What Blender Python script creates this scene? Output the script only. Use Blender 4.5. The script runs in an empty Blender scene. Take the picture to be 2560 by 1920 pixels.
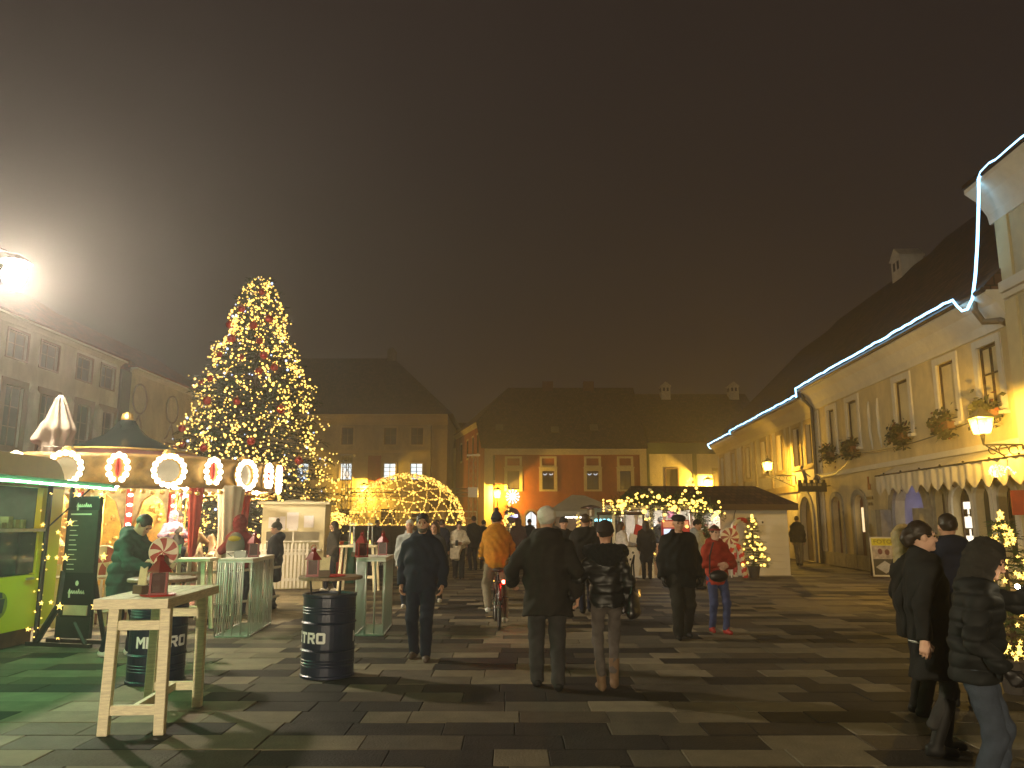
import bpy, math, random
import numpy as np
from mathutils import Vector, Matrix
S = bpy.context.scene
C = S.collection
R = math.radians
rnd = random.Random(7)

# ------------------------------------------------------------------ camera, night sky, exposure
cam_data = bpy.data.cameras.new("camera")
cam = bpy.data.objects.new("camera", cam_data)
C.objects.link(cam)
cam.location = (0, 0, 1.66)
cam.rotation_euler = (R(90 + 10.03), 0, 0)
cam_data.sensor_width = 36.0
cam_data.lens = 27.42
cam_data.clip_end = 600
S.camera = cam

world = bpy.data.worlds.new("World")
S.world = world
world.use_nodes = True
bg = world.node_tree.nodes["Background"]
wn = world.node_tree.nodes                                 # town glow in low, slightly uneven winter cloud
w_tc, w_nz, w_rp = wn.new("ShaderNodeTexCoord"), wn.new("ShaderNodeTexNoise"), wn.new("ShaderNodeValToRGB")
w_nz.inputs["Scale"].default_value = 2.2
w_nz.inputs["Detail"].default_value = 5
w_rp.color_ramp.elements[0].position = .3
w_rp.color_ramp.elements[1].position = .75
w_rp.color_ramp.elements[0].color = (.55, .375, .29, 1)
w_rp.color_ramp.elements[1].color = (.70, .47, .36, 1)
world.node_tree.links.new(w_tc.outputs["Generated"], w_nz.inputs["Vector"])
world.node_tree.links.new(w_nz.outputs["Fac"], w_rp.inputs[0])
world.node_tree.links.new(w_rp.outputs[0], bg.inputs[0])
bg.inputs[1].default_value = 0.037
S.view_settings.view_transform = 'Standard'
S.view_settings.look = 'None'
S.view_settings.exposure = 0
S.view_settings.gamma = 1
S.view_settings.use_curve_mapping = False
S.cycles.use_denoising = True
S.cycles.max_bounces = 6
S.cycles.diffuse_bounces = 3
S.cycles.glossy_bounces = 2
S.cycles.transmission_bounces = 3
S.cycles.transparent_max_bounces = 12
S.cycles.volume_bounces = 0
S.cycles.sample_clamp_indirect = 3.0
S.cycles.use_light_tree = True
S.cycles.caustics_reflective = False
S.cycles.caustics_refractive = False

# ------------------------------------------------------------------ materials
MATS = {}
def mat(name, col=(.5, .5, .5), rough=.75, metal=0., var=.18, scale=6., bump=0., bscale=60., emit=0., spec=.4,
        stain=0., alpha=1., sample=None, ecol=None, grain=None, world_pos=False, wet=0.):
    if name in MATS:
        return MATS[name]
    m = bpy.data.materials.new(name)
    m.use_nodes = True
    nt = m.node_tree
    N, L = nt.nodes, nt.links
    b = N["Principled BSDF"]
    b.inputs["Roughness"].default_value = rough
    b.inputs["Metallic"].default_value = metal
    b.inputs["Specular IOR Level"].default_value = spec
    b.inputs["Alpha"].default_value = alpha
    tc = N.new("ShaderNodeNewGeometry" if world_pos else "ShaderNodeTexCoord")
    OBJ = "Position" if world_pos else "Object"
    nz = N.new("ShaderNodeTexNoise")
    nz.inputs["Scale"].default_value = scale
    nz.inputs["Detail"].default_value = 4
    if grain:
        mp = N.new("ShaderNodeMapping")
        mp.inputs["Scale"].default_value = grain
        L.new(tc.outputs[OBJ], mp.inputs[0])
        L.new(mp.outputs[0], nz.inputs["Vector"])
    else:
        L.new(tc.outputs[OBJ], nz.inputs["Vector"])
    rp = N.new("ShaderNodeValToRGB")
    rp.color_ramp.elements[0].position = .3
    rp.color_ramp.elements[1].position = .72
    rp.color_ramp.elements[0].color = tuple(max(0, c * (1 - var)) for c in col) + (1,)
    rp.color_ramp.elements[1].color = tuple(min(1, c * (1 + var)) for c in col) + (1,)
    L.new(nz.outputs["Fac"], rp.inputs[0])
    out = rp.outputs[0]
    if stain:
        n2 = N.new("ShaderNodeTexNoise")
        n2.inputs["Scale"].default_value = .45
        n2.inputs["Detail"].default_value = 6
        n2.inputs["Roughness"].default_value = .65
        m2 = N.new("ShaderNodeMapping")
        m2.inputs["Scale"].default_value = (1, 1, 1) if world_pos else (1.5, 1.5, .5)
        L.new(tc.outputs[OBJ], m2.inputs[0])
        L.new(m2.outputs[0], n2.inputs["Vector"])
        r2 = N.new("ShaderNodeValToRGB")
        r2.color_ramp.elements[0].position = .35
        r2.color_ramp.elements[1].position = .6
        r2.color_ramp.elements[0].color = (1 - stain, 1 - stain, 1 - stain, 1)
        r2.color_ramp.elements[1].color = (1, 1, 1, 1)
        L.new(n2.outputs["Fac"], r2.inputs[0])
        mx = N.new("ShaderNodeMix")
        mx.data_type = 'RGBA'
        mx.blend_type = 'MULTIPLY'
        mx.inputs["Factor"].default_value = 1
        L.new(out, mx.inputs["A"])
        L.new(r2.outputs[0], mx.inputs["B"])
        out = mx.outputs["Result"]
        if wet:
            mr = N.new("ShaderNodeMapRange")
            mr.inputs["From Min"].default_value = .35
            mr.inputs["From Max"].default_value = .62
            mr.inputs["To Min"].default_value = rough - wet
            mr.inputs["To Max"].default_value = rough + .12
            L.new(n2.outputs["Fac"], mr.inputs["Value"])
            L.new(mr.outputs[0], b.inputs["Roughness"])
    L.new(out, b.inputs["Base Color"])
    if bump:
        n3 = N.new("ShaderNodeTexNoise")
        n3.inputs["Scale"].default_value = bscale
        n3.inputs["Detail"].default_value = 5
        L.new(tc.outputs[OBJ], n3.inputs["Vector"])
        bm_ = N.new("ShaderNodeBump")
        bm_.inputs["Strength"].default_value = bump
        bm_.inputs["Distance"].default_value = .02
        L.new(n3.outputs["Fac"], bm_.inputs["Height"])
        L.new(bm_.outputs[0], b.inputs["Normal"])
    if emit:
        b.inputs["Emission Color"].default_value = tuple(ecol or col) + (1,)
        b.inputs["Emission Strength"].default_value = emit
        m.cycles.emission_sampling = sample or 'AUTO'
    elif sample:
        m.cycles.emission_sampling = sample
    MATS[name] = m
    return m

def tile_mat(name, col, sx, sz):
    """Roof tiles too far and dark to pick apart: courses as relief."""
    m = mat(name, col, .8, var=.35, scale=3)
    nt = m.node_tree
    N, L = nt.nodes, nt.links
    tc = N.new("ShaderNodeTexCoord")
    br = N.new("ShaderNodeTexBrick")
    br.inputs["Scale"].default_value = 1
    br.inputs["Brick Width"].default_value = sx
    br.inputs["Row Height"].default_value = sz
    br.inputs["Mortar Size"].default_value = .02
    L.new(tc.outputs["UV"], br.inputs["Vector"])
    br.inputs["Color1"].default_value = (.55, .55, .55, 1)
    br.inputs["Color2"].default_value = (1.5, 1.4, 1.3, 1)
    br.inputs["Mortar"].default_value = (.25, .25, .25, 1)
    mx = N.new("ShaderNodeMix")
    mx.data_type = 'RGBA'
    mx.blend_type = 'MULTIPLY'
    mx.inputs["Factor"].default_value = 1
    src = N["Principled BSDF"].inputs["Base Color"].links[0].from_socket
    L.new(src, mx.inputs["A"])
    L.new(br.outputs["Color"], mx.inputs["B"])
    L.new(mx.outputs["Result"], N["Principled BSDF"].inputs["Base Color"])
    bp = N.new("ShaderNodeBump")
    bp.inputs["Strength"].default_value = .8
    bp.inputs["Distance"].default_value = .05
    L.new(br.outputs["Fac"], bp.inputs["Height"])
    bp.invert = True
    L.new(bp.outputs[0], N["Principled BSDF"].inputs["Normal"])
    return m

def glow(name, col, strength, sample='AUTO'):
    return mat(name, (0.6, 0.55, 0.45), .4, emit=strength, ecol=col, sample=sample, var=.05)

# ------------------------------------------------------------------ mesh building
class MB:
    def __init__(s):
        s.v, s.f, s.mi, s.cur = [], [], [], 0
    def add(s, vs, fs):
        o = len(s.v)
        s.v.extend([tuple(p) for p in vs])
        s.f.extend([tuple(i + o for i in f) for f in fs])
        s.mi.extend([s.cur] * len(fs))
        return s
    def box(s, c, d, rz=0., ry=0., rx=0.):
        x, y, z = d[0] / 2, d[1] / 2, d[2] / 2
        vs = [Vector(p) for p in [(-x, -y, -z), (x, -y, -z), (x, y, -z), (-x, y, -z), (-x, -y, z), (x, -y, z), (x, y, z), (-x, y, z)]]
        if rz or ry or rx:
            m = Matrix.Rotation(rz, 3, 'Z') @ Matrix.Rotation(ry, 3, 'Y') @ Matrix.Rotation(rx, 3, 'X')
            vs = [m @ p for p in vs]
        c = Vector(c)
        return s.add([p + c for p in vs], [(0, 3, 2, 1), (4, 5, 6, 7), (0, 1, 5, 4), (1, 2, 6, 5), (2, 3, 7, 6), (3, 0, 4, 7)])
    def b2(s, x0, x1, y0, y1, z0, z1):
        return s.box(((x0 + x1) / 2, (y0 + y1) / 2, (z0 + z1) / 2), (abs(x1 - x0), abs(y1 - y0), abs(z1 - z0)))
    def cyl(s, a, b, r0, r1=None, n=10, caps=True):
        r1 = r0 if r1 is None else r1
        a, b = Vector(a), Vector(b)
        d = (b - a).normalized()
        u = d.orthogonal().normalized()
        w = d.cross(u)
        vs = []
        for p, r in ((a, r0), (b, r1)):
            for i in range(n):
                t = 2 * math.pi * i / n
                vs.append(p + (u * math.cos(t) + w * math.sin(t)) * r)
        fs = [(i, (i + 1) % n, n + (i + 1) % n, n + i) for i in range(n)]
        if caps:
            fs += [tuple(range(n - 1, -1, -1)), tuple(range(n, 2 * n))]
        return s.add(vs, fs)
    def tube(s, pts, r, n=6):
        pts = [Vector(p) for p in pts]
        k = len(pts)
        vs, fs = [], []
        u = None
        for i, p in enumerate(pts):
            d = (pts[min(i + 1, k - 1)] - pts[max(i - 1, 0)])
            d = d.normalized() if d.length > 1e-9 else Vector((0, 0, 1))
            if u is None:
                u = d.orthogonal().normalized()
            u = (u - d * u.dot(d))
            u = u.normalized() if u.length > 1e-6 else d.orthogonal().normalized()
            w = d.cross(u)
            rr = r[i] if isinstance(r, (list, tuple)) else r
            for j in range(n):
                t = 2 * math.pi * j / n
                vs.append(p + (u * math.cos(t) + w * math.sin(t)) * rr)
        for i in range(k - 1):
            for j in range(n):
                fs.append((i * n + j, i * n + (j + 1) % n, (i + 1) * n + (j + 1) % n, (i + 1) * n + j))
        fs += [tuple(range(n - 1, -1, -1)), tuple(range((k - 1) * n, k * n))]
        return s.add(vs, fs)
    def lathe(s, prof, n=20, c=(0, 0, 0), cap=True):
        vs, fs = [], []
        for r, z in prof:
            for i in range(n):
                t = 2 * math.pi * i / n
                vs.append((c[0] + r * math.cos(t), c[1] + r * math.sin(t), c[2] + z))
        for k in range(len(prof) - 1):
            for i in range(n):
                fs.append((k * n + i, k * n + (i + 1) % n, (k + 1) * n + (i + 1) % n, (k + 1) * n + i))
        if cap:
            fs += [tuple(range(n - 1, -1, -1)), tuple(range((len(prof) - 1) * n, len(prof) * n))]
        return s.add(vs, fs)
    def sph(s, c, r, n=8, m=5, sc=(1, 1, 1)):
        prof = [(r * math.sin(math.pi * i / m), -r * math.cos(math.pi * i / m)) for i in range(m + 1)]
        vs = [(c[0], c[1], c[2] - r * sc[2])]
        for p, z in prof[1:-1]:
            for i in range(n):
                t = 2 * math.pi * i / n
                vs.append((c[0] + p * math.cos(t) * sc[0], c[1] + p * math.sin(t) * sc[1], c[2] + z * sc[2]))
        vs.append((c[0], c[1], c[2] + r * sc[2]))
        fs = [(0, 1 + (i + 1) % n, 1 + i) for i in range(n)]
        for k in range(m - 2):
            for i in range(n):
                a = 1 + k * n
                fs.append((a + i, a + (i + 1) % n, a + n + (i + 1) % n, a + n + i))
        a = 1 + (m - 2) * n
        fs += [(a + i, a + (i + 1) % n, len(vs) - 1) for i in range(n)]
        return s.add(vs, fs)
    def prism(s, poly, a, b, axis='y'):
        """polygon (2D) extruded from a to b along axis."""
        def P(p, t):
            return {'y': (p[0], t, p[1]), 'x': (t, p[0], p[1]), 'z': (p[0], p[1], t)}[axis]
        n = len(poly)
        vs = [P(p, a) for p in poly] + [P(p, b) for p in poly]
        return s.add(vs, [tuple(range(n - 1, -1, -1)), tuple(range(n, 2 * n))] + [(i, (i + 1) % n, n + (i + 1) % n, n + i) for i in range(n)])
    def quad(s, *p):
        return s.add(p, [tuple(range(len(p)))])
    def mesh(s, name, mats, smooth=False, fix=True, bevel=0):
        me = bpy.data.meshes.new(name)
        me.from_pydata(s.v, [], s.f)
        for m in (mats if isinstance(mats, (list, tuple)) else [mats]):
            me.materials.append(m)
        if any(s.mi):
            me.polygons.foreach_set("material_index", s.mi)
        if fix:
            import bmesh
            b = bmesh.new()
            b.from_mesh(me)
            bmesh.ops.recalc_face_normals(b, faces=b.faces)
            if bevel:
                bmesh.ops.bevel(b, geom=list(b.edges), offset=bevel, segments=1, affect='EDGES', clamp_overlap=True)
            b.to_mesh(me)
            b.free()
        if smooth:
            me.polygons.foreach_set("use_smooth", [True] * len(me.polygons))
            me.update()
        me.update()
        return me
    def obj(s, name, mats, parent=None, smooth=False, loc=None, rz=0, fix=True, bevel=0, kind=None):
        return link(name, s.mesh(name, mats, smooth, fix, bevel), parent, loc, rz, kind)

def link(name, me, parent=None, loc=None, rz=0, kind=None):
    o = bpy.data.objects.new(name, me)
    C.objects.link(o)
    if parent is not None:
        o.parent = parent
    if loc is not None:
        o.location = loc
    if rz:
        o.rotation_euler = (0, 0, rz)
    if kind:
        o["kind"] = kind
    return o

def tag(o, label, cat=None, group=None, kind=None):
    o["label"] = label
    if cat:
        o["category"] = cat
    if group:
        o["group"] = group
    if kind:
        o["kind"] = kind
    return o

def thing(name, label, cat, loc=(0, 0, 0), rz=0., group=None):
    o = bpy.data.objects.new(name, None)
    C.objects.link(o)
    o.empty_display_size = .2
    o.location = loc
    o.rotation_euler = (0, 0, rz)
    return tag(o, label, cat, group)

def dup(o, label, loc, rz=0., group=None):
    """copy of a thing with its parts and sub-parts, mesh data shared"""
    r = o.copy()
    C.objects.link(r)
    r.location = loc
    r.rotation_euler = (0, 0, rz)
    r["label"] = label
    if group:
        r["group"] = group
    for ch in list(o.children):
        c = ch.copy()
        C.objects.link(c)
        c.parent = r
        for g_ in list(ch.children):
            d = g_.copy()
            C.objects.link(d)
            d.parent = c
    return r

_TEXT = {}
def text_geo(txt, size=1., shear=0., bold=0.):
    key = (txt, size, shear, bold)
    if key not in _TEXT:
        cu = bpy.data.curves.new("lettering", 'FONT')
        cu.body = txt
        cu.size = size
        cu.shear = shear
        cu.offset = bold
        cu.align_x = 'CENTER'
        cu.align_y = 'CENTER'
        cu.resolution_u = 3
        o = bpy.data.objects.new("lettering", cu)
        C.objects.link(o)
        me = o.evaluated_get(bpy.context.evaluated_depsgraph_get()).to_mesh()
        _TEXT[key] = ([tuple(v.co) for v in me.vertices], [tuple(p.vertices) for p in me.polygons])
        bpy.data.objects.remove(o)
        bpy.data.curves.remove(cu)
    return _TEXT[key]
for t_ in (("METRO", .17, 0, .0015), ("FOTO", .17, 0, .002), ("le", .3, 0, .01), ("Z", .12, 0, .006)):
    text_geo(*t_)

# ------------------------------------------------------------------ implicit bodies (smooth-blended, meshed by surface nets)
class Field:
    def __init__(s, lo, hi, h):
        s.h = h
        s.lo = np.array(lo, np.float32)
        n = np.ceil((np.array(hi) - np.array(lo)) / h).astype(int) + 2
        s.n = n
        s.ax = [s.lo[i] + h * np.arange(n[i], dtype=np.float32) for i in range(3)]
        s.D = np.full(n, 9., np.float32)
    def _sl(s, lo, hi):
        a = np.clip(np.floor((np.array(lo) - s.lo) / s.h).astype(int), 0, s.n)
        b = np.clip(np.ceil((np.array(hi) - s.lo) / s.h).astype(int) + 1, 0, s.n)
        sl = tuple(slice(a[i], b[i]) for i in range(3))
        if any(a[i] >= b[i] for i in range(3)):
            return None, None
        g = (s.ax[0][sl[0]][:, None, None], s.ax[1][sl[1]][None, :, None], s.ax[2][sl[2]][None, None, :])
        return sl, g
    def _un(s, sl, d, k, sub=False):
        if sub:
            s.D[sl] = np.maximum(s.D[sl], -d)
            return
        a = s.D[sl]
        hh = np.clip(.5 + .5 * (d - a) / k, 0, 1)
        s.D[sl] = d * (1 - hh) + a * hh - k * hh * (1 - hh)
    def cap(s, a, b, ra, rb=None, k=.03, sub=False, sc=None):
        rb = ra if rb is None else rb
        a, b = np.array(a, np.float32), np.array(b, np.float32)
        m = max(ra, rb) * (max(sc) if sc else 1) + 2 * k + 3 * s.h
        sl, g = s._sl(np.minimum(a, b) - m, np.maximum(a, b) + m)
        if sl is None:
            return s
        d = b - a
        L = max(float(d @ d), 1e-9)
        px, py, pz = g[0] - a[0], g[1] - a[1], g[2] - a[2]
        t = np.clip((px * d[0] + py * d[1] + pz * d[2]) / L, 0, 1)
        qx, qy, qz = px - t * d[0], py - t * d[1], pz - t * d[2]
        if sc:
            qx, qy, qz = qx / sc[0], qy / sc[1], qz / sc[2]
        dist = np.sqrt(qx * qx + qy * qy + qz * qz) - (ra + (rb - ra) * t)
        s._un(sl, dist, k, sub)
        return s
    def ell(s, c, r, k=.03, rx=0., rz=0., sub=False):
        m = max(r) + 2 * k + 3 * s.h
        sl, g = s._sl(np.array(c) - m, np.array(c) + m)
        if sl is None:
            return s
        x, y, z = g[0] - c[0], g[1] - c[1], g[2] - c[2]
        if rz:
            co, si = math.cos(-rz), math.sin(-rz)
            x, y = x * co - y * si, x * si + y * co
        if rx:
            co, si = math.cos(-rx), math.sin(-rx)
            y, z = y * co - z * si, y * si + z * co
        q = np.sqrt((x / r[0]) ** 2 + (y / r[1]) ** 2 + (z / r[2]) ** 2)
        s._un(sl, (q - 1) * min(r), k, sub)
        return s
    def cut(s, p, nrm):
        """remove the side the normal points to"""
        nrm = np.array(nrm, np.float32)
        d = (s.ax[0][:, None, None] - p[0]) * nrm[0] + (s.ax[1][None, :, None] - p[1]) * nrm[1] + (s.ax[2][None, None, :] - p[2]) * nrm[2]
        s.D = np.maximum(s.D, d)
        return s
    def fold(s, amp, fn):
        s.D = s.D + amp * fn(s.ax[0][:, None, None], s.ax[1][None, :, None], s.ax[2][None, None, :])
        return s
    def mesh(s):
        D = s.D
        for ax in range(3):                                   # close at the borders
            for e in (0, -1):
                sl = [slice(None)] * 3
                sl[ax] = e
                D[tuple(sl)] = np.maximum(D[tuple(sl)], .01)
        neg = D < 0
        nx, ny, nz = D.shape
        cnt = np.zeros((nx - 1, ny - 1, nz - 1), np.int8)
        for i in (0, 1):
            for j in (0, 1):
                for k in (0, 1):
                    cnt += neg[i:nx - 1 + i, j:ny - 1 + j, k:nz - 1 + k]
        act = np.argwhere((cnt > 0) & (cnt < 8))
        if not len(act):
            return np.zeros((0, 3)), np.zeros((0, 4), int)
        idx = np.full(cnt.shape, -1, np.int64)
        idx[tuple(act.T)] = np.arange(len(act))
        acc = np.zeros((len(act), 3))
        num = np.zeros(len(act))
        co = [(i, j, k) for i in (0, 1) for j in (0, 1) for k in (0, 1)]
        vals = {c: D[act[:, 0] + c[0], act[:, 1] + c[1], act[:, 2] + c[2]] for c in co}
        for a in co:
            for ax in range(3):
                if a[ax]:
                    continue
                b = tuple(1 if q == ax else a[q] for q in range(3))
                va, vb = vals[a], vals[b]
                x = (va < 0) != (vb < 0)
                t = np.where(x, va / np.where(x, va - vb, 1), 0)
                for q in range(3):
                    acc[:, q] += np.where(x, a[q] + (t if q == ax else 0), 0)
                num += x
        V = (act + acc / num[:, None]) * s.h + s.lo
        Q = []
        for ax in range(3):
            u, w = [(1, 2), (2, 0), (0, 1)][ax]
            a0 = [slice(None)] * 3
            a1 = [slice(None)] * 3
            a0[ax], a1[ax] = slice(0, -1), slice(1, None)
            A, B = neg[tuple(a0)], neg[tuple(a1)]
            for flip in (False, True):
                p = np.argwhere((A & ~B) if not flip else (~A & B))
                p = p[(p[:, u] > 0) & (p[:, w] > 0)]
                if not len(p):
                    continue
                def I(du, dw):
                    q = p.copy()
                    q[:, u] -= du
                    q[:, w] -= dw
                    return idx[q[:, 0], q[:, 1], q[:, 2]]
                q4 = np.stack([I(1, 1), I(0, 1), I(0, 0), I(1, 0)], 1)
                Q.append(q4[:, ::-1] if flip else q4)
        Q = np.concatenate(Q)
        return V, Q[(Q >= 0).all(1)]

def np_mesh(name, parts, material):
    vs, fs, o = [], [], 0
    for V, Q in parts:
        vs.append(np.asarray(V, np.float32))
        fs.append(np.asarray(Q) + o)
        o += len(V)
    V = np.concatenate(vs)
    F = np.concatenate(fs).astype(np.int32)
    me = bpy.data.meshes.new(name)
    k = F.shape[1]
    me.vertices.add(len(V))
    me.vertices.foreach_set("co", V.ravel())
    me.loops.add(F.size)
    me.loops.foreach_set("vertex_index", F.ravel())
    me.polygons.add(len(F))
    me.polygons.foreach_set("loop_start", np.arange(0, F.size, k, dtype=np.int32))
    me.polygons.foreach_set("use_smooth", np.ones(len(F), bool))
    me.update(calc_edges=True)
    me.validate()
    me.materials.append(material)
    return me

# ------------------------------------------------------------------ shared materials
plaster_yellow = mat("plaster_yellow", (.72, .59, .33), .9, var=.08, scale=3, bump=.25, bscale=30, stain=.38)
plaster_pale = mat("plaster_pale", (.72, .64, .46), .9, var=.07, scale=3, bump=.2, bscale=30, stain=.32)
plaster_white = mat("plaster_white", (.70, .66, .57), .9, var=.06, scale=3, bump=.2, bscale=30, stain=.34)
plaster_cream = mat("plaster_cream", (.62, .55, .36), .9, var=.08, scale=3, bump=.2, bscale=30, stain=.34)
plaster_orange = mat("plaster_orange", (.42, .125, .03), .9, var=.1, scale=3, bump=.2, bscale=30, stain=.38)
stucco_trim = mat("stucco_trim", (.72, .68, .58), .85, var=.05, scale=5, bump=.15, bscale=25, stain=.15)
trim_ochre = mat("trim_ochre", (.48, .36, .16), .85, var=.08, scale=5, stain=.15)
trim_cream = mat("trim_cream", (.66, .57, .34), .85, var=.06, scale=5, stain=.12)
trim_green = mat("trim_green", (.11, .14, .06), .85, var=.1, scale=5, stain=.15)
trim_brown = mat("trim_brown", (.30, .19, .11), .85, var=.1, scale=5, stain=.2)
wood_dark = mat("wood_dark", (.055, .032, .018), .6, var=.3, scale=5, grain=(2, 2, 12))
wood_red = mat("wood_red", (.16, .03, .022), .5, var=.25, scale=5, grain=(2, 2, 12))
wood_raw = mat("wood_raw", (.88, .79, .56), .6, var=.16, scale=4, grain=(3, 3, 26), bump=.12, bscale=30)
wood_white = mat("wood_white", (.66, .62, .52), .55, var=.07, scale=5, stain=.1)
stone_grey = mat("stone_grey", (.36, .33, .27), .85, var=.2, scale=5, bump=.4, bscale=18, stain=.3)
statue_stone = mat("statue_stone", (.62, .56, .48), .85, var=.12, scale=4, bump=.3, bscale=18, stain=.2)
glass_dark = mat("glass_dark", (.025, .024, .022), .08, var=.2, spec=.6)
glass_grey = mat("glass_grey", (.09, .08, .065), .12, var=.35, scale=1.2, spec=.6)
curtain_glass = mat("curtain_glass", (.66, .56, .33), .4, var=.25, scale=1.0, spec=.4)
lit_white = glow("lit_white", (.82, .95, 1.0), 1.5, 'NONE')
lit_warm = glow("lit_warm", (1., .72, .38), 1.3, 'NONE')
shop_light = glow("shop_light", (.95, .85, .68), 1.6)
iron = mat("iron", (.025, .023, .021), .5, metal=.6, var=.3)
pipe_metal = mat("pipe_metal", (.06, .05, .04), .45, metal=.5, var=.3, scale=4)
pipe_grey = mat("pipe_grey", (.20, .16, .11), .5, metal=.4, var=.3, scale=4)
steel = mat("steel", (.5, .5, .5), .3, metal=1., var=.1)
alu_truss = mat("alu_truss", (.45, .42, .36), .45, metal=.7, var=.1)
white_steel = mat("white_steel", (.74, .74, .70), .35, var=.04, stain=.1)
gold = mat("gold", (.72, .45, .12), .35, metal=.75, var=.3, scale=9, bump=.5, bscale=14)
gold_panel = mat("gold_panel", (.34, .21, .06), .5, metal=.3, var=.45, scale=5, bump=.6, bscale=12)
red_paint = mat("red_paint", (.52, .028, .02), .4, var=.15, scale=8)
red_dull = mat("red_dull", (.34, .05, .03), .5, var=.2, scale=8)
white_paint = mat("white_paint", (.76, .73, .66), .5, var=.05)
ivory = mat("ivory", (.70, .63, .46), .5, var=.06)
paper = mat("paper", (.74, .70, .72), .8, var=.06, scale=3)
paper_warm = mat("paper_warm", (.76, .66, .40), .8, var=.12, scale=20)
black_plastic = mat("black_plastic", (.010, .010, .010), .5, var=.25)
black_print = mat("black_print", (.02, .02, .02), .7, var=.2)
navy_metal = mat("navy_metal", (.010, .015, .040), .36, metal=.2, var=.25, scale=5, spec=.6)
white_print = mat("white_print", (.78, .78, .76), .6, var=.04)
bulb_warm = glow("bulb_warm", (1., .60, .10), 3.0, 'NONE')
bulb_cool = glow("bulb_cool", (.36, .55, 1.), 2.4, 'NONE')
bulb_amber = glow("bulb_amber", (1., .56, .09), 3.0, 'NONE')
bulb_white = glow("bulb_white", (1., .83, .58), 9., 'AUTO')
led_blue = glow("led_blue", (.26, .64, 1.), 5.5, 'AUTO')
bulb_hot = glow("bulb_hot", (1., .78, .45), 420., 'AUTO')
led_green = glow("led_green", (.26, 1., .42), 300., 'AUTO')
lantern_glass = mat("lantern_glass", (.6, .45, .2), .4, emit=2.6, ecol=(1., .50, .035), sample='NONE', alpha=.35)
lantern_far = mat("lantern_far", (.6, .45, .2), .4, emit=2.6, ecol=(1., .50, .035), sample='NONE', alpha=.35)
street_glass = glow("street_glass", (1., .84, .64), 1850., 'AUTO')
rear_glass = glow("rear_glass", (1., .81, .52), 3600., 'AUTO')
needle_green = mat("needle_green", (.020, .040, .011), .7, var=.45, scale=2.5)
needle_fresh = mat("needle_fresh", (.045, .075, .022), .7, var=.4, scale=4)
bark = mat("bark", (.07, .045, .03), .9, var=.3, scale=12, bump=.5)
roof_brown = tile_mat("roof_brown", (.085, .045, .028), .2, .3)
roof_red = tile_mat("roof_red", (.30, .075, .035), .2, .3)

def roof_uv(me):
    uv = me.uv_layers.new(name="UVMap")
    for p in me.polygons:
        n = p.normal
        hd = Vector((0, 0, 1)).cross(n)
        hd = hd.normalized() if hd.length > 1e-4 else Vector((1, 0, 0))
        sd = n.cross(hd)
        for li in p.loop_indices:
            co = me.vertices[me.loops[li].vertex_index].co
            uv.data[li].uv = (co.dot(hd), co.dot(sd))
    return me

# ------------------------------------------------------------------ ground and paving
ground_m = mat("ground_stone", (.17, .15, .115), .6, var=.35, scale=.8, bump=.3, bscale=6, stain=.3)
g = MB()
g.quad((-200, -60, -.07), (200, -60, -.07), (200, 260, -.07), (-200, 260, -.07))
ground = g.obj("ground", ground_m, kind='structure')
ground["label"] = "stone ground of the market square"

slab_tones = [mat("slab_light", (.255, .215, .145), .72, var=.14, scale=5, bump=.5, bscale=45, stain=.42, spec=.22, world_pos=True, wet=.12),
              mat("slab_sand", (.19, .16, .105), .72, var=.16, scale=5, bump=.5, bscale=45, stain=.42, spec=.22, world_pos=True, wet=.12),
              mat("slab_grey", (.11, .095, .068), .72, var=.16, scale=5, bump=.5, bscale=45, stain=.42, spec=.22, world_pos=True, wet=.12),
              mat("slab_brown", (.085, .066, .045), .72, var=.16, scale=5, bump=.5, bscale=45, stain=.42, spec=.22, world_pos=True, wet=.12),
              mat("slab_black", (.027, .023, .019), .72, var=.2, scale=5, bump=.5, bscale=45, stain=.3, spec=.22, world_pos=True, wet=.1)]
ROW = .395
slab_rows = []
rs = random.Random(12)
def tone_at(x, y):
    n = math.sin(x * .55 + 1.3 * math.sin(y * .41)) + math.sin(y * .77 - x * .21 + 2)
    p = rs.random()
    dark = .12 + .20 * (n > .2) + .17 * (abs(x - 1) < 4.5 and y < 17)
    if p < dark:
        return 4
    return rs.choices([0, 1, 2, 3], [.8, 2.3, 1.7, 1.1])[0]
y = 3.4
while y < 47:
    lim = 5 + .74 * y
    x = -lim - rs.random() * .5
    xr = min(lim, 10.3 + .05 * y)
    while x < xr:
        w = rs.choice([.40, .58, .58, .77, .77, .95])
        slab_rows.append((x + w / 2, y + ROW / 2, w, tone_at(x, y)))
        x += w
    y += ROW
pavement = g = MB()
g.quad((-42, 3.2, -.035), (39, 3.2, -.035), (39, 47.2, -.035), (-42, 47.2, -.035))
pavement = g.obj("pavement", mat("joint_grit", (.035, .03, .024), .9, var=.3, scale=30), kind='structure')
pavement["label"] = "square paved in light and dark stone slabs laid in rows"
def shows(sl):
    return sl[0] / max(sl[1], .1)
vis = [s_ for s_ in slab_rows if abs(s_[0]) < .69 * (s_[1] + .5) and s_[1] > 4.9]
vis.sort(key=lambda s_: s_[1] + .02 * abs(s_[0]))
near = set(id(s_) for s_ in vis[:300])
slab_mesh = {}
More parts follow.
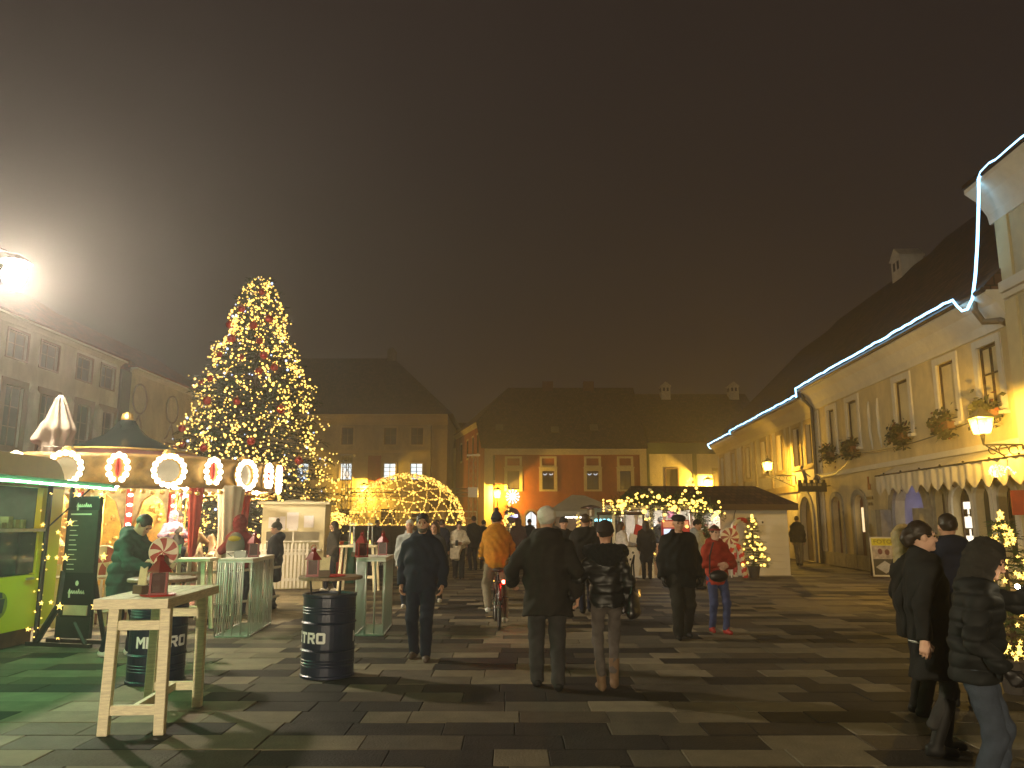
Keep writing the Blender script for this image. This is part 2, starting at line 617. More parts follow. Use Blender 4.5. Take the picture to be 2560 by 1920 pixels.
def slab_geo(w):
    b, d = MB(), .012
    hw, hd, t = w / 2 - .0032, ROW / 2 - .0032, .04
    lo = [(-hw, -hd, -t), (hw, -hd, -t), (hw, hd, -t), (-hw, hd, -t)]
    mid = [(x_, y_, -.004) for x_, y_, _ in lo]
    top = [(x_ * (1 - .005 / hw), y_ * (1 - .005 / hd), 0) for x_, y_, _ in lo]
    b.add(lo + mid + top, [(8, 9, 10, 11)] + [(i, (i + 1) % 4, 4 + (i + 1) % 4, 4 + i) for i in range(4)] + [(4 + i, 4 + (i + 1) % 4, 8 + (i + 1) % 4, 8 + i) for i in range(4)])
    return b
far = MB()
for s_ in slab_rows:
    dz = rs.uniform(-.004, .003)
    if id(s_) in near:
        k = (s_[2], s_[3])
        if k not in slab_mesh:
            slab_mesh[k] = slab_geo(s_[2]).mesh("slab", slab_tones[s_[3]], fix=False)
        o = link("slab", slab_mesh[k], pavement, (s_[0], s_[1], dz))
        o.rotation_euler = (rs.uniform(-.004, .004), rs.uniform(-.004, .004), 0)
    else:
        b = slab_geo(s_[2])
        far.cur = s_[3]
        far.add([(p[0] + s_[0], p[1] + s_[1], p[2] + dz) for p in b.v], b.f)
far.obj("slab_field", slab_tones, pavement, fix=False, kind='stuff')

# ------------------------------------------------------------------ building helpers (facade: x along, -y outward, z up)
def facade(L, H, ops, depth=.22, x0=0., z0=0.):
    m = MB()
    us = sorted({x0, L} | {o[0] for o in ops} | {o[1] for o in ops})
    zs = sorted({z0, H} | {o[2] for o in ops} | {o[3] for o in ops})
    inside = lambda u, z: any(o[0] < u < o[1] and o[2] < z < o[3] for o in ops)
    for i in range(len(us) - 1):
        for j in range(len(zs) - 1):
            if not inside((us[i] + us[i + 1]) / 2, (zs[j] + zs[j + 1]) / 2):
                m.quad((us[i], 0, zs[j]), (us[i + 1], 0, zs[j]), (us[i + 1], 0, zs[j + 1]), (us[i], 0, zs[j + 1]))
    for o in ops:
        u0, u1, a, b = o[:4]
        rise = o[4] if len(o) > 4 else 0
        out = outline(u0, u1, a, b, rise)
        n = len(out)
        for i in range(n):
            p, q = out[i], out[(i + 1) % n]
            m.quad((p[0], 0, p[1]), (q[0], 0, q[1]), (q[0], depth, q[1]), (p[0], depth, p[1]))
        if rise:
            arc = out[2:]
            for i in range(len(arc) - 1):
                p, q = arc[i], arc[i + 1]
                m.quad((p[0], 0, p[1]), (q[0], 0, q[1]), (q[0], 0, b), (p[0], 0, b))
    return m

def outline(u0, u1, a, b, rise=0, n=8):
    if not rise:
        return [(u0, a), (u1, a), (u1, b), (u0, b)]
    c, w = (u0 + u1) / 2, (u1 - u0) / 2
    return [(u0, a), (u1, a)] + [(c + w * math.cos(math.pi * i / n), b - rise + rise * math.sin(math.pi * i / n)) for i in range(n + 1)]

def ring(m, out_, inn, y0, y1):
    """frame between two outlines of the same length, from y0 (front) to y1"""
    n = len(out_)
    vs = [(p[0], y0, p[1]) for p in out_] + [(p[0], y0, p[1]) for p in inn] + [(p[0], y1, p[1]) for p in out_] + [(p[0], y1, p[1]) for p in inn]
    fs = []
    for i in range(n):
        j = (i + 1) % n
        fs += [(i, j, n + j, n + i), (i, 2 * n + i, 2 * n + j, j), (n + i, n + j, 3 * n + j, 3 * n + i)]
    return m.add(vs, fs)

def window(parent, u0, u1, a, b, rise=0, y=.12, frame_m=None, pane_m=None, surround=None, sw=.16, sy=.05, sill=True, bars=1, mull=True, name="window", loc=None, low=None):
    """window (frame) > two panes, surround, sill"""
    fw = .06
    fr = MB()
    ring(fr, outline(u0, u1, a, b, rise), outline(u0 + fw, u1 - fw, a + fw, b - fw, max(0, rise - fw)), y, y + .06)
    c = (u0 + u1) / 2
    if mull:
        fr.b2(c - .03, c + .03, y, y + .05, a + fw, b - fw)
    for i in range(bars):
        z = a + (b - a) * (i + 1) / (bars + 1) * (1.12 if bars == 1 else 1)
        fr.b2(u0 + fw, c - .03, y + .005, y + .045, z - .02, z + .02)
        fr.b2(c + .03, u1 - fw, y + .005, y + .045, z - .02, z + .02)
    o = fr.obj(name, frame_m, parent)
    halves = [(u0 + fw, c - .03), (c + .03, u1 - fw)] if mull else [(u0 + fw, u1 - fw)]
    for h0, h1 in halves:
        p = MB()
        zs = [a + fw, b - fw]
        p.quad((h0, y + .04, zs[0]), (h1, y + .04, zs[0]), (h1, y + .04, zs[1] - (rise * .75 if h0 > c or not mull else 0)), (h0, y + .04, zs[1] - (rise * .75 if h1 < c or not mull else 0)))
        p.obj("pane", pane_m, o)
    back = MB()
    back.quad((u0, y + .09, a), (u1, y + .09, a), (u1, y + .09, b), (u0, y + .09, b))
    back.obj("backing", black_print, o)
    if surround:
        s = MB()
        ring(s, outline(u0 - sw, u1 + sw, a - sw * .6, b + sw, rise + (sw if rise else 0)), outline(u0, u1, a, b, rise), -sy, .0)
        s.obj("surround", surround, o)
    if sill:
        s = MB()
        s.b2(u0 - sw - .05, u1 + sw + .05, -.16, -.001, a - sw * .6 - .09, a - sw * .6)
        s.obj("sill", surround or frame_m, o)
    return o

def door(parent, u0, u1, a, b, rise, m, surround=None, sw=.2, glass=None, y=.2, name="door"):
    d = MB()
    out_ = outline(u0, u1, a, b, rise)
    d.add([(p[0], y, p[1]) for p in out_], [tuple(range(len(out_)))])
    c = (u0 + u1) / 2
    for s0, s1 in ((u0 + .1, c - .05), (c + .05, u1 - .1)):
        d.b2(s0, s1, y - .03, y - .002, a + .15, a + (b - a) * .42)
        d.b2(s0, s1, y - .03, y - .002, a + (b - a) * .47, b - rise - .1)
    o = d.obj(name, m, parent)
    h = MB().b2(c + .04, c + .07, y - .1, y - .03, a + .98, a + 1.12)
    h.obj("handle", iron, o)
    if glass:
        q = MB()
        q.b2(u0 + .18, u1 - .18, y - .045, y - .031, a + (b - a) * .5, b - rise - .15)
        q.obj("pane", glass, o)
    if surround:
        s = MB()
        ring(s, outline(u0 - sw, u1 + sw, a, b + sw, rise + (sw if rise else 0)), outline(u0, u1, a, b, rise), -.07, 0)
        s.obj("surround", surround, o)
    return o

def cornice(parent, x0, x1, z, out=.5, h=.65, m=None, name="cornice"):
    p = [(.0, z - h), (-.06, z - h), (-.1, z - h * .75), (-out * .55, z - h * .35), (-out, z - .1), (-out, z), (.0, z)]
    return MB().prism(p, x0, x1, 'x').obj(name, m or stucco_trim, parent)

def gable_roof(parent, x0, x1, z, ridge_y, ridge_z, back_y, out=.55, m=None):
    p = [(-out, z), (-out, z + .1), (ridge_y, ridge_z), (back_y, z + .1), (back_y, z)]
    b = MB().prism(p, x0, x1, 'x')
    me = b.mesh("roof", m or roof_brown)
    roof_uv(me)
    return link("roof", me, parent)

def chimney(parent, x, y, z0, z1, w=.9, m=None, holes=True):
    b = MB()
    b.b2(x - w / 2, x + w / 2, y - w / 2, y + w / 2, z0, z1)
    b.b2(x - w / 2 - .06, x + w / 2 + .06, y - w / 2 - .06, y + w / 2 + .06, z1, z1 + .08)
    b.prism([(x - w / 2 - .05, z1 + .08), (x + w / 2 + .05, z1 + .08), (x, z1 + .08 + w * .45)], y - w / 2 - .05, y + w / 2 + .05, 'y')
    o = b.obj("chimney", m or plaster_white, parent)
    if holes:
        q = MB()
        for dx in (-.2, .2):
            q.b2(x + dx * w - .1 * w, x + dx * w + .1 * w, y - w / 2 - .012, y - w / 2 + .02, z1 - .5 * w, z1 - .12 * w)
            q.b2(x - w / 2 - .012, x - w / 2 + .02, y + dx * w - .1 * w, y + dx * w + .1 * w, z1 - .5 * w, z1 - .12 * w)
        q.obj("flue_opening", black_print, o)
    return o

# ------------------------------------------------------------------ right-hand row of houses
RW = lambda Y, d=0.: (10.7 + .06 * Y + d, Y, 0)
RROT = R(-93.434)
def U(Y, Y0):
    return (Y0 - Y) * 1.0018

# house A : flower boxes and awning
A = thing("yellow_house", "yellow plastered townhouse with flower boxes under the upper windows and a scalloped awning", "house", RW(32.3), RROT)
aw = [(30.7, 29.94), (28.6, 27.63), (24.41, 23.46), (21.6, 20.64), (19.43, 18.53)]
ops = [(U(a, 32.3), U(b, 32.3), 4.4, 6.0) for a, b in aw]
gd = [(30.9, 29.9, .0, 2.62, .3), (28.6, 27.6, 0, 2.62, .3), (25.2, 22.95, 0, 3.0, 1.1), (22.45, 21.75, 0, 2.6, .3), (21.45, 20.45, .45, 2.6, .45), (20.25, 19.5, 0, 2.6, .35), (19.2, 18.5, .7, 2.55, .3)]
ops += [(U(a, 32.3), U(b, 32.3), z0, z1, r) for a, b, z0, z1, r in gd]
facade(14.5, 7.1, ops, .3).obj("wall", plaster_yellow, A)
for a, b in aw:
    window(A, U(a, 32.3), U(b, 32.3), 4.4, 6.0, y=.05, frame_m=wood_dark, pane_m=curtain_glass, surround=stucco_trim, sw=.19, sy=.05, mull=(a < 20), bars=(1 if a < 20 else 0))
cornice(A, 0, 14.5, 7.1, .55, .85)
gable_roof(A, -.05, 14.5, 7.1, 6.0, 13.7, 12.5)
MB().b2(0, 14.5, -.07, -.002, 3.42, 3.58).obj("band_course", stucco_trim, A)
q = MB()
q.b2(.02, .5, -.05, -.002, .0, 6.2)
q.obj("corner_pilaster", stucco_trim, A)
q = MB()
q.b2(.0, 8.9, -.06, -.002, 0.0, .5).b2(9.7, 10.7, -.06, -.002, 0, .42)
q.obj("plinth", stone_grey, A)
door(A, U(30.9, 32.3), U(29.9, 32.3), 0, 2.62, .3, wood_red, stone_grey, glass=glass_grey)
door(A, U(28.6, 32.3), U(27.6, 32.3), 0, 2.62, .3, wood_red, stone_grey, glass=lit_warm)
pas = MB()
u0, u1 = U(25.2, 32.3), U(22.95, 32.3)
ring(pas, outline(u0 - .3, u1 + .3, 0, 3.3, 1.4), outline(u0, u1, 0, 3.0, 1.1), -.1, 0)
pas.b2(u0 - .42, u0 - .02, -.45, .0, 0, 2.05).b2(u1 + .02, u1 + .42, -.45, 0, 0, 2.05)
pas.obj("passage_surround", stone_grey, A)
inn = MB()
inn.add([(u0, .3, 0), (u0, 4, 0), (u1, 4, 0), (u1, .3, 0), (u0, .3, 3.0), (u0, 4, 3.0), (u1, 4, 3.0), (u1, .3, 3.0)], [(0, 1, 5, 4), (2, 3, 7, 6), (1, 2, 6, 5), (4, 5, 6, 7)])
inn.obj("passage_lining", mat("passage_plaster", (.42, .40, .52), .9, var=.08, stain=.2), A)
MB().b2(u0 + .7, u1 - .7, 1.1, 1.2, 2.55, 2.62).obj("passage_lamp", glow("passage_glow", (.62, .66, 1.), 22.), A)
MB().prism([(u0 + .3, .02), (u1 - .01, .02), (u1 - .01, 2.0), (u1 - .35, 2.6), (u0 + 1.5, 2.9), (u0 + .3, 1.5)], 1.2, 1.24, "y").obj("passage_drape", mat("drape_cloth", (.10, .085, .17), .85, var=.2), A)
door(A, U(22.45, 32.3), U(21.75, 32.3), 0, 2.6, .3, wood_dark, stone_grey, sw=.14)
sw_ = window(A, U(21.45, 32.3), U(20.45, 32.3), .45, 2.6, .45, y=.2, frame_m=wood_dark, pane_m=shop_light, surround=stucco_trim, sill=False, mull=False, bars=0, name="shop_window")
q = MB()
for i in range(5):
    q.b2(U(21.4, 32.3), U(20.5, 32.3), .2, .22, .75 + i * .36, .78 + i * .36)
for i in range(9):
    q.b2(U(21.3 - (i % 3) * .3, 32.3), U(21.15 - (i % 3) * .3, 32.3), .19, .215, .8 + (i // 3) * .5, 1.0 + (i // 3) * .5)
q.obj("shelf", wood_dark, sw_)
door(A, U(20.25, 32.3), U(19.5, 32.3), 0, 2.6, .35, mat("shutter_green", (.03, .035, .025), .6), stucco_trim, sw=.12)
window(A, U(19.2, 32.3), U(18.5, 32.3), .7, 2.55, .3, y=.2, frame_m=wood_dark, pane_m=glass_grey, surround=stucco_trim, sill=False)
dp = MB()
dp.tube([(.05, -.5, 7.0), (.05, -.42, 6.7), (.05, -.12, 6.35), (.05, -.12, 0)], .07, 8)
dp.obj("downpipe", pipe_metal, A)
dp = MB()
dp.tube([(13.9, -.5, 7.0), (13.9, -.5, 6.75), (13.95, -.35, 6.45), (14.25, -.12, 6.4), (14.42, -.1, 6.3)], .08, 8)
dp.obj("gutter_elbow", pipe_grey, A)
MB().tube([(0, -.58, 7.1), (7, -.58, 7.09), (14.5, -.58, 7.1)], .07, 8).obj("gutter", pipe_metal, A)
chimney(A, U(36, 32.3), 6.0, 12.6, 14.0, 1.05)
chimney(A, U(26.5, 32.3), 6.2, 12.8, 14.2, .9)
q = MB()
for uu in (U(26.6, 32.3), U(27.0, 32.3)):
    pass
for k in (0, 1):
    x_ = U(26.6 - k * .75, 32.3)
    q.tube([(x_, -.01, 5.75), (x_, -.03, 5.4), (x_ + .02, -.03, 4.6), (x_ + .08, -.01, 4.1)], [.02, .05, .05, .02], 6)
q.obj("stucco_relief", stucco_trim, A)
# cable along the front
q = MB()
def sag(a, b, d, n=9):
    a, b = Vector(a), Vector(b)
    return [a.lerp(b, i / n) + Vector((0, 0, -d * 4 * (i / n) * (1 - i / n))) for i in range(n + 1)]
q.tube(sag((.1, -.15, 3.6), (4.6, -.2, 4.05), .35), .018, 4)
q.tube(sag((4.6, -.2, 4.05), (13.6, -.35, 4.2), .18), .018, 4)
q.b2(4.5, 4.7, -.3, -.0, 3.98, 4.1)
q.obj("cable", pipe_metal, A)

# house B
B = thing("ochre_house", "yellow townhouse with ochre pilasters and a tall arched stone portal beside the downpipe", "house", RW(45.5), RROT)
bw = [(33.55, 32.75), (35.4, 34.42), (38.04, 37.14), (41.04, 40.09), (44.5, 43.6)]
ops = [(U(a, 45.5), U(b, 45.5), 4.1, 5.8) for a, b in bw] + [(U(35.0, 45.5), U(33.4, 45.5), 0, 2.75, .8), (U(38.2, 45.5), U(37.2, 45.5), .8, 2.5), (U(41.2, 45.5), U(40.2, 45.5), 0, 2.5, .4), (U(44.2, 45.5), U(43.2, 45.5), .8, 2.5)]
facade(13.2, 6.8, ops, .3).obj("wall", plaster_pale, B)
for a, b in bw:
    window(B, U(a, 45.5), U(b, 45.5), 4.1, 5.8, y=.14, frame_m=wood_dark, pane_m=glass_dark, surround=trim_ochre, sw=.2, sy=.06)
for a in (38.2, 44.2):
    window(B, U(a, 45.5), U(a - 1, 45.5), .8, 2.5, y=.14, frame_m=wood_dark, pane_m=glass_dark, surround=trim_ochre)
door(B, U(35.0, 45.5), U(33.4, 45.5), 0, 2.75, .8, wood_dark, stone_grey, sw=.28, name="portal_door")
door(B, U(41.2, 45.5), U(40.2, 45.5), 0, 2.5, .4, wood_dark, trim_ochre)
pil = MB().b2(-.18, .18, -.06, -.002, 3.3, 6.0).mesh("pilaster", trim_ochre)
for Y in (32.45, 36.2, 39.2, 42.4, 45.3):
    link("pilaster", pil, B, (U(Y, 45.5), 0, 0))
MB().b2(0, 13.2, -.09, -.002, 3.0, 3.3).obj("band_course", trim_ochre, B)
cornice(B, 0, 13.2, 6.8, .55, .8, trim_cream)
gable_roof(B, 0, 13.2, 6.8, 6.0, 13.5, 12.5)
MB().tube([(0, -.58, 6.8), (13.15, -.58, 6.8)], .07, 8).obj("gutter", pipe_metal, B)

# house C
H_C = thing("corner_house", "narrow pale house at the far end of the lit yellow row", "house", RW(52.6), RROT)
ops = [(U(51.6, 52.6), U(50.6, 52.6), 4.0, 5.8), (U(48.2, 52.6), U(47.2, 52.6), 4.0, 5.8), (U(50, 52.6), U(48.8, 52.6), 0, 2.5)]
facade(7.1, 6.7, ops, .3).obj("wall", plaster_white, H_C)
for a in (51.6, 48.2):
    window(H_C, U(a, 52.6), U(a - 1, 52.6), 4.0, 5.8, y=.14, frame_m=wood_dark, pane_m=glass_dark, surround=trim_ochre, sw=.22, sy=.08)
door(H_C, U(50, 52.6), U(48.8, 52.6), 0, 2.5, 0, wood_dark, trim_ochre)
cornice(H_C, 0, 7.1, 6.7, .5, .7, trim_cream)
gable_roof(H_C, 0, 7.1, 6.7, 6.0, 13.3, 12.5)
MB().quad((0, 0, 0), (0, 12.4, 0), (0, 12.4, 6.7), (0, 0, 6.7)).obj("side_wall", plaster_white, H_C)

# tall corner house D
Dh = thing("tall_house", "tall cream corner house with heavy cornice and white light rope along its eaves", "house", RW(17.78, -.06), RROT)
ops = [(1.9, 2.6, 7.6, 8.5), (3.7, 4.4, 7.6, 8.5), (1.8, 2.8, 4.3, 6.3), (4.2, 5.2, 4.3, 6.3), (1.4, 2.9, 0, 2.9, .7)]
facade(13, 9.2, ops, .3).obj("wall", plaster_cream, Dh)
for o_ in ops[:2]:
    window(Dh, *o_, y=.14, frame_m=trim_brown, pane_m=glass_grey, surround=trim_ochre, sw=.14)
for o_ in ops[2:4]:
    window(Dh, *o_, y=.14, frame_m=wood_dark, pane_m=curtain_glass, surround=stucco_trim, sw=.2)
door(Dh, 1.4, 2.9, 0, 2.9, .7, wood_dark, stone_grey)
cornice(Dh, -.3, 13, 9.7, .58, .9, stucco_trim)
q = MB()
q.b2(-.12, 13, -.16, -.002, 7.0, 7.25).b2(-.08, 13, -.1, -.002, 6.85, 6.98)
q.obj("band_course", stucco_trim, Dh)
q = MB()
q.b2(-.1, .4, -.06, -.002, 0, 6.8).b2(-.1, .4, -.06, -.002, 7.3, 8.8)
q.obj("corner_pilaster", trim_cream, Dh)
MB().quad((0, 0, 0), (0, 9, 0), (0, 9, 9.75), (0, 0, 9.75)).obj("side_wall", plaster_cream, Dh)
gable_roof(Dh, -.3, 13, 9.72, 6, 11.4, 12, .62)

# light rope along the eaves of the row
rope = MB()
def rp(Y, d, z):
    p = RW(Y, d)
    return (p[0], p[1], z)
pts = []
rr = random.Random(3)
def run(Ya, Yb, d, z, n):
    for i in range(n + 1):
        Y = Ya + (Yb - Ya) * i / n
        pts.append(rp(Y, d, z + rr.uniform(-.022, .022)))
run(5, 16.6, -.66, 9.8, 24)
pts += [rp(16.9, -.66, 9.84), rp(17.25, -.66, 9.8), rp(17.4, -.66, 9.68), rp(17.46, -.65, 9.4)]
pts += [rp(17.6, -.64, 8.9), rp(17.8, -.63, 8.2), rp(18.05, -.62, 7.5), rp(18.28, -.62, 7.0), rp(18.52, -.64, 6.8), rp(18.75, -.65, 6.82), rp(18.95, -.66, 7.0), rp(19.1, -.68, 7.2)]
run(19.25, 32.1, -.68, 7.22, 40)
pts += [rp(32.35, -.72, 7.2), rp(32.5, -.66, 7.0), rp(32.6, -.62, 6.86)]
run(32.7, 45.2, -.66, 6.93, 34)
pts += [rp(45.5, -.7, 6.92), rp(45.6, -.6, 6.75)]
run(45.9, 52.6, -.64, 6.82, 14)
pts += [rp(52.9, -.5, 6.65), rp(52.8, -.4, 6.55), rp(52.4, -.4, 6.6)]
rope.tube(pts, .033, 6)
tag(rope.obj("light_rope", led_blue, smooth=True), "icy white glowing light rope running along the eaves of the right-hand houses", "light rope")

# ------------------------------------------------------------------ left-hand houses
LROT = R(90)
L1 = thing("white_house", "long white house with tall brown-framed windows behind the carousel", "house", (-24, 22, 0), LROT)
up = [33.6, 36.95, 39.6, 42.95, 45.5]
tall = [33.4, 37.1, 39.95, 43.3, 45.9]
ops = [(y_ - 22 - .75, y_ - 22 + .75, 9.45, 10.75 - .0) for y_ in up] + [(y_ - 22 - .7, y_ - 22 + .7, 5.2, 8.1) for y_ in tall] + [(y_ - 22 - .7, y_ - 22 + .7, .9, 3.4) for y_ in tall]
facade(24.9, 11.3, ops, .25).obj("wall", plaster_white, L1)
for o_ in ops[:5]:
    window(L1, *o_, y=.12, frame_m=trim_brown, pane_m=glass_grey, surround=trim_brown, sw=.12, sill=False)
for o_ in ops[5:10]:
    window(L1, *o_, y=.12, frame_m=trim_brown, pane_m=glass_grey, surround=trim_brown, sw=.34, bars=2)
for o_ in ops[10:]:
    window(L1, *o_, y=.12, frame_m=trim_brown, pane_m=glass_dark, surround=trim_brown, sw=.2)
hc = MB().tube([(0, -.02, 4.6), (0, -.02, 8.0), (0, -.0, 8.35)], [.33, .33, .08], 10).mesh("half_column", plaster_white)
for y_ in (35.3, 38.5, 41.6, 44.65):
    link("half_column", hc, L1, (y_ - 22, 0, 0))
cornice(L1, 0, 24.9, 11.35, .45, .3)
gable_roof(L1, 0, 24.9, 11.35, 5.5, 15.2, 12, .5, roof_red)
q = MB()
q.b2(24.91, 26.1, -.15, 1.0, 0, 10.9)
q.obj("corner_strip", mat("dark_stone", (.14, .125, .10), .9, var=.2, stain=.3), L1)

L2 = thing("ornament_house", "pale house with painted rings and ribbons between its windows", "house", (-24, 48.15, 0), LROT)
ops = [(.85, 2.35, 4.8, 7.0), (5.7, 7.1, 4.8, 7.0), (10.6, 12.0, 4.8, 7.0), (.85, 2.35, .9, 3.2), (5.7, 7.1, .9, 3.2), (10.6, 12, .9, 3.2)]
facade(14.5, 11.2, ops, .25).obj("wall", plaster_cream, L2)
for o_ in ops:
    window(L2, *o_, y=.12, frame_m=trim_brown, pane_m=glass_dark, surround=trim_brown, sw=.1)
cornice(L2, 0, 14.5, 11.25, .45, .3)
gable_roof(L2, 0, 14.5, 11.25, 5.5, 15.0, 12, .5, roof_red)
for c_ in (1.5, 6.35, 11.2):
    q = MB()
    q.tube([(c_ + .95 * math.cos(t * math.pi / 12), -.03, 9.45 + .95 * math.sin(t * math.pi / 12)) for t in range(25)], .07, 5)
    for s in (-1, 1):
        q.tube([(c_, -.03, 8.4), (c_ + s * .35, -.03, 7.9), (c_ + s * .55, -.03, 7.5), (c_ + s * .9, -.03, 7.3)], .06, 5)
    q.obj("stucco_ring", mat("ring_paint", (.27, .20, .11), .85, var=.2), L2)

# ------------------------------------------------------------------ far side of the square
K = thing("cream_building", "three storey cream building with lit lower windows behind the light dome", "building", (-26, 70, 0))
kx = lambda X: X + 26
wx = [(-15.38, -14.3), (-11.5, -10.4), (-9.1, -8.0), (-19.3, -18.2), (-23.2, -22.1)]
ops = [(kx(a), kx(b), 8.5, 10.05) for a, b in wx] + [(kx(a), kx(b), 5.35, 6.85) for a, b in wx] + [(kx(-8.9), kx(-7.6), 0, 2.8, .5), (kx(-11.6), kx(-10.3), .9, 2.8), (kx(-15.4), kx(-14.2), .9, 2.8)]
facade(20.15, 10.6, ops, .25).obj("wall", plaster_cream, K)
for i, o_ in enumerate(ops[:5]):
    window(K, *o_, y=.12, frame_m=trim_brown, pane_m=glass_grey, surround=trim_cream, sw=.12, sill=False)
for i, o_ in enumerate(ops[5:10]):
    w_ = window(K, *o_, y=.12, frame_m=mat("frame_grey", (.30, .33, .33), .6), pane_m=lit_white, surround=trim_cream, sw=.12, bars=3)
door(K, *ops[10], wood_dark, trim_cream)
for o_ in ops[11:]:
    window(K, *o_, y=.12, frame_m=trim_brown, pane_m=glass_dark, surround=trim_cream)
MB().b2(0, 20.15, -.1, -.002, 7.75, 8.0).obj("band_course", trim_cream, K)
q = MB()
q.b2(18.9, 20.18, -.08, -.002, 0, 9.9)
q.obj("corner_pilaster", trim_cream, K)
MB().tube([(18.75, -.12, 10.2), (18.75, -.12, 0)], .08, 6).obj("downpipe", pipe_grey, K)
cornice(K, 0, 20.2, 11.2, .6, .9, trim_cream)
MB().quad((20.15, 0, 0), (20.15, 12, 0), (20.15, 12, 11.2), (20.15, 0, 11.2)).obj("side_wall", plaster_cream, K)
q = MB()
rz_ = 17.9
q.add([(-1, -.6, 11.2), (20.7, -.6, 11.2), (20.7, 14.6, 11.2), (-1, 14.6, 11.2), (4, 7, rz_), (14.1, 7, rz_)], [(0, 1, 5, 4), (1, 2, 5), (2, 3, 4, 5), (3, 0, 4), (0, 3, 2, 1)])
me = q.mesh("roof", roof_brown)
roof_uv(me)
link("roof", me, K)
chimney(K, 13.9, 7, 16.6, 18.5, .8, stone_grey, holes=False)
tag(MB().b2(-12.85, -11.7, 69.75, 69.8, 4.85, 7.5).obj("banner", mat("banner_cloth", (.30, .025, .02), .8, var=.15)), "long dark red banner hanging on the cream building", "banner")
bn = bpy.data.objects["banner"]
q = MB()
for i, (a, b) in enumerate([(0, .9), (.22, .5), (.44, .9), (.66, .35)]):
    q.b2(-12.6 + a, -12.45 + a, 69.73, 69.745, 5.1, 5.1 + b * .55)
q.obj("emblem", mat("banner_print", (.45, .14, .08), .8), bn)

narrow = thing("narrow_house", "plain low house wall squeezed between cream building and orange house", "house", (-5.84, 78, 0))
facade(3.4, 8.9, [(1.2, 1.9, 5, 6.4)], .2).obj("wall", plaster_cream, narrow)
window(narrow, 1.2, 1.9, 5, 6.4, frame_m=trim_brown, pane_m=glass_dark, surround=trim_cream)
gable_roof(narrow, 0, 3.4, 8.9, 4, 12, 8, .4)

Or = thing("orange_house", "burnt orange house with pale window surrounds and a steep dark roof", "house", (-2.1, 60, 0))
ox = lambda X: X + 2.1
owx = [(-.35, .56), (2.32, 3.22), (5.73, 6.63), (8.26, 9.1)]
arches = [(-.35, .75, .2, 2.35, .55), (1.0, 1.9, .0, 2.5, .45), (2.95, 3.95, .6, 2.5, .5), (6.0, 7.0, .6, 2.5, .5)]
ops = [(ox(a), ox(b), 4.1, 5.5) for a, b in owx] + [(ox(a), ox(b), z0, z1, r) for a, b, z0, z1, r in arches]
facade(12.4, 7.2, ops, .3).obj("wall", plaster_orange, Or)
for i, o_ in enumerate(ops[:4]):
    w_ = window(Or, *o_, y=.14, frame_m=wood_dark, pane_m=glass_grey, surround=trim_cream, sw=.24, sy=.06, sill=False, bars=1)
    q = MB()
    u0, u1 = o_[0], o_[1]
    ring(q, outline(u0 - .2, u1 + .2, 5.76, 6.62), outline(u0 - .02, u1 + .02, 5.92, 6.47), -.06, 0)
    q.b2(u0 - .3, u1 + .3, -.1, -.0, 5.74, 5.8)
    q.obj("panel_frame", trim_cream, w_)
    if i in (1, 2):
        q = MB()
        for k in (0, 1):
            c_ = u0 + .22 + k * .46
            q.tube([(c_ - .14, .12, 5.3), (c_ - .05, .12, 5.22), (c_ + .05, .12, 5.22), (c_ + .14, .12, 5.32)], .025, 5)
        q.obj("window_reflections", glow("reflection_lights", (.75, .85, 1.), 1.2, 'NONE'), w_)  # glowing curves put in for lights reflected in the panes
for i, o_ in enumerate(ops[4:]):
    window(Or, *o_, y=.2, frame_m=wood_dark, pane_m=[lit_warm, lit_white, lit_white, lit_warm][i], surround=trim_brown, sw=.14, sill=False, name="arched_window")
q = MB()
q.b2(-.02, 12.42, -.12, -.002, 6.74, 7.2).b2(-.02, .68, -.07, -.003, 0, 6.73).b2(11.9, 12.42, -.07, -.003, 0, 6.73)
q.obj("trim_band", trim_cream, Or)
MB().tube([(.74, -.14, 6.7), (.74, -.14, 0)], .07, 6).obj("downpipe", pipe_metal, Or)
q = MB()
q.add([(0, 0, 0), (0, 0, 7.2), (-.5, 2.3, 9.5), (-3.3, 15, 9.8), (-3.3, 15, 0)], [(0, 1, 2, 3, 4)])
q.obj("side_wall", plaster_orange, Or)
q = MB()
d_ = Vector((-3.3, 15, 0)).normalized()
nrm = Vector((-d_.y, d_.x, 0))
def sidept(t, off, z):
    p = Vector((0, 0, 0)) + d_ * t + nrm * off
    return (p.x, p.y, z)
for t in (2.6, 5.0, 7.8, 11.2):
    q.add([sidept(t, .02, 7.1), sidept(t + .8, .02, 7.1), sidept(t + .8, .02, 8.6), sidept(t, .02, 8.6)], [(0, 1, 2, 3)])
q.obj("side_window", glass_dark, Or)
q = MB()
q.add([sidept(2.3, .03, 9.2), sidept(15.3, .03, 9.45), sidept(15.3, .25, 9.85), sidept(2.3, .25, 9.6)], [(0, 1, 2, 3)])
for t in (2.6, 5.0, 7.8, 11.2):
    for z in (6.95, 8.62):
        q.add([sidept(t - .15, .04, z), sidept(t + .95, .04, z), sidept(t + .95, .04, z + .16), sidept(t - .15, .04, z + .16)], [(0, 1, 2, 3)])
q.obj("side_trim", trim_cream, Or)
q = MB()
q.add([(-.25, -.5, 7.2), (12.5, -.5, 7.2), (12.5, 6, 13), (1.76, 6, 13), (-.8, 2.3, 9.62), (-3.6, 15, 9.9), (12.5, 13, 7.4)],
      [(0, 1, 2, 3, 4), (4, 3, 5), (3, 2, 6, 5), (1, 6, 2), (0, 4, 5, 6, 1)])
me = q.mesh("roof", roof_brown)
roof_uv(me)
link("roof", me, Or)
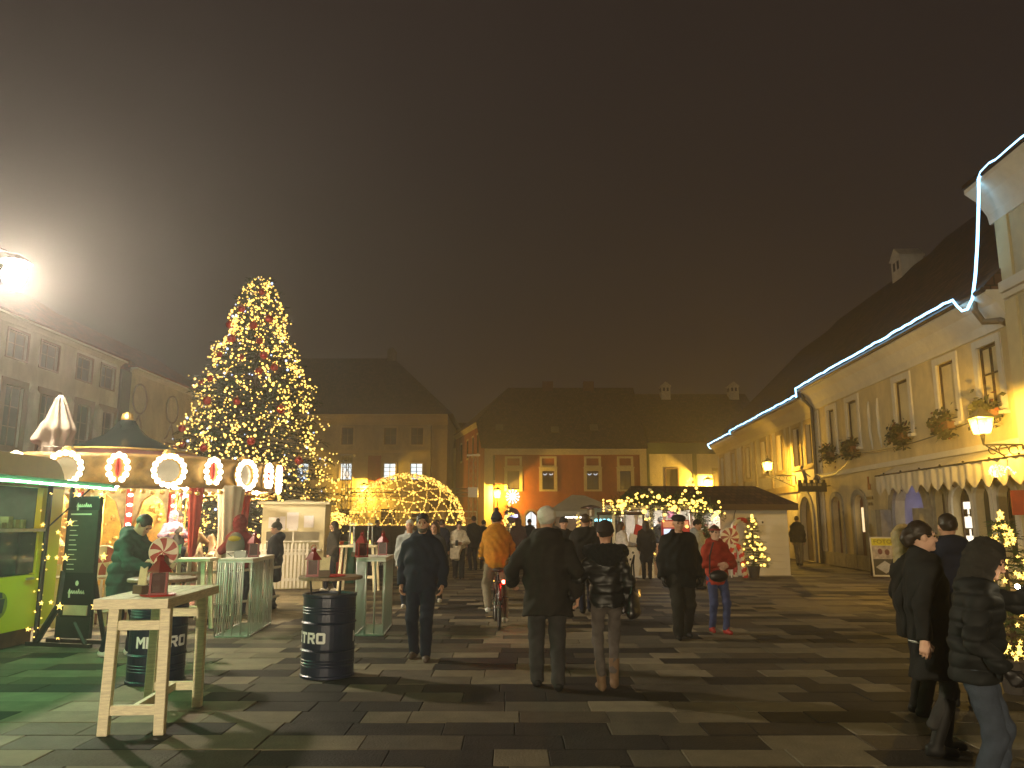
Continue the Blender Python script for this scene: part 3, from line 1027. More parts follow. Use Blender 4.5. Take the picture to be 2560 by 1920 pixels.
for cx, z in ((1.1, 9.0), (5.5, 8.8), (8.6, 9.0)):
    q = MB()
    yy = -.5 + (z - 7.2) * 6.5 / 5.8
    q.box((cx, yy, z + .04), (.6, .75, .1), rx=math.atan2(5.8, 6.5))
    q.obj("roof_window", mat("skylight", (.16, .12, .085), .35, var=.2), Or)
for cx in (4.7, 8.2):
    q = MB().b2(cx, cx + .9, 5.6, 6.4, 12.6, 13.5)
    q.obj("chimney", mat("brick_chimney", (.13, .05, .03), .9, var=.3, scale=12), Or)

Gh = thing("green_trim_house", "white walled house with dark green frieze right of the orange house", "house", (10.42, 60.5, 0))
gx = lambda X: X - 10.42
ops = [(gx(11.9), gx(12.8), 3.6, 5.7), (gx(15.5), gx(16.4), 3.6, 5.7), (gx(12), gx(13), 0, 2.5), (gx(15.2), gx(16.2), 0, 2.5)]
facade(10, 7.7, ops, .3).obj("wall", plaster_pale, Gh)
for o_ in ops:
    window(Gh, *o_, y=.14, frame_m=wood_dark, pane_m=glass_grey, surround=trim_brown, sw=.07, bars=0)
q = MB()
q.b2(0.01, 10, -.12, -.002, 6.85, 7.7).b2(.01, .2, -.09, -.003, 0, 6.84).b2(3.54, 3.86, -.09, -.003, 0, 6.84)
q.obj("trim_band", trim_green, Gh)
gable_roof(Gh, .15, 10, 7.7, 7, 12.7, 14, .45)
chimney(Gh, gx(13.3), 6.4, 11.5, 13.2, .8, plaster_white)
chimney(Gh, gx(19.2), 6.4, 11.5, 13.2, .8, plaster_white)

# ------------------------------------------------------------------ lanterns and street lamps
def wall_lantern(label, mount, rz, arm=1.2, size=.46, glass=lantern_glass, zoff=.42, name="wall_lantern", power=1150.):
    """mount on the wall; the arm reaches out along local -y, the lantern stands on its end"""
    t = thing(name, label, "wall lantern", mount, rz, "lanterns on scrolled wall brackets")
    q = MB()
    q.tube([(0, 0, .0), (0, -arm, 0)], .022, 6)
    q.tube([(0, -.0, -.02), (0, -.0, -.55)], .03, 6)
    q.tube([(0, -arm * .95, -.02), (0, -arm * .6, -.2), (0, -.03, -.52)], .016, 5)
    for k, rr_ in ((.78, .09), (.5, .11), (.25, .1)):
        q.tube([(0, -arm * k + rr_ * math.cos(a * .6), -.12 + rr_ * math.sin(a * .6)) for a in range(10)], .012, 4)
    q.obj("bracket", iron, t)
    a, b, h = size / 2, size * .32, size * .95
    z = zoff - h / 2
    g_ = MB()
    g_.add([(-b, -b - arm, z), (b, -b - arm, z), (b, b - arm, z), (-b, b - arm, z), (-a, -a - arm, z + h), (a, -a - arm, z + h), (a, a - arm, z + h), (-a, a - arm, z + h)],
           [(0, 1, 5, 4), (1, 2, 6, 5), (2, 3, 7, 6), (3, 0, 4, 7), (0, 3, 2, 1)])
    g_.obj("lamp_glass", glass, t)
    q = MB()
    for sx, sy in ((-1, -1), (1, -1), (1, 1), (-1, 1)):
        q.cyl((sx * (b + .008), sy * (b + .008) - arm, z), (sx * (a + .008), sy * (a + .008) - arm, z + h), .011, n=4)
    q.cyl((0, -arm, 0), (0, -arm, z), .02, .06, 6)
    q.obj("lamp_frame", iron, t)
    q = MB()
    q.add([(-a - .05, -a - .05 - arm, z + h + .005), (a + .05, -a - .05 - arm, z + h + .005), (a + .05, a + .05 - arm, z + h + .005), (-a - .05, a + .05 - arm, z + h + .005), (0, -arm, z + h + .26)],
          [(0, 1, 4), (1, 2, 4), (2, 3, 4), (3, 0, 4), (3, 2, 1, 0)])
    q.sph((0, -arm, z + h + .29), .035)
    q.obj("lamp_cap", iron, t)
    ld = bpy.data.lights.new("lantern_flame", 'POINT')
    ld.energy = power
    ld.color = (1., .56, .07)
    ld.shadow_soft_size = .05
    lo_ = bpy.data.objects.new("lantern_flame", ld)
    C.objects.link(lo_)
    lo_.parent = t
    lo_.location = (0, -arm, zoff)
    return t
wx_ = lambda Y: 10.7 + .06 * Y
wall_lantern("glowing amber lantern on scrolled bracket above the scalloped awning", (wx_(17.3) - .35, 17.35, 3.36), RROT, .85, size=.36, power=900.)
wall_lantern("glowing amber lantern on the ochre pilastered house near the arched portal", (wx_(35.4) - .03, 35.4, 3.72), RROT, 1.2, .36)
wall_lantern("small glowing lantern on the white house with the green frieze", (14.9, 60.45, 4.1), 0, .8, .62, lantern_far, power=2600.)
wall_lantern("glowing lantern at the left corner of the orange house", (-1.1, 59.9, 3.3), 0, .8, .6, lantern_far, power=2600.)
wall_lantern("glowing lantern on the cream building left of the light dome", (-12.95, 69.7, 4.1), 0, .8, .66, lantern_far, power=1900.)

def street_lamp(label, x, y, z, side=-1.6):
    t = thing("street_lamp", label, "street lamp", (x + side, y, 0), 0, "street lamps round the square")
    MB().lathe([(.14, 0), (.14, .5), (.09, .6), (.075, 3), (.06, z + .35), (.02, z + .4)], 10).obj("pole", iron, t, smooth=True)
    MB().tube([(0, 0, z + .1), (-side * .4, 0, z + .45), (-side * .8, 0, z + .5), (-side, 0, z + .36)], .03, 6).obj("arm", iron, t)
    MB().lathe([(.08, -.22), (.16, -.08), (.19, .04), (.15, .16), (.08, .24)], 12, (-side, 0, z)).obj("lamp_glass", street_glass, t, smooth=True)
    MB().lathe([(.26, .24), (.24, .27), (.12, .36), (.03, .4)], 12, (-side, 0, z)).obj("lamp_cap", iron, t)
    return t
sl = street_lamp("dazzling street lamp on curved arm above the green food truck", -8.64, 13, 5.86)
sl2 = street_lamp("low street lamp behind the viewpoint", -2.0, -8.0, 2.4)
for c_ in sl2.children:
    if c_.name.startswith("lamp_glass"):
        c_.data.materials[0] = rear_glass

# ------------------------------------------------------------------ closed parasol behind the food truck
PA = thing("closed_parasol", "folded pale market parasol standing behind the green food trailer", "parasol", (-8.2, 14, 0), R(20))
PA.scale = (1.3, 1.3, 1)
MB().cyl((0, 0, 0), (0, 0, 3.92), .035, n=10).obj("pole", white_steel, PA, smooth=True)
MB().b2(-.4, .4, -.4, .4, 0, .12).obj("base", stone_grey, PA, bevel=.02)
f = Field((-.5, -.45, 1.9), (.5, .45, 3.95), .016)
f.cap((0, 0, 3.84), (.01, 0, 3.3), .05, .19, .05).cap((.01, 0, 3.3), (-.02, 0, 2.95), .17, .15, .06).cap((-.02, 0, 2.95), (.0, 0, 2.2), .15, .27, .06)
f.cap((-.1, -.05, 3.35), (-.23, -.08, 3.1), .09, .07, .05).cap((.1, .04, 3.0), (.2, .02, 2.3), .09, .1, .05)
f.fold(.03, lambda x, y_, z: np.sin(np.arctan2(y_, x) * 8 + z * 1.4 + .6 * np.sin(z * 5)))
f.cut((0, 0, 2.15), (0, 0, -1))
link("folded_canopy", np_mesh("folded_canopy", [f.mesh()], mat("parasol_cloth", (.36, .30, .24), .9, var=.1, scale=4)), PA)
MB().tube([(.19 * math.cos(a * .6) - .01, .19 * math.sin(a * .6), 2.97) for a in range(12)], .012, 5).obj("tie", mat("tie_cloth", (.40, .34, .28), .9), PA)

# ------------------------------------------------------------------ fir trees and their lights
def fir(parent, H, prof, z0, rs, whorls, per, tuft, needles=9, mat_=needle_green, droop=.18, lobe=.1):
    lob = lambda th, z: 1 + lobe * math.sin(5 * th + 2.3 * z) + lobe * .8 * math.sin(9 * th - 3.1 * z + 1) + lobe * .9 * math.sin(z * 5.2 + 2 * th)
    V, F = [], []
    wood = MB()
    wood.cyl((0, 0, 0), (0, 0, H * .98), max(.03, H * .018), .012, 8)
    for w in range(whorls):
        z = z0 + (H - z0) * (w / whorls) ** .92 + rs.uniform(-.05, .05) * H / whorls
        for k in range(per):
            th = rs.uniform(0, 2 * math.pi)
            L = prof(z) * lob(th, z) * rs.uniform(.72, 1.05)
            if L < .03:
                continue
            tip = Vector((L * math.cos(th), L * math.sin(th), -L * droop + rs.uniform(-.05, .14) * L))
            base = Vector((0, 0, z))
            wood.tube([base, base + tip * .55 + Vector((0, 0, -.03 * L)), base + tip], [.004 + L * .012, .003 + L * .007, .002], 4)
            d = tip.normalized()
            side = Vector((-math.sin(th), math.cos(th), 0))
            n = max(2, int(L / tuft * 1.25))
            for i in range(n):
                t_ = .25 + .78 * (i + rs.random()) / n
                c = base + tip * t_ + Vector((0, 0, -.03 * L * math.sin(t_ * 3)))
                spread = (1 - t_) * .5 + .25
                for s_ in (-1, 1):
                    ax = (d * rs.uniform(.4, .9) + side * s_ * rs.uniform(.3, 1) * spread * 1.6 + Vector((0, 0, rs.uniform(-.35, .25)))).normalized()
                    for m_ in range(needles):
                        p = c + ax * tuft * 1.15 * m_ / needles
                        q_ = (ax * .75 + Vector((rs.uniform(-1, 1), rs.uniform(-1, 1), rs.uniform(-.7, 1)))).normalized()
                        e = p + q_ * tuft * rs.uniform(.35, .6)
                        wv = q_.cross(ax)
                        wv = (wv.normalized() if wv.length > .01 else side) * tuft * .045
                        o = len(V)
                        V.extend([p - wv, p + wv, e])
                        F.append((o, o + 1, o + 2))
    me = bpy.data.meshes.new("crown")
    me.from_pydata([tuple(v) for v in V], [], F)
    me.materials.append(mat_)
    wood.obj("trunk", bark, parent, fix=False)
    link("crown", me, parent)
    return lob

bulb_mesh = {}
def bulb_geo(r, m, n=6, k=4):
    key = (round(r, 4), m.name)
    if key not in bulb_mesh:
        bulb_mesh[key] = MB().sph((0, 0, 0), r, n, k).mesh("light_bulb", m, fix=False, smooth=True)
    return bulb_mesh[key]

TX, TY, TH = -8.7, 26.0, 10.0
def tprof(z):
    return float(np.interp(z, [0, .9, 2, 3, 4.1, 5.1, 6.1, 7.3, 8.2, 9.4, 9.85, 10.0], [2.1, 2.75, 2.88, 2.65, 2.32, 2.02, 1.7, 1.3, .93, .6, .33, .1]))
tree = thing("christmas_tree", "huge fir hung with warm lights and red baubles behind the carousel", "christmas tree", (TX, TY, 0))
rt = random.Random(21)
tlob = fir(tree, TH, tprof, .7, rt, 84, 8, .27, 8)
strings = thing("tree_lights", "hundreds of warm white bulbs strung over the huge fir", "fairy lights", (TX, TY, 0))
pts = []
for s_ in range(250):
    z = 1.1 + 8.8 * (rt.random() ** 1.0)
    th = rt.uniform(-math.pi, math.pi) if s_ % 3 == 0 else rt.gauss(-1.3, .95)
    dth, dz = rt.choice([-1, 1]) * rt.uniform(.05, .22), -rt.uniform(.05, .2)
    for i in range(rt.randint(8, 15)):
        if .8 < z < 9.98:
            r_ = tprof(z) * tlob(th, z) * rt.uniform(.86, 1.05)
            pts.append((r_ * math.cos(th) + rt.gauss(0, .03), r_ * math.sin(th) + rt.gauss(0, .03), z + rt.gauss(0, .04)))
        th += dth / max(.5, tprof(z)) + rt.gauss(0, .03)
        z += dz + rt.gauss(0, .05)
for i in range(46):
    z = rt.uniform(9.2, 10.05)
    th = rt.uniform(0, 6.28)
    pts.append((tprof(z) * math.cos(th), tprof(z) * math.sin(th), z))
pts.sort(key=lambda p: p[1] - .25 * p[0])
rest = {m: MB() for m in (0, 1)}
for i, p in enumerate(pts):
    r_ = rt.choice([.022, .026, .030, .036, .05])
    cool = rt.random() < .045
    if i < 300:
        link("light_bulb", bulb_geo(r_ * .8 if cool else r_, bulb_cool if cool else bulb_warm), strings, p)
    else:
        rest[int(cool)].sph(p, r_ * .85, 5, 3)
rest[0].obj("far_bulbs", bulb_warm, strings, fix=False, kind='stuff')
rest[1].obj("far_cool_bulbs", bulb_cool, strings, fix=False, kind='stuff')
bauble_red = mat("bauble_red", (.42, .018, .008), .18, metal=.55, var=.08, spec=.7)
bl = [(620, 365), (740, 250), (525, 455), (810, 430), (725, 485), (412, 575), (590, 575), (785, 590), (520, 675), (690, 705), (825, 685), (895, 755), (815, 790), (365, 830), (485, 830),
      (505, 975), (715, 985), (970, 1020), (290, 1125), (195, 1205), (245, 1250), (840, 1225), (550, 1265), (1105, 1325), (1030, 1380), (865, 1510), (1175, 1565), (1085, 1635)]
bm0 = MB().sph((0, 0, 0), .155, 12, 8).mesh("bauble", bauble_red, smooth=True, fix=False)
capm = MB().cyl((0, 0, .15), (0, 0, .2), .035, n=8).mesh("bauble_cap", gold)
bl.sort(key=lambda p: p[1])
ORD = "zeroth first second third fourth fifth sixth seventh eighth ninth tenth eleventh twelfth thirteenth fourteenth fifteenth".split()
rank = [0, 0, 0]
for i, (bx, by) in enumerate(bl):
    z = 10.05 - (by - 110) * .00535 * 1.0
    dx = (bx - 690) * .00485
    rr_ = tprof(z) * 1.0
    dx = max(-rr_, min(rr_, dx))
    o = link("red_bauble", bm0, None, (TX + dx, TY - math.sqrt(max(0, rr_ * rr_ - dx * dx)) - .03, z))
    o.scale = (rt.uniform(.62, .92),) * 3
    link("bauble_cap", capm, o)
    sidew = 0 if dx < -.33 * rr_ else (2 if dx > .33 * rr_ else 1)
    rank[sidew] += 1
    tag(o, "red bauble, %s from the top along the %s of the huge fir" % (ORD[rank[sidew]], ("left edge", "middle", "right edge")[sidew]), "bauble", "red baubles on the huge fir")

# ------------------------------------------------------------------ food truck
TK = thing("food_truck", "lime green food trailer with raised hatch and bright green light strip", "food truck", (-6.6, 6.0, 0))
lime = mat("lime_paint", (.62, .54, .013), .32, var=.06, scale=2, spec=.5)
def round_rect(y0, y1, z0, z1, rt_, rb, n=6):
    p = []
    for (cy, cz, a0, r_) in ((y0 + rb, z0 + rb, 180, rb), (y1 - rb, z0 + rb, 270, rb), (y1 - rt_, z1 - rt_, 0, rt_), (y0 + rt_, z1 - rt_, 90, rt_)):
        for i in range(n + 1):
            a = R(a0 + 90 * i / n)
            p.append((cy + r_ * math.cos(a), cz + r_ * math.sin(a)))
    return p
pr = round_rect(0, 5.6, .24, 2.56, .42, .3)
q = MB()
n = len(pr)
vs = [(0, a, b) for a, b in pr] + [(-2.1, a, b) for a, b in pr]
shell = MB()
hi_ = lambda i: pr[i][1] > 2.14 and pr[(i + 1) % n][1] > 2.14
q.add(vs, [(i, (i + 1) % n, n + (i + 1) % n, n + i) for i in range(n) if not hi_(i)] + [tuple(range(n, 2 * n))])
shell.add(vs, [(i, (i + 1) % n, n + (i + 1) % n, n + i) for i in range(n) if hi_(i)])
oy0, oy1, oz0, oz1 = .6, 5.08, .95, 2.13
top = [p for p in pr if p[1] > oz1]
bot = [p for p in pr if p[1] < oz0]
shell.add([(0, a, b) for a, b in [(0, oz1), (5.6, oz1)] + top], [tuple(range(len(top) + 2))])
q.add([(0, a, b) for a, b in bot + [(5.6, oz0), (0, oz0)]], [tuple(range(len(bot) + 2))])
q.quad((0, 0, oz0), (0, oy0, oz0), (0, oy0, oz1), (0, 0, oz1))
q.quad((0, oy1, oz0), (0, 5.6, oz0), (0, 5.6, oz1), (0, oy1, oz1))
for a, b in (((oy0, oz0), (oy1, oz0)), ((oy1, oz0), (oy1, oz1)), ((oy1, oz1), (oy0, oz1)), ((oy0, oz1), (oy0, oz0))):
    q.quad((0, a[0], a[1]), (0, b[0], b[1]), (-.08, b[0], b[1]), (-.08, a[0], a[1]))
q.obj("body", lime, TK)
shell.obj("shaded_body_top", mat("lime_paint_shaded", (.22, .145, .02), .4, var=.1), TK)  # top of the lime body, its weaker light painted in as brown
q = MB()
q.b2(-2.05, -2.0, .2, 5.4, .5, 2.4)
q.b2(-2, -.1, 5.1, 5.14, .6, 2.3)
q.b2(-2, -.1, .2, 5.3, .88, .92)
MB().b2(-1.2, -.9, 1.5, 4.5, 2.3, 2.34).obj("ceiling_lamp", glow("truck_lamp", (.85, 1., .6), 7.), TK)
q.obj("interior_wall", mat("interior_panel", (.10, .13, .11), .7, var=.2), TK)
q = MB()
q.b2(-.62, .1, oy0 + .02, oy1 - .02, 1.53, 1.57)
q.obj("counter", mat("steel_counter", (.42, .44, .42), .35, metal=.6), TK)
q = MB().b2(-.05, -.02, oy0 + .02, oy1 - .02, .97, 1.52)
q.obj("front_glass", mat("front_glass", (.018, .024, .03), .12, spec=.6), TK)
q = MB()
v_, f_ = text_geo("le", .3, 0, .01)
q.add([(-.012, 3.86 + x_, 1.17 + y_) for x_, y_, z_ in v_], f_)
q.obj("lettering", glow("truck_letters", (.3, 1., .45), .7, 'NONE'), TK)
q = MB()
q.box((.36, 2.8, 2.2), (.78, 5.55, .06), ry=R(4))
q.obj("hatch", mat("hatch_grey", (.24, .22, .13), .5, var=.15), TK)
MB().b2(.745, .765, .03, 5.57, 2.11, 2.2).obj("hatch_lip", mat("lip_black", (.012, .012, .010), .8, spec=.05), TK)
q = MB().tube([(.782, .1, 2.13), (.782, 3, 2.135), (.782, 5.55, 2.13)], .0085, 6)
q.obj("light_strip", led_green, TK)
for y_ in (.7, 5.2):
    MB().tube([(.62, y_, 2.15), (.02, y_ - .02, 1.55)], .012, 5).obj("hatch_strut", iron, TK)
q = MB()
q.b2(-1.5, -1.46, 4.05, 4.55, 1.62, 2.1)
q.obj("menu_sheet", paper_warm, TK)
q = MB()
q.b2(-1.0, -.5, 3.45, 4.2, 1.58, 1.64).b2(-1.0, -.5, 3.4, 4.25, 1.85, 1.9).b2(-1.0, -.95, 3.4, 4.25, 1.58, 1.85).b2(-.98, -.52, 3.6, 4.1, 1.64, 1.84)
q.obj("coffee_machine", mat("machine_grey", (.42, .44, .46), .35, metal=.5), TK)
q = MB()
for i, (yy, h_) in enumerate(((4.35, .1), (4.5, .08), (4.63, .16), (4.78, .12), (4.92, .12), (4.2, .08))):
    q.b2(-.3, -.16, yy, yy + .1, 1.572, 1.572 + h_)
q.obj("counter_goods", mat("goods_green", (.32, .42, .18), .5, var=.4, scale=9), TK)
q = MB()
q.lathe([(.17, 0), (.17, .012)], 18)
o = q.obj("sticker", mat("sticker_disc", (.20, .21, .02), .5), TK, loc=(.004, 4.35, .6))
o.rotation_euler = (0, R(90), 0)
q = MB().prism([(4.28, .5), (4.42, .5), (4.45, .68), (4.25, .68)], .018, .022, 'x').prism([(4.3, .69), (4.4, .69), (4.38, .76), (4.32, .76)], .018, .022, 'x')
q.obj("cup_emblem", mat("emblem_blue", (.02, .03, .05), .5), TK)
q = MB()
for y_ in (2.2, 2.95):
    q.cyl((-.05, y_, .34), (-.28, y_, .34), .34, n=20)
q.obj("wheel", black_plastic, TK)
MB().b2(-1.9, -.1, .3, 5.3, .02, .22).obj("skirt", mat("skirt_wood", (.11, .06, .035), .8, var=.3), TK)
MB().b2(.02, .05, 4.85, 5.0, .885, .915).obj("latch", steel, TK)

# ------------------------------------------------------------------ black menu stand with star bulbs
MS = thing("menu_stand", "tall black drinks menu board on runner feet beside the green food trailer", "menu board", (-5.9, 10.95, 0), R(-14))
MB().box((0, 0, 1.2), (.5, .07, 1.62)).obj("board", mat("board_black", (.005, .005, .005), .6, spec=.15), MS, bevel=.01)
q = MB()
q.b2(-.24, .24, -.05, -.036, .98, 1.82)
q.obj("menu_panel", mat("menu_print", (.016, .016, .010), .6, var=.3, scale=14), MS)
q = MB()
def scribble(m, cx, cz, w, h):
    for k in range(7):
        x0 = cx - w / 2 + w * k / 7
        m.tube([(x0, -.042, cz - h * .2), (x0 + w / 14, -.042, cz + h * (.5 if k in (0, 4) else .25)), (x0 + w / 8, -.042, cz - h * .25)], .009, 4)
    m.tube([(cx - w * .45, -.042, cz + h * .3), (cx - w * .42, -.042, cz - h * .9)], .012, 4)
scribble(q, 0, 1.88, .24, .07)
scribble(q, 0, .72, .26, .08)
q.sph((.0, -.045, .84), .028, 6, 4, (1, .3, 1.3))
for i in range(11):
    w_ = rnd.uniform(.1, .17)
    q.b2(-.19, -.19 + w_, -.053, -.0505, 1.02 + i * .065, 1.03 + i * .065)
q.b2(-.2, .14, -.053, -.0505, 1.755, 1.775)
q.obj("lettering", mat("menu_ink", (.5, .49, .36), .7), MS)
MB().b2(-.18, .2, -.05, -.036, .42, .55).obj("light_panel", mat("dull_plate", (.38, .30, .20), .35), MS)
q = MB()
q.b2(-.75, .3, -.05, .0, .0, .05).b2(-.75, .3, .3, .35, .0, .05)
q.tube([(-.6, -.02, .05), (-.28, -.02, .55), (-.25, -.02, 1.0)], .045, 6).tube([(.2, -.02, .05), (.0, -.02, .32)], .03, 6).tube([(.2, .32, .05), (.2, .04, .9)], .03, 6)
q.b2(-.3, .25, -.03, .03, .12, .4)
q.obj("runner_feet", black_plastic, MS)
SL = thing("star_lights", "string of starry warm bulbs round the posts beside the black menu board", "fairy lights", (-6.15, 11.1, 0))
q = MB()
q.cyl((-.42, .1, 0), (-.42, .1, 2.25), .035, n=8).cyl((-.12, .12, 0), (-.12, .12, 2.2), .03, n=8)
q.obj("post", iron, SL)
sp = [(.12, -.2, 2.04), (.5, -.25, 2.03), (.07, -.2, 1.65), (.6, -.25, 1.2), (.05, -.2, 1.18), (.55, -.28, .55), (.05, -.22, .54), (-.14, -.1, 1.52), (-.3, 0, 1.18), (-.1, -.05, 1.36), (-.18, 0, 1.17), (-.33, 0, .56), (-.2, 0, .57), (-.45, -.05, .22), (.0, -.1, .12), (-.42, 0, 1.62)]
for i, p in enumerate(sp):
    q = MB()
    rr_ = .026 if i < 7 else .017
    q.sph((0, 0, 0), rr_, 8, 6)
    for a in range(5):
        q.cyl((0, 0, 0), (rr_ * 2.2 * math.cos(a * 1.2566 + .3), 0, rr_ * 2.2 * math.sin(a * 1.2566 + .3)), rr_ * .5, .001, 4, caps=False)
    q.obj("star_bulb", bulb_warm, SL, loc=p)
q = MB()
for i in range(34):
    q.sph((-.42 + rnd.gauss(0, .05), .05 + rnd.uniform(-.1, .1), rnd.uniform(.1, 2.1)), .011, 5, 3)
q.obj("small_bulbs", bulb_amber, SL, kind='stuff', fix=False)

# ------------------------------------------------------------------ tables, barrels, lanterns
BT = thing("bar_table", "tall pale timber standing table with slatted top nearest the viewer", "table", (-3.05, 7.03, 0), R(4.5))
slat = MB().b2(-.048, .048, -.66, .66, 1.02, 1.06).mesh("slat", wood_raw, bevel=.004)
for i in range(5):
    link("slat", slat, BT, (-.204 + i * .102, 0, 0))
q = MB()
q.b2(-.285, .285, -.70, -.662, .985, 1.062).b2(-.285, .285, .662, .70, .985, 1.062).b2(-.285, -.258, -.66, .66, .985, 1.062).b2(.258, .285, -.66, .66, .985, 1.062)
q.obj("top_frame", wood_raw, BT, bevel=.003)
legm = MB().prism([(-.04, 0), (.04, 0), (.04, .985), (-.04, .985)], -.035, .035, 'y').mesh("leg", wood_raw, bevel=.004)
for sx in (-1, 1):
    for sy in (-1, 1):
        o = link("leg", legm, BT, (sx * .215, sy * .47, 0))
        o.rotation_euler = (0, R(-sx * .8), 0)
for sy in (-1, 1):
    MB().b2(-.17, .17, sy * .47 - .02, sy * .47 + .02, .80, .875).obj("upper_rail", wood_raw, BT, bevel=.003)
    MB().b2(-.175, .175, sy * .47 - .02, sy * .47 + .02, .15, .225).obj("stretcher", wood_raw, BT, bevel=.003)
MB().b2(-.022, .022, -.45, .45, .155, .22).obj("long_stretcher", wood_raw, BT, bevel=.003)

BLOCK = {  # heavy block capitals, strokes as quads on a 1 x 1 cell
    "M": [[(0, 0), (.24, 0), (.24, 1), (0, 1)], [(.76, 0), (1, 0), (1, 1), (.76, 1)], [(.24, 1), (.24, .62), (.5, .3), (.5, .68)], [(.76, 1), (.5, .68), (.5, .3), (.76, .62)]],
    "E": [[(0, 0), (.3, 0), (.3, 1), (0, 1)], [(.3, 0), (.9, 0), (.9, .22), (.3, .22)], [(.3, .39), (.82, .39), (.82, .6), (.3, .6)], [(.3, .78), (.9, .78), (.9, 1), (.3, 1)]],
    "T": [[(0, .77), (.95, .77), (.95, 1), (0, 1)], [(.33, 0), (.62, 0), (.62, .77), (.33, .77)]],
    "R": [[(0, 0), (.28, 0), (.28, 1), (0, 1)], [(.28, .79), (.75, .79), (.9, .98), (.28, 1)], [(.66, .45), (.95, .5), (.97, .88), (.66, .8)], [(.28, .36), (.85, .4), (.68, .57), (.28, .57)], [(.42, .37), (.68, 0), (1, 0), (.72, .39)]],
    "O": [[(0, .12), (.28, .24), (.28, .76), (0, .88)], [(.72, .24), (1, .12), (1, .88), (.72, .76)], [(.12, 0), (.88, 0), (1, .12), (.72, .24), (.28, .24), (0, .12)], [(0, .88), (.28, .76), (.72, .76), (1, .88), (.88, 1), (.12, 1)]],
}
def block_word(word, h, slant=.0):
    vs, fs, x0 = [], [], 0.
    w = h * .88
    tot = len(word) * w + (len(word) - 1) * h * .08
    for ch_ in word:
        for poly in BLOCK[ch_]:
            o = len(vs)
            vs += [(x0 + a * w - tot / 2, b_ * h - h / 2) for a, b_ in poly]
            fs.append(tuple(range(o, o + len(poly))))
        x0 += w + h * .08
    return vs, fs
def barrel(label, x, y, rz, disc=True, h=.88):
    t = thing("oil_barrel", label, "barrel", (x, y, 0), rz, "navy steel barrels used as tables")
    r_ = .285
    pf = [(r_ - .01, 0), (r_ + .012, .008), (r_ + .012, .03), (r_, .04), (r_, .27)]
    for z in (.29, .575):
        pf += [(r_, z - .012), (r_ + .016, z), (r_, z + .018)]
        if z < .5:
            pf += [(r_, .57 - .03)]
    for z in (.68, .71, .74):
        pf += [(r_, z - .008), (r_ + .006, z), (r_, z + .008)]
    pf += [(r_, .84), (r_ + .012, .855), (r_ + .012, .88), (r_ - .012, .88), (r_ - .015, .86), (0.01, .86)]
    low = [(r_, .12), (r_ + .006, .13), (r_, .14), (r_, .15), (r_ + .006, .16), (r_, .17), (r_, .18), (r_ + .006, .19), (r_, .20)]
    pf = pf[:4] + low + pf[4:]
    MB().lathe(pf, 40).obj("drum", navy_metal, t, smooth=False)
    v_, f_ = block_word("METRO", .115)
    for k in range(2):
        q = MB()
        a0 = math.pi * k
        q.add([((r_ + .004) * math.sin(a0 + x_ / r_), -(r_ + .004) * math.cos(a0 + x_ / r_), .43 + y_) for x_, y_ in v_], f_)
        q.obj("lettering", white_print, t, fix=False)
    if disc:
        q = MB()
        q.lathe([(.34, 1.03), (.35, 1.035), (.35, 1.062), (.34, 1.067)], 32)
        q.obj("table_disc", mat("disc_wood", (.22, .14, .08), .5, var=.25, grain=(3, 20, 3)), t)
        for a in range(3):
            MB().cyl((.2 * math.cos(a * 2.1), .2 * math.sin(a * 2.1), .86), (.22 * math.cos(a * 2.1), .22 * math.sin(a * 2.1), 1.03), .012, n=6).obj("disc_leg", iron, t)
    return t
b1 = barrel("navy barrel lettered METRO standing behind the pale timber table", -3.78, 8.68, R(33))
b2_ = barrel("navy barrel lettered METRO with round wooden top and red lantern", -2.03, 8.98, R(-48))
barrel("navy METRO barrel beside the leaning sign board near the stalls", 4.32, 26.0, R(4), False)
barrel("dark barrel far behind the red lanterns, left of the walking man", -4.15, 24.2, R(40), False)

red_lac = mat("red_lacquer", (.24, .010, .007), .35, var=.15, scale=8)
def red_lantern(label, x, y, z, s=1., rz=0):
    t = thing("candle_lantern", label, "lantern", (x, y, z), rz, "red candle lanterns on the tables")
    q = MB()
    w = .055 * s
    q.b2(-w - .012, w + .012, -w - .012, w + .012, 0, .025)
    for sx in (-1, 1):
        for sy in (-1, 1):
            q.b2(sx * w - .008, sx * w + .008, sy * w - .008, sy * w + .008, .025, .17 * s)
    q.obj("frame", red_lac, t)
    MB().b2(-w + .01, w - .01, -w + .01, w - .01, .026, .165 * s).obj("pane", mat("lantern_pane", (.07, .008, .006), .3, alpha=.8, spec=.2), t)
    q = MB()
    q.lathe([(w * 1.6, 0), (w * 1.5, .012), (w * .7, .07 * s), (w * .45, .085 * s), (w * .5, .11 * s), (w * .1, .13 * s)], 4, (0, 0, .17 * s))
    q.obj("cap", red_lac, t)
    q = MB().tube([(.025 * math.cos(a * .7), 0, .3 * s + .025 * math.sin(a * .7)) for a in range(10)], .004, 4)
    q.obj("ring", red_paint, t)
    return t
red_lantern("red lantern bearing the peppermint disc on the pale timber table", -2.93, 6.66, 1.062, 1.1, R(20))
red_lantern("red lantern standing on the round barrel top", -2.2, 8.85, 1.067, 1.05, R(10))
red_lantern("taller red lantern on the near end of the right wire table", -2.3, 12.2, 1.13, 1.25, R(30))
red_lantern("red lantern at the far end of the right wire table", -2.1, 12.95, 1.13, 1.2, R(5))
red_lantern("red lantern on the left wire table before the red hooded person", -4.05, 12.5, 1.12, 1.25, R(15))

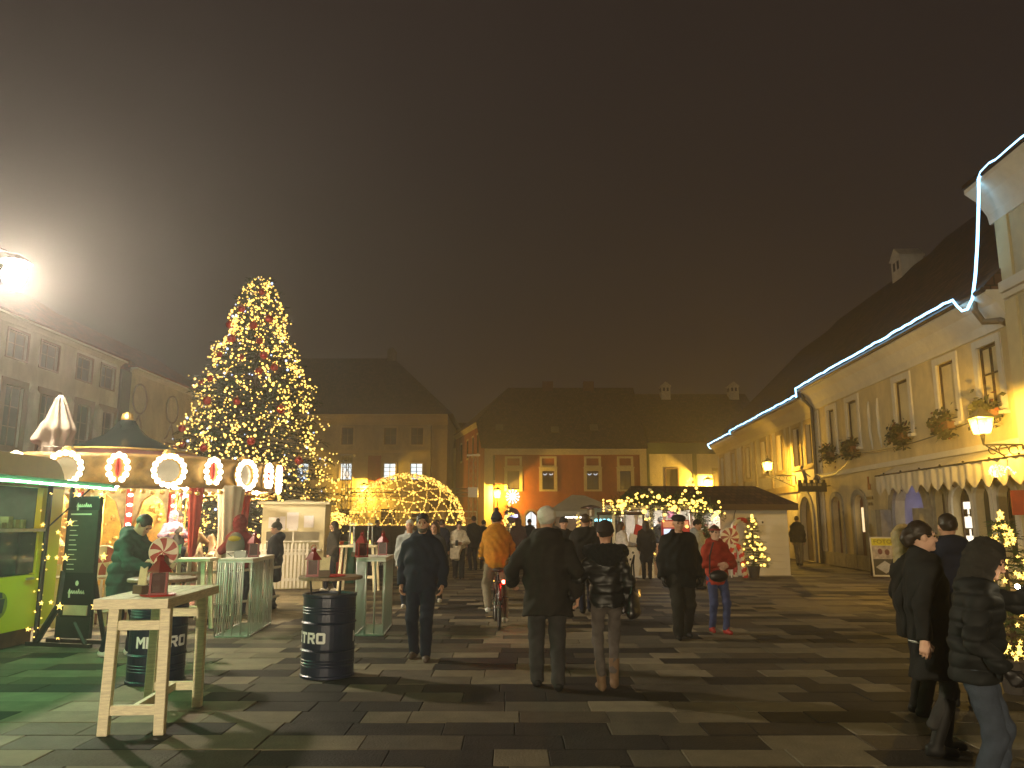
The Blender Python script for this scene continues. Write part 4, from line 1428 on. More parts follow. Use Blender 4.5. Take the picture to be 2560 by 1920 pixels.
def tray(label, x, y, z, r_):
    tag(MB().lathe([(r_, 0), (r_ + .012, .012), (r_, .014), (r_ - .02, .006), (.01, .006)], 24).obj("tray", red_paint, None, loc=(x, y, z)), label, "tray", "red trays on the tables")
tray("round red tray under the lantern on the pale timber table", -2.93, 6.66, 1.061, .13)
tray("round red tray on the barrel top beside the menu card", -2.0, 8.92, 1.067, .14)
def card_box(label, x, y, z, m, rz=0):
    t = thing("menu_box", label, "menu holder", (x, y, z), rz, "menu holders on the tables")
    MB().b2(-.06, .06, -.04, .04, 0, .07).obj("box", mat("box_brown", (.12, .075, .045), .6), t)
    MB().prism([(-.05, .06), (.05, .06), (.06, .22), (.02, .2), (-.03, .22)], -.005, .005, 'y').obj("card", m, t)
card_box("brown holder with cream menu card on the round barrel top", -2.06, 8.8, 1.068, paper_warm, R(8))
card_box("brown holder with white card on the right wire table", -2.42, 12.35, 1.13, paper, R(-8))
card_box("brown pot with cream slips beside the peppermint disc", -3.07, 6.66, 1.075, paper_warm, R(-30))
card_box("green napkin holder on the timber stand by the carousel", -5.25, 12.5, 1.1, mat("napkin_green", (.42, .68, .42), .8), R(20))

def swirl_disc(r_, n, m1, m2, th=.03):
    b = [MB(), MB()]
    for k in range(2 * n):
        m = b[k % 2]
        seg, st = 5, 6
        prev = None
        for j in range(st + 1):
            rr_ = r_ * (.04 + .96 * j / st)
            tw = .35 * (j / st)
            cur = [(rr_ * math.cos(math.pi * (k + i / seg) / n + tw), rr_ * math.sin(math.pi * (k + i / seg) / n + tw)) for i in range(seg + 1)]
            if prev:
                for i in range(seg):
                    for s_ in (-1, 1):
                        bu = lambda p: s_ * th * (.5 + .5 * math.sqrt(max(0, 1 - (math.hypot(*p) / r_) ** 2)))
                        a_, b_, c_, d_ = prev[i], prev[i + 1], cur[i + 1], cur[i]
                        m.quad((a_[0], bu(a_), a_[1]), (b_[0], bu(b_), b_[1]), (c_[0], bu(c_), c_[1]), (d_[0], bu(d_), d_[1]))
            prev = cur
        m.add([(p[0], -th * .5, p[1]) for p in prev] + [(p[0], th * .5, p[1]) for p in prev], [(i, i + 1, seg + 2 + i, seg + 1 + i) for i in range(seg)])
    return b
def lollipop(label, x, y, zc, r_, rz=0, n=6, z0=0., red=red_dull, white=ivory):
    t = thing("candy_lollipop", label, "candy decoration", (x, y, z0), rz, "peppermint discs on sticks")
    a, b = swirl_disc(r_, n, red, white, r_ * .16)
    a.obj("red_swirl", red, t, smooth=True, loc=(0, 0, zc - z0))
    b.obj("white_swirl", white, t, smooth=True, loc=(0, 0, zc - z0))
    q = MB().tube([(r_ * 1.0 * math.cos(i * math.pi / 16), 0, r_ * math.sin(i * math.pi / 16) + zc - z0) for i in range(33)], r_ * .09, 6)
    q.obj("rim", white, t, smooth=True)
    MB().cyl((0, 0, 0), (0, 0, zc - z0 - r_), .012 + r_ * .03, n=8).obj("stick", white_paint, t)
lollipop("red and cream peppermint disc standing over the pale timber table", -2.96, 6.78, 1.41, .115, R(6), 6, 1.06)
lollipop("peppermint disc on a stick before the white hut", 6.66, 24.3, 1.2, .27, R(-4), 7)
lollipop("round red and cream disc left of the woman in red", 6.05, 24.6, 1.2, .27, R(8), 3)
lollipop("half hidden red swirl disc behind the man in green light", -6.75, 13.2, 1.0, .26, R(10), 3)

def cage_table(label, x, y, rz, w, l, h):
    t = thing("wire_table", label, "table", (x, y, 0), rz, "white wire frame standing tables")
    q = MB()
    for z in (.012, h - .045):
        for sx in (-1, 1):
            q.b2(sx * w / 2 - .012, sx * w / 2 + .012, -l / 2, l / 2, z - .012, z + .012)
        for sy in (-1, 1):
            q.b2(-w / 2 + .012, w / 2 - .012, sy * l / 2 - .012, sy * l / 2 + .012, z - .012, z + .012)
    q.obj("frame", white_steel, t)
    rod = MB().cyl((0, 0, .024), (0, 0, h - .057), .011, n=6).mesh("rod", white_steel, smooth=True)
    n1, n2 = max(2, round(l / .125)), max(2, round(w / .125))
    for i in range(n1 + 1):
        for sx in (-1, 1):
            link("rod", rod, t, (sx * w / 2, -l / 2 + l * i / n1, 0))
    for i in range(1, n2):
        for sy in (-1, 1):
            link("rod", rod, t, (-w / 2 + w * i / n2, sy * l / 2, 0))
    bar = MB().b2(-w / 2 + .012, w / 2 - .012, -.006, .006, .002, .016).mesh("floor_bar", white_steel)
    for i in range(1, n1):
        link("floor_bar", bar, t, (0, -l / 2 + l * i / n1, 0))
    MB().b2(-w / 2 - .01, w / 2 + .01, -l / 2 - .01, l / 2 + .01, h - .033, h).obj("table_top", wood_white, t, bevel=.003)
cage_table("white wire frame table in front of the red hooded person", -4.17, 12.62, R(5), .48, 1.5, 1.12)
cage_table("white wire frame table left of the walking man in navy", -2.15, 12.6, R(3), .42, 1.15, 1.13)
tag(MB().b2(-.09, .09, -.06, .06, 0, .1).obj("tin_box", mat("tin_grey", (.2, .2, .19), .4, metal=.4), None, loc=(-4.2, 12.35, 1.12), rz=R(10), bevel=.008), "grey tin on the left wire table", "tin")

def timber_stand(label, x, y, rz=0):
    t = thing("timber_stand", label, "table", (x, y, 0), rz, "rough timber high tables")
    MB().b2(-.5, .5, -.25, .25, 1.05, 1.1).obj("table_top", wood_raw, t, bevel=.005)
    for sx in (-1, 1):
        for sy in (-1, 1):
            q = MB().cyl((sx * .45, sy * .2, 0), (sx * .38, sy * .18, 1.05), .04, n=4)
            q.obj("leg", wood_raw, t)
    MB().b2(-.4, .4, -.02, .02, .3, .37).obj("stretcher", wood_raw, t)
timber_stand("timber high table with green napkin holder beside the carousel", -5.2, 12.6, R(4))
timber_stand("timber high table with glass heaters near the gift box", -3.75, 19.6, R(-5))
for k, x_ in ((0, -3.95), (1, -3.5)):
    t = thing("table_heater", ("slim glass flame lamp on the left of the far timber table", "slim glass flame lamp on the right of the far timber table")[k], "lamp", (x_, 19.6, 1.1), 0, "flame lamps on the far timber table")
    q = MB()
    q.b2(-.07, .07, -.07, .07, 0, .03)
    for sx in (-1, 1):
        for sy in (-1, 1):
            q.cyl((sx * .06, sy * .06, .03), (sx * .045, sy * .045, .5), .006, n=4)
    q.b2(-.06, .06, -.06, .06, .5, .53)
    q.obj("frame", steel, t)
    MB().cyl((0, 0, .04), (0, 0, .3 if k == 0 else .12), .022, .006, 8).obj("flame", bulb_amber, t)

# ------------------------------------------------------------------ carousel
CX, CY, CR = -7.95, 16.0, 2.9
CA = thing("carousel", "glittering gilded carousel with round mirrors framed in bulbs", "carousel", (CX, CY, 0))
MB().lathe([(CR, .0), (CR + .05, .03), (CR + .05, .2), (CR, .23), (.01, .23)], 48).obj("platform", mat("platform_red", (.16, .05, .035), .6, var=.2), CA)
roof_dark = mat("canopy_dark", (.007, .009, .008), .2, var=.7, scale=2.2, spec=.1)
MB().lathe([(2.92, 2.80), (2.2, 2.88), (1.35, 3.02)], 48, cap=False).obj("canopy_skirt", mat("canopy_maroon", (.09, .025, .025), .3, var=.3), CA, smooth=True)
MB().lathe([(1.33, 3.04), (.85, 3.2), (.44, 3.39), (.25, 3.57), (.16, 3.72)], 32, cap=False).obj("canopy", roof_dark, CA, smooth=True)
MB().lathe([(1.37, 3.01), (1.40, 3.03), (1.37, 3.06)], 48, cap=False).obj("canopy_ring", gold, CA)
MB().lathe([(.11, 3.72), (.12, 3.76), (.1, 3.86), (.03, 3.9)], 12).obj("finial", gold, CA)
MB().lathe([(2.92, 2.26), (2.99, 2.3), (2.96, 2.5), (2.99, 2.74), (2.93, 2.82), (2.85, 2.8), (2.85, 2.28)], 48, cap=False).obj("rounding_board", gold_panel, CA, smooth=True)
mirror = mat("mirror_glass", (.62, .58, .50), .25, metal=.35, var=.35, scale=2.)
oval_bulb = MB().sph((0, 0, 0), .05, 8, 5).mesh("medallion_bulb", bulb_white, smooth=True, fix=False)
fr_m = MB()
fr_m.tube([(.235 * math.cos(a * math.pi / 12), -.03, .235 * math.sin(a * math.pi / 12)) for a in range(25)], .05, 6)
fr_m.lathe([(.09, 0), (.12, .03), (.05, .1)], 8, (0, -.0, .27))
fr_m = fr_m.mesh("medallion", gold)
mi_m = MB().add([(.22 * math.cos(a * math.pi / 12), -.035, .22 * math.sin(a * math.pi / 12)) for a in range(24)], [tuple(range(24))]).mesh("mirror", mirror)
pn_m = MB().prism([(-.1, -.22), (.1, -.22), (.13, .0), (.1, .2), (0, .26), (-.1, .2), (-.13, 0)], -.04, .0, 'y').mesh("jester_panel", gold_panel)
fg_m = MB()
fg_m.sph((0, -.07, .03), .06, 8, 6, (.8, .5, 2.6)).sph((0, -.07, .17), .028, 8, 6)
fg_m = fg_m.mesh("red_figure", red_paint, smooth=True)
nb_m = 0
for k in range(24):
    a = R(25 + 15 * (k - 1))
    o_ = (CR + .1) * math.sin(a), -(CR + .1) * math.cos(a), 2.54
    facing = math.cos(a - R(26)) > -.15
    if k % 2 == 0:
        p = link("medallion", fr_m, CA, o_, a)
        link("mirror", mi_m, p)
        n, rr_ = 16, .255
    else:
        p = link("jester_panel", pn_m, CA, o_, a)
        link("red_figure", fg_m, p)
        n, rr_ = 11, .2
    bl_ = MB()
    for i in range(n):
        t_ = 2 * math.pi * i / n if k % 2 == 0 else R(-60 + 300 * i / (n - 1))
        px, pz = (rr_ * math.cos(t_), rr_ * math.sin(t_)) if k % 2 == 0 else (.145 * math.cos(t_), .22 * math.sin(t_) + .02)
        if facing:
            link("medallion_bulb", oval_bulb, p, (px, -.085, pz))
q = MB()
for k in range(120):
    a = 2 * math.pi * k / 120
    sc = .055 + .035 * abs(math.sin(a * 12))
    q.sph(((CR + .07) * math.sin(a), -(CR + .07) * math.cos(a), 2.25 - sc), .05, 5, 3, (1, 1, .8))
q.obj("scalloped_fringe", gold, CA, smooth=True, fix=False)
# inside: mirrored drum with gilded panels and bulb columns
MB().lathe([(1.05, .23), (1.05, 2.3)], 16, cap=False).obj("centre_drum", mat("drum_cream", (.72, .58, .30), .5, var=.4, scale=5, bump=.6, bscale=9), CA)
MB().lathe([(2.86, 2.32), (1.05, 2.36)], 32, cap=False).obj("ceiling", ivory, CA)
for k in range(8):
    a = R(45 * k + 12)
    q = MB()
    q.prism([(-.3, .5), (.3, .5), (.34, 1.6), (.2, 2.05), (0, 2.2), (-.2, 2.05), (-.34, 1.6)], -.05, .02, 'y')
    for i in range(16):
        q.sph((rnd.uniform(-.26, .26), -.06, rnd.uniform(.8, 2.0)), rnd.uniform(.03, .07), 6, 4, (1, .5, 1))
    q.obj("gilded_panel", gold, CA, loc=(1.08 * math.sin(a), -1.08 * math.cos(a), 0), rz=a)
    q = MB()
    a2 = a + R(22.5)
    q.b2(-.06, .06, -.05, 0, .3, 2.28)
    o = q.obj("bulb_column", red_paint, CA, loc=(1.12 * math.sin(a2), -1.12 * math.cos(a2), 0), rz=a2)
    q = MB()
    for i in range(10):
        q.sph((0, -.07, .5 + i * .185), .042, 7, 4, (1.2, .7, .8))
    q.obj("column_bulbs", bulb_white, o, fix=False)
for k in range(12):
    a = R(30 * k + 20)
    q = MB()
    q.cyl((2.3 * math.sin(a), -2.3 * math.cos(a), .23), (2.3 * math.sin(a), -2.3 * math.cos(a), 2.34), .02, n=8)
    q.obj("brass_pole", gold, CA, smooth=True)
    q = MB()
    for i in range(3):
        q.sph(((2.62) * math.sin(a + (i - 1) * .07), -(2.62) * math.cos(a + (i - 1) * .07), 2.27), .05, 7, 4, (1.4, 1.4, .6))
    q.obj("ceiling_bulbs", bulb_hot, CA, fix=False)
horse_white = mat("horse_paint", (.66, .56, .38), .4, var=.15, scale=6)
horse_dark = mat("horse_brown", (.30, .18, .08), .4, var=.3, scale=6)
f = Field((-.6, -.2, .3), (.75, .2, 1.35), .025)
f.cap((-.3, 0, .85), (.28, 0, .86), .16, .15, .05).cap((.3, 0, .92), (.48, 0, 1.18), .12, .08, .05).cap((.46, 0, 1.2), (.66, 0, 1.05), .08, .05, .04)
f.cap((.44, 0, 1.22), (.43, 0, 1.31), .03, .015, .02).cap((-.42, 0, .92), (-.55, 0, .55), .05, .03, .04)
for sy in (-.08, .08):
    f.cap((.28, sy, .8), (.45, sy, .58), .06, .04, .03).cap((.45, sy, .58), (.36, sy, .40), .035, .03, .02)
    f.cap((-.32, sy, .78), (-.42, sy, .58), .075, .045, .03).cap((-.42, sy, .58), (-.52, sy, .42), .04, .03, .02)
hm = np_mesh("carousel_horse", [f.mesh()], horse_white)
hm2 = hm.copy()
hm2.materials[0] = horse_dark
sd = MB().sph((0, 0, 1.0), .17, 10, 6, (1.1, .95, .35)).mesh("saddle", red_paint, smooth=True)
for k in range(12):
    a = R(30 * k + 20)
    p = link("carousel_horse", hm2 if k % 3 == 1 else hm, CA, (2.3 * math.sin(a), -2.3 * math.cos(a), .1 + .12 * (k % 2)), a)
    link("saddle", sd, p)
# tied back curtain at the rim
f = Field((-.35, -.3, .2), (.35, .3, 2.3), .022)
f.cap((0, 0, 2.3), (-.02, 0, 1.35), .24, .15, .05).cap((-.02, 0, 1.35), (-.06, 0, .3), .15, .27, .05)
f.fold(.022, lambda x, y_, z: np.sin(np.arctan2(y_, x) * 9 + z * .8))
ca = R(59)
link("curtain", np_mesh("curtain", [f.mesh()], mat("curtain_cream", (.58, .50, .38), .9, var=.12, scale=3)), CA, ((CR + .02) * math.sin(ca + .12), -(CR + .02) * math.cos(ca + .12), 0))
f = Field((-.2, -.2, .9), (.2, .2, 2.3), .022)
f.cap((0, 0, 2.3), (0, 0, 1.0), .13, .05, .05)
f.fold(.02, lambda x, y_, z: np.sin(np.arctan2(y_, x) * 7))
for dv in (-.12, .3):
    link("red_curtain", np_mesh("red_curtain", [f.mesh()], mat("curtain_red", (.40, .04, .025), .9, var=.2)), CA, (CR * math.sin(ca + dv) * .97, -CR * math.cos(ca + dv) * .97, 0))
q = MB()
for k in range(24):
    a = R(15 * k + 4)
    q.b2(-.04, .04, -.015, .015, .2, 1.15)
gate = MB().b2(-.035, .035, -.012, .012, .02, 1.0).mesh("picket", wood_white)
cf = thing("carousel_fence", "low pale picket fence in front of the gilded carousel", "fence", (CX, CY, 0))
for k in range(26):
    a = R(4 + 3.0 * k)
    link("picket", gate, cf, ((CR + .5) * math.sin(a), -(CR + .5) * math.cos(a), 0), a)
q = MB()
for z in (.25, .8):
    q.tube([((CR + .53) * math.sin(R(3 + 3 * k)), -(CR + .53) * math.cos(R(3 + 3 * k)), z) for k in range(28)], .025, 5)
q.obj("rail", wood_white, cf)

# flag pole with round bulbs in front of the fir
fp = thing("bulb_post", "thin white post with a bulb sign on top in front of the huge fir", "post", (-6.05, 17.4, 0))
MB().cyl((0, 0, 0), (0, 0, 2.75), .025, n=8).obj("pole", white_paint, fp)
MB().b2(-.12, .12, -.04, .04, 2.3, 2.75).obj("sign_box", white_paint, fp)
q = MB()
for i in range(4):
    for j in range(2):
        q.sph((-.06 + .12 * j, -.06, 2.36 + i * .11), .04, 6, 4)
q.obj("bulbs", bulb_warm, fp, fix=False)

# ------------------------------------------------------------------ ticket kiosk and picket fence
KI = thing("ticket_kiosk", "small cream ticket booth with paper notices above its counter window", "kiosk", (-5.62, 20.75, 0), R(6))
kc = mat("kiosk_cream", (.62, .55, .34), .6, var=.06, stain=.12)
q = MB()
q.b2(-.78, .78, -.6, -.56, 0, .98).b2(-.78, -.66, -.6, -.56, .98, 2.1).b2(.66, .78, -.6, -.56, .98, 2.1).b2(-.66, .66, -.6, -.56, 1.42, 2.1)
q.b2(-.78, -.74, -.56, .6, 0, 2.1).b2(.74, .78, -.56, .6, 0, 2.1).b2(-.74, .74, .56, .6, 0, 2.1)
q.obj("wall", kc, KI)
MB().b2(-.9, .9, -.72, .72, 2.1, 2.17).obj("roof", kc, KI)
q = MB().lathe([(.5, 2.17), (.3, 2.22), (.05, 2.25)], 4)
q.obj("roof_cap", kc, KI)
MB().b2(-.72, .72, -.74, -.6, .94, .98).obj("counter", white_paint, KI)
MB().b2(-.015, .015, -.59, -.57, .98, 1.42).obj("mullion", white_paint, KI)
MB().b2(-.66, .66, -.6, -.57, 1.16, 1.19).obj("glazing_bar", white_paint, KI)
for (x0, x1, z0, z1) in ((-.62, -.36, 1.5, 1.78), (-.34, -.2, 1.46, 1.8), (-.17, .12, 1.5, 1.9), (-.12, .1, 1.44, 1.62), (.26, .5, 1.52, 1.82)):
    MB().b2(x0, x1, -.608 - rnd.random() * .002, -.601, z0, z1).obj("notice", paper, KI)
q = MB().b2(-.5, -.3, -.3, -.2, .9, 1.3)
q.sph((-.4, -.25, 1.3), .13, 8, 6)
q.obj("chair_back", mat("chair_brown", (.14, .08, .05), .7), KI)
MB().b2(-.5, .5, -.1, .1, 2.04, 2.08).obj("ceiling_lamp", glow("kiosk_lamp", (1., .85, .75), 6.), KI)
wf = thing("picket_fence", "white picket fence in front of the ticket booth", "fence", (-5.65, 19.75, 0), R(16))
pk = MB().prism([(-.03, .05), (.03, .05), (.03, 1.1), (0, 1.15), (-.03, 1.1)], -.01, .01, 'y').mesh("picket", white_paint)
for k in range(13):
    link("picket", pk, wf, (-.55 + k * .092, 0, 0))
MB().b2(-.58, .6, .011, .035, .22, .29).b2(-.58, .6, .011, .035, .85, .92).obj("rail", white_paint, wf)

# heart of bulbs on a gift box
hb = thing("bulb_heart", "dense heart shaped mass of tiny bulbs beside the ticket booth", "light decoration", (-5.05, 22.0, 0))
q = MB()
for i in range(420):
    a, r_ = rnd.uniform(0, 6.283), math.sqrt(rnd.random())
    x_, z_ = r_ * math.cos(a), r_ * math.sin(a)
    if z_ < -.2 and abs(x_) > .75 + z_ * .6:
        continue
    q.sph((x_ * .5, rnd.uniform(-.15, .15), 1.55 + z_ * .36 + .12 * abs(x_)), .02, 5, 3)
for i in range(34):
    q.sph((.2 + rnd.gauss(0, .035), -.2, .65 + i * .02), .019, 5, 3)
q.obj("bulbs", bulb_warm, hb, kind='stuff', fix=False)
MB().cyl((0, 0, 0), (0, 0, 1.5), .04, n=8).obj("pole", iron, hb)
gb = thing("gift_box", "tall teal gift box with red ribbon beneath the heart of bulbs", "decoration", (-4.72, 22.3, 0), R(8))
MB().b2(-.32, .32, -.3, .3, 0, 1.12).obj("box", mat("teal_paper", (.03, .17, .13), .5, var=.1), gb, bevel=.01)
MB().b2(-.16, .02, -.31, -.301, 0, 1.12).b2(-.16, .02, -.31, .31, 1.121, 1.13).obj("ribbon", red_paint, gb)

# ------------------------------------------------------------------ stage, light dome, truss
ST = thing("stage", "low grey panelled stage under the light dome", "stage", (-6.0, 46, 0))
MB().b2(-5, 4.2, -3.8, 3.6, .0, 1.45).obj("deck", mat("stage_grey", (.16, .14, .11), .8, var=.15, stain=.2), ST)
for k in range(8):
    MB().b2(-4.9 + k * 1.13, -3.83 + k * 1.13, -3.86, -3.805, .08, 1.3).obj("panel", mat("stage_panel", (.13, .115, .09), .8, var=.2), ST)
q = MB()
for k in range(9):
    q.cyl((-4.6 + k * 1.05, 3.3, 1.45), (-4.6 + k * 1.05, 3.3, 2.3), .04, n=6)
q.cyl((-4.6, 3.3, 2.3), (3.8, 3.3, 2.3), .04, n=6).cyl((-4.6, 3.3, 1.9), (3.8, 3.3, 1.9), .03, n=6)
q.obj("railing", white_steel, ST)
DM = thing("light_dome", "geodesic dome outlined in golden fairy lights on the stage", "light dome", (-5.98, 45.2, 1.5))
import bmesh
bmd = bmesh.new()
bmesh.ops.create_icosphere(bmd, subdivisions=3, radius=3.3)
q, bb, mem = MB(), MB(), MB()
rz_d = R(18)
def dome_pt(v):
    x_, y_, z_ = v
    c_, s_ = math.cos(rz_d), math.sin(rz_d)
    return Vector((x_ * c_ - y_ * s_, x_ * s_ + y_ * c_, max(z_, 0) * .88))
def lit_line(a, b, step=.095):
    a, b = Vector(a), Vector(b)
    q.cyl(a, b, .022, n=5, caps=False)
    n_ = max(1, int((b - a).length / step))
    for i in range(n_):
        p = a.lerp(b, (i + rnd.random() * .8) / n_)
        big = rnd.random() < .22
        bb.sph((p.x + rnd.gauss(0, .014), p.y + rnd.gauss(0, .014), p.z + rnd.gauss(0, .014)), .06 if big else .033, 5, 3)
for e in bmd.edges:
    if min(e.verts[0].co.z, e.verts[1].co.z) > -.2 and min(dome_pt(e.verts[0].co).y, dome_pt(e.verts[1].co).y) > -.75:
        lit_line(dome_pt(e.verts[0].co), dome_pt(e.verts[1].co))
for f_ in bmd.faces:
    if all(v.co.z > 1.6 for v in f_.verts) and all(dome_pt(v.co).y > -.75 for v in f_.verts):
        mem.add([tuple(dome_pt(v.co) * .995) for v in f_.verts], [(0, 1, 2)])
bmd.free()
for yy, rr_ in ((-.9, 3.22), (-1.25, 3.1)):
    ar = [Vector((rr_ * math.cos(math.pi * i / 20), yy, max(0, rr_ * math.sin(math.pi * i / 20) * .86))) for i in range(21)]
    for i in range(20):
        lit_line(ar[i], ar[i + 1], .09)
q.obj("strut_lattice", alu_truss, DM, fix=False, kind="stuff")
bb.obj("bulbs", bulb_amber, DM, kind='stuff', fix=False)
mm = mat("dome_skin", (.55, .36, .12), .6, alpha=.35)
mem.obj("membrane", mm, DM)
TR = thing("truss_gantry", "metal lattice gantry standing behind the light dome", "truss", (-6.3, 48.5, 0))
q = MB()
def lattice(a, b, w=.2, n=12):
    a, b = Vector(a), Vector(b)
    d = (b - a).normalized()
    u_ = d.orthogonal().normalized()
    v_ = d.cross(u_)
    cs = [(u_ * sx + v_ * sy) * w for sx, sy in ((-1, -1), (1, -1), (1, 1), (-1, 1))]
    for c_ in cs:
        q.cyl(a + c_, b + c_, .03, n=5)
    for i in range(n):
        for k in range(4):
            q.cyl(a.lerp(b, i / n) + cs[(k + i) % 4], a.lerp(b, (i + 1) / n) + cs[(k + i + 1) % 4], .016, n=4, caps=False)
lattice((-3.9, 0, 0), (-3.9, 0, 5.7))
lattice((3.9, 0, 0), (3.9, 0, 5.7))
lattice((-3.9, 0, 3.45), (3.9, 0, 3.45), .16, 24)
q.obj("lattice", alu_truss, TR, fix=False)
q = MB()
for x_ in (-3.9, 3.9):
    MB().b2(x_ - .4, x_ + .4, -.3, .3, 5.7, 5.78).obj("top_plate", alu_truss, TR)
MB().b2(3.6, 4.2, -.32, .32, 3.15, 3.75).obj("sleeve_block", alu_truss, TR)

# ------------------------------------------------------------------ market huts on the right
HT = thing("market_hut", "white painted market hut with dark hipped roof and an open lit counter on its left", "market hut", (6.6, 25, 0))
hw = mat("hut_white", (.70, .66, .57), .7, var=.05, scale=2, stain=.1)
q = MB()
q.b2(-.04, 2.1, 0, .06, 0, 2.2).b2(2.04, 2.1, .06, 2.8, 0, 2.2).b2(-2.7, 2.04, 2.74, 2.8, 0, 2.2).b2(-.04, .0, .06, 1.4, 0, 2.2)
q.obj("wall", hw, HT)
plank = MB().b2(0, 2.12, -.014, -.002, 0, .215).mesh("plank", hw, bevel=.004)
for i in range(10):
    link("plank", plank, HT, (-.03, 0, .012 + i * .219))
q = MB()
q.b2(-2.7, -.05, -.05, .45, .92, .98)
q.obj("counter", wood_raw, HT)
MB().b2(-2.7, -.05, .0, .03, 0, .919).obj("counter_front", wood_raw, HT)
q = MB()
for x_ in (-2.68, -1.8, -.95):
    q.b2(x_ - .04, x_ + .04, -.04, .04, .98, 2.2)
q.obj("post", white_paint, HT)
MB().b2(-2.65, -.06, 2.5, 2.73, 1.0, 2.1).obj("back_shelf", mat("shelf_back", (.66, .62, .55), .7), HT)
MB().b2(-2.5, -.2, .5, .56, 2.14, 2.18).obj("strip_lamp", glow("hut_lamp", (1., .93, .78), 130.), HT)
q = MB()
q.add([(-3.0, -.45, 2.2), (2.35, -.45, 2.2), (2.35, 3.2, 2.2), (-3.0, 3.2, 2.2), (-2.6, 1.4, 2.85), (1.55, 1.4, 2.85)], [(0, 1, 5, 4), (1, 2, 5), (2, 3, 4, 5), (3, 0, 4), (0, 3, 2, 1)])
me = q.mesh("roof", roof_brown)
roof_uv(me)
link("roof", me, HT)
MB().b2(-2.95, 2.3, -.47, -.42, 2.02, 2.2).obj("eave_board", wood_dark, HT)
q = MB().tube([(.5, -.02, 2.1), (.42, -.03, 1.9), (.4, -.02, 1.7)], .012, 4)
q.obj("cable", iron, HT)
MB().b2(1.15, 1.35, -.04, -.016, 1.55, 1.72).obj("socket", white_paint, HT, bevel=.01)
MB().b2(1.27, 1.32, -.05, -.041, 1.62, 1.68).obj("switch", black_plastic, HT)
q = MB().b2(-2.75, 2.15, -.12, 2.9, -.03, .02)
q.obj("base", stone_grey, HT)

def goods(name, label, cat, x, y, z, build, m, group=None, smooth=False):
    q = MB()
    build(q)
    return tag(q.obj(name, m, None, smooth=smooth, loc=(x, y, z)), label, cat, group)
goods("sweet_jar", "glass-red jar of sweets at the left end of the lit hut counter", "jar", 4.3, 25.15, .98, lambda q: q.lathe([(.1, 0), (.11, .2), (.06, .24), (.07, .28)], 12), red_paint)
goods("red_machine", "round bright red candy machine on the lit hut counter", "candy machine", 6.1, 25.15, .98, lambda q: q.lathe([(.2, 0), (.26, .2), (.2, .38), (.08, .46), (.05, .5)], 16), glow("red_machine_glow", (.9, .03, .02), .25, 'NONE'), smooth=True)
for i in range(7):
    t = thing("candy_cane", "%s %s candy cane from the left on the lit hut counter" % (ORD[i + 1], ("red", "white")[i % 2]), "candy cane", (5.55 + i * .13, 25.05, .98), 0, "small candy canes on the hut counter")
    ps = [(0, 0, .0), (0, 0, .5), (.02, 0, .58), (.07, 0, .6), (.11, 0, .55)]
    MB().tube(ps, .018, 6).obj("cane", white_paint if i % 2 else red_paint, t)
for i, (x_, z_) in enumerate(((4.6, 1.15), (4.9, 1.5), (5.2, 1.2), (5.7, 1.55), (6.1, 1.2), (6.3, 1.7), (5.5, 1.8), (4.5, 1.8))):
    goods("gift_bag", ["red packet low at the far left of the hut's back shelf", "white packet mid height on the left of the hut's back shelf", "pink packet low in the middle of the hut's back shelf", "yellow packet mid height on the right of the hut's back shelf", "red packet low on the right of the hut's back shelf", "white packet high at the far right of the hut's back shelf", "pink packet high in the middle of the hut's back shelf", "yellow packet high at the far left of the hut's back shelf"][i], "packet", x_, 27.35, z_, lambda q: q.b2(-.11, .11, -.06, .06, 0, .22), [red_paint, paper, mat("pink_pack", (.6, .2, .35), .6), paper_warm][i % 4], "packets on the hut's back shelf")

def candy_cane(label, x, y, h, rz=0, lean=0., r_=.075):
    t = thing("giant_candy_cane", label, "candy decoration", (x, y, 0), rz, "giant red and white candy canes")
    path = [Vector((0, 0, h * .76 * i / 22)) for i in range(23)]
    c_ = Vector((h * .14, 0, h * .76))
    path += [c_ + Vector((-h * .14 * math.cos(a), 0, h * .14 * math.sin(a))) for a in [math.pi * 1.12 * i / 10 for i in range(1, 11)]]
    path = [p + Vector((lean * p.z, 0, 0)) for p in path]
    n = 12
    fr = []
    for i, p in enumerate(path):
        d = (path[min(i + 1, len(path) - 1)] - path[max(0, i - 1)]).normalized()
        w = Vector((0, 1, 0))
        u_ = d.cross(w).normalized()
        fr.append([p + (u_ * math.cos(2 * math.pi * j / n) + w * math.sin(2 * math.pi * j / n)) * r_ for j in range(n)])
    ms = [MB(), MB()]
    for i in range(len(path) - 1):
        for j in range(n):
            k = int((j * 6 / n + i) // 3) % 2
            ms[k].quad(fr[i][j], fr[i][(j + 1) % n], fr[i + 1][(j + 1) % n], fr[i + 1][j])
    ms[0].quad(*fr[-1])
    ms[0].obj("red_stripe", red_paint, t, smooth=True, fix=False)
    ms[1].obj("white_stripe", ivory, t, smooth=True, fix=False)
candy_cane("tall giant candy cane leaning on the white hut wall", 6.88, 24.65, 1.92, 0)
candy_cane("shorter giant candy cane beside the woman in the red jacket", 7.05, 24.2, 1.05, R(170), .12, .085)

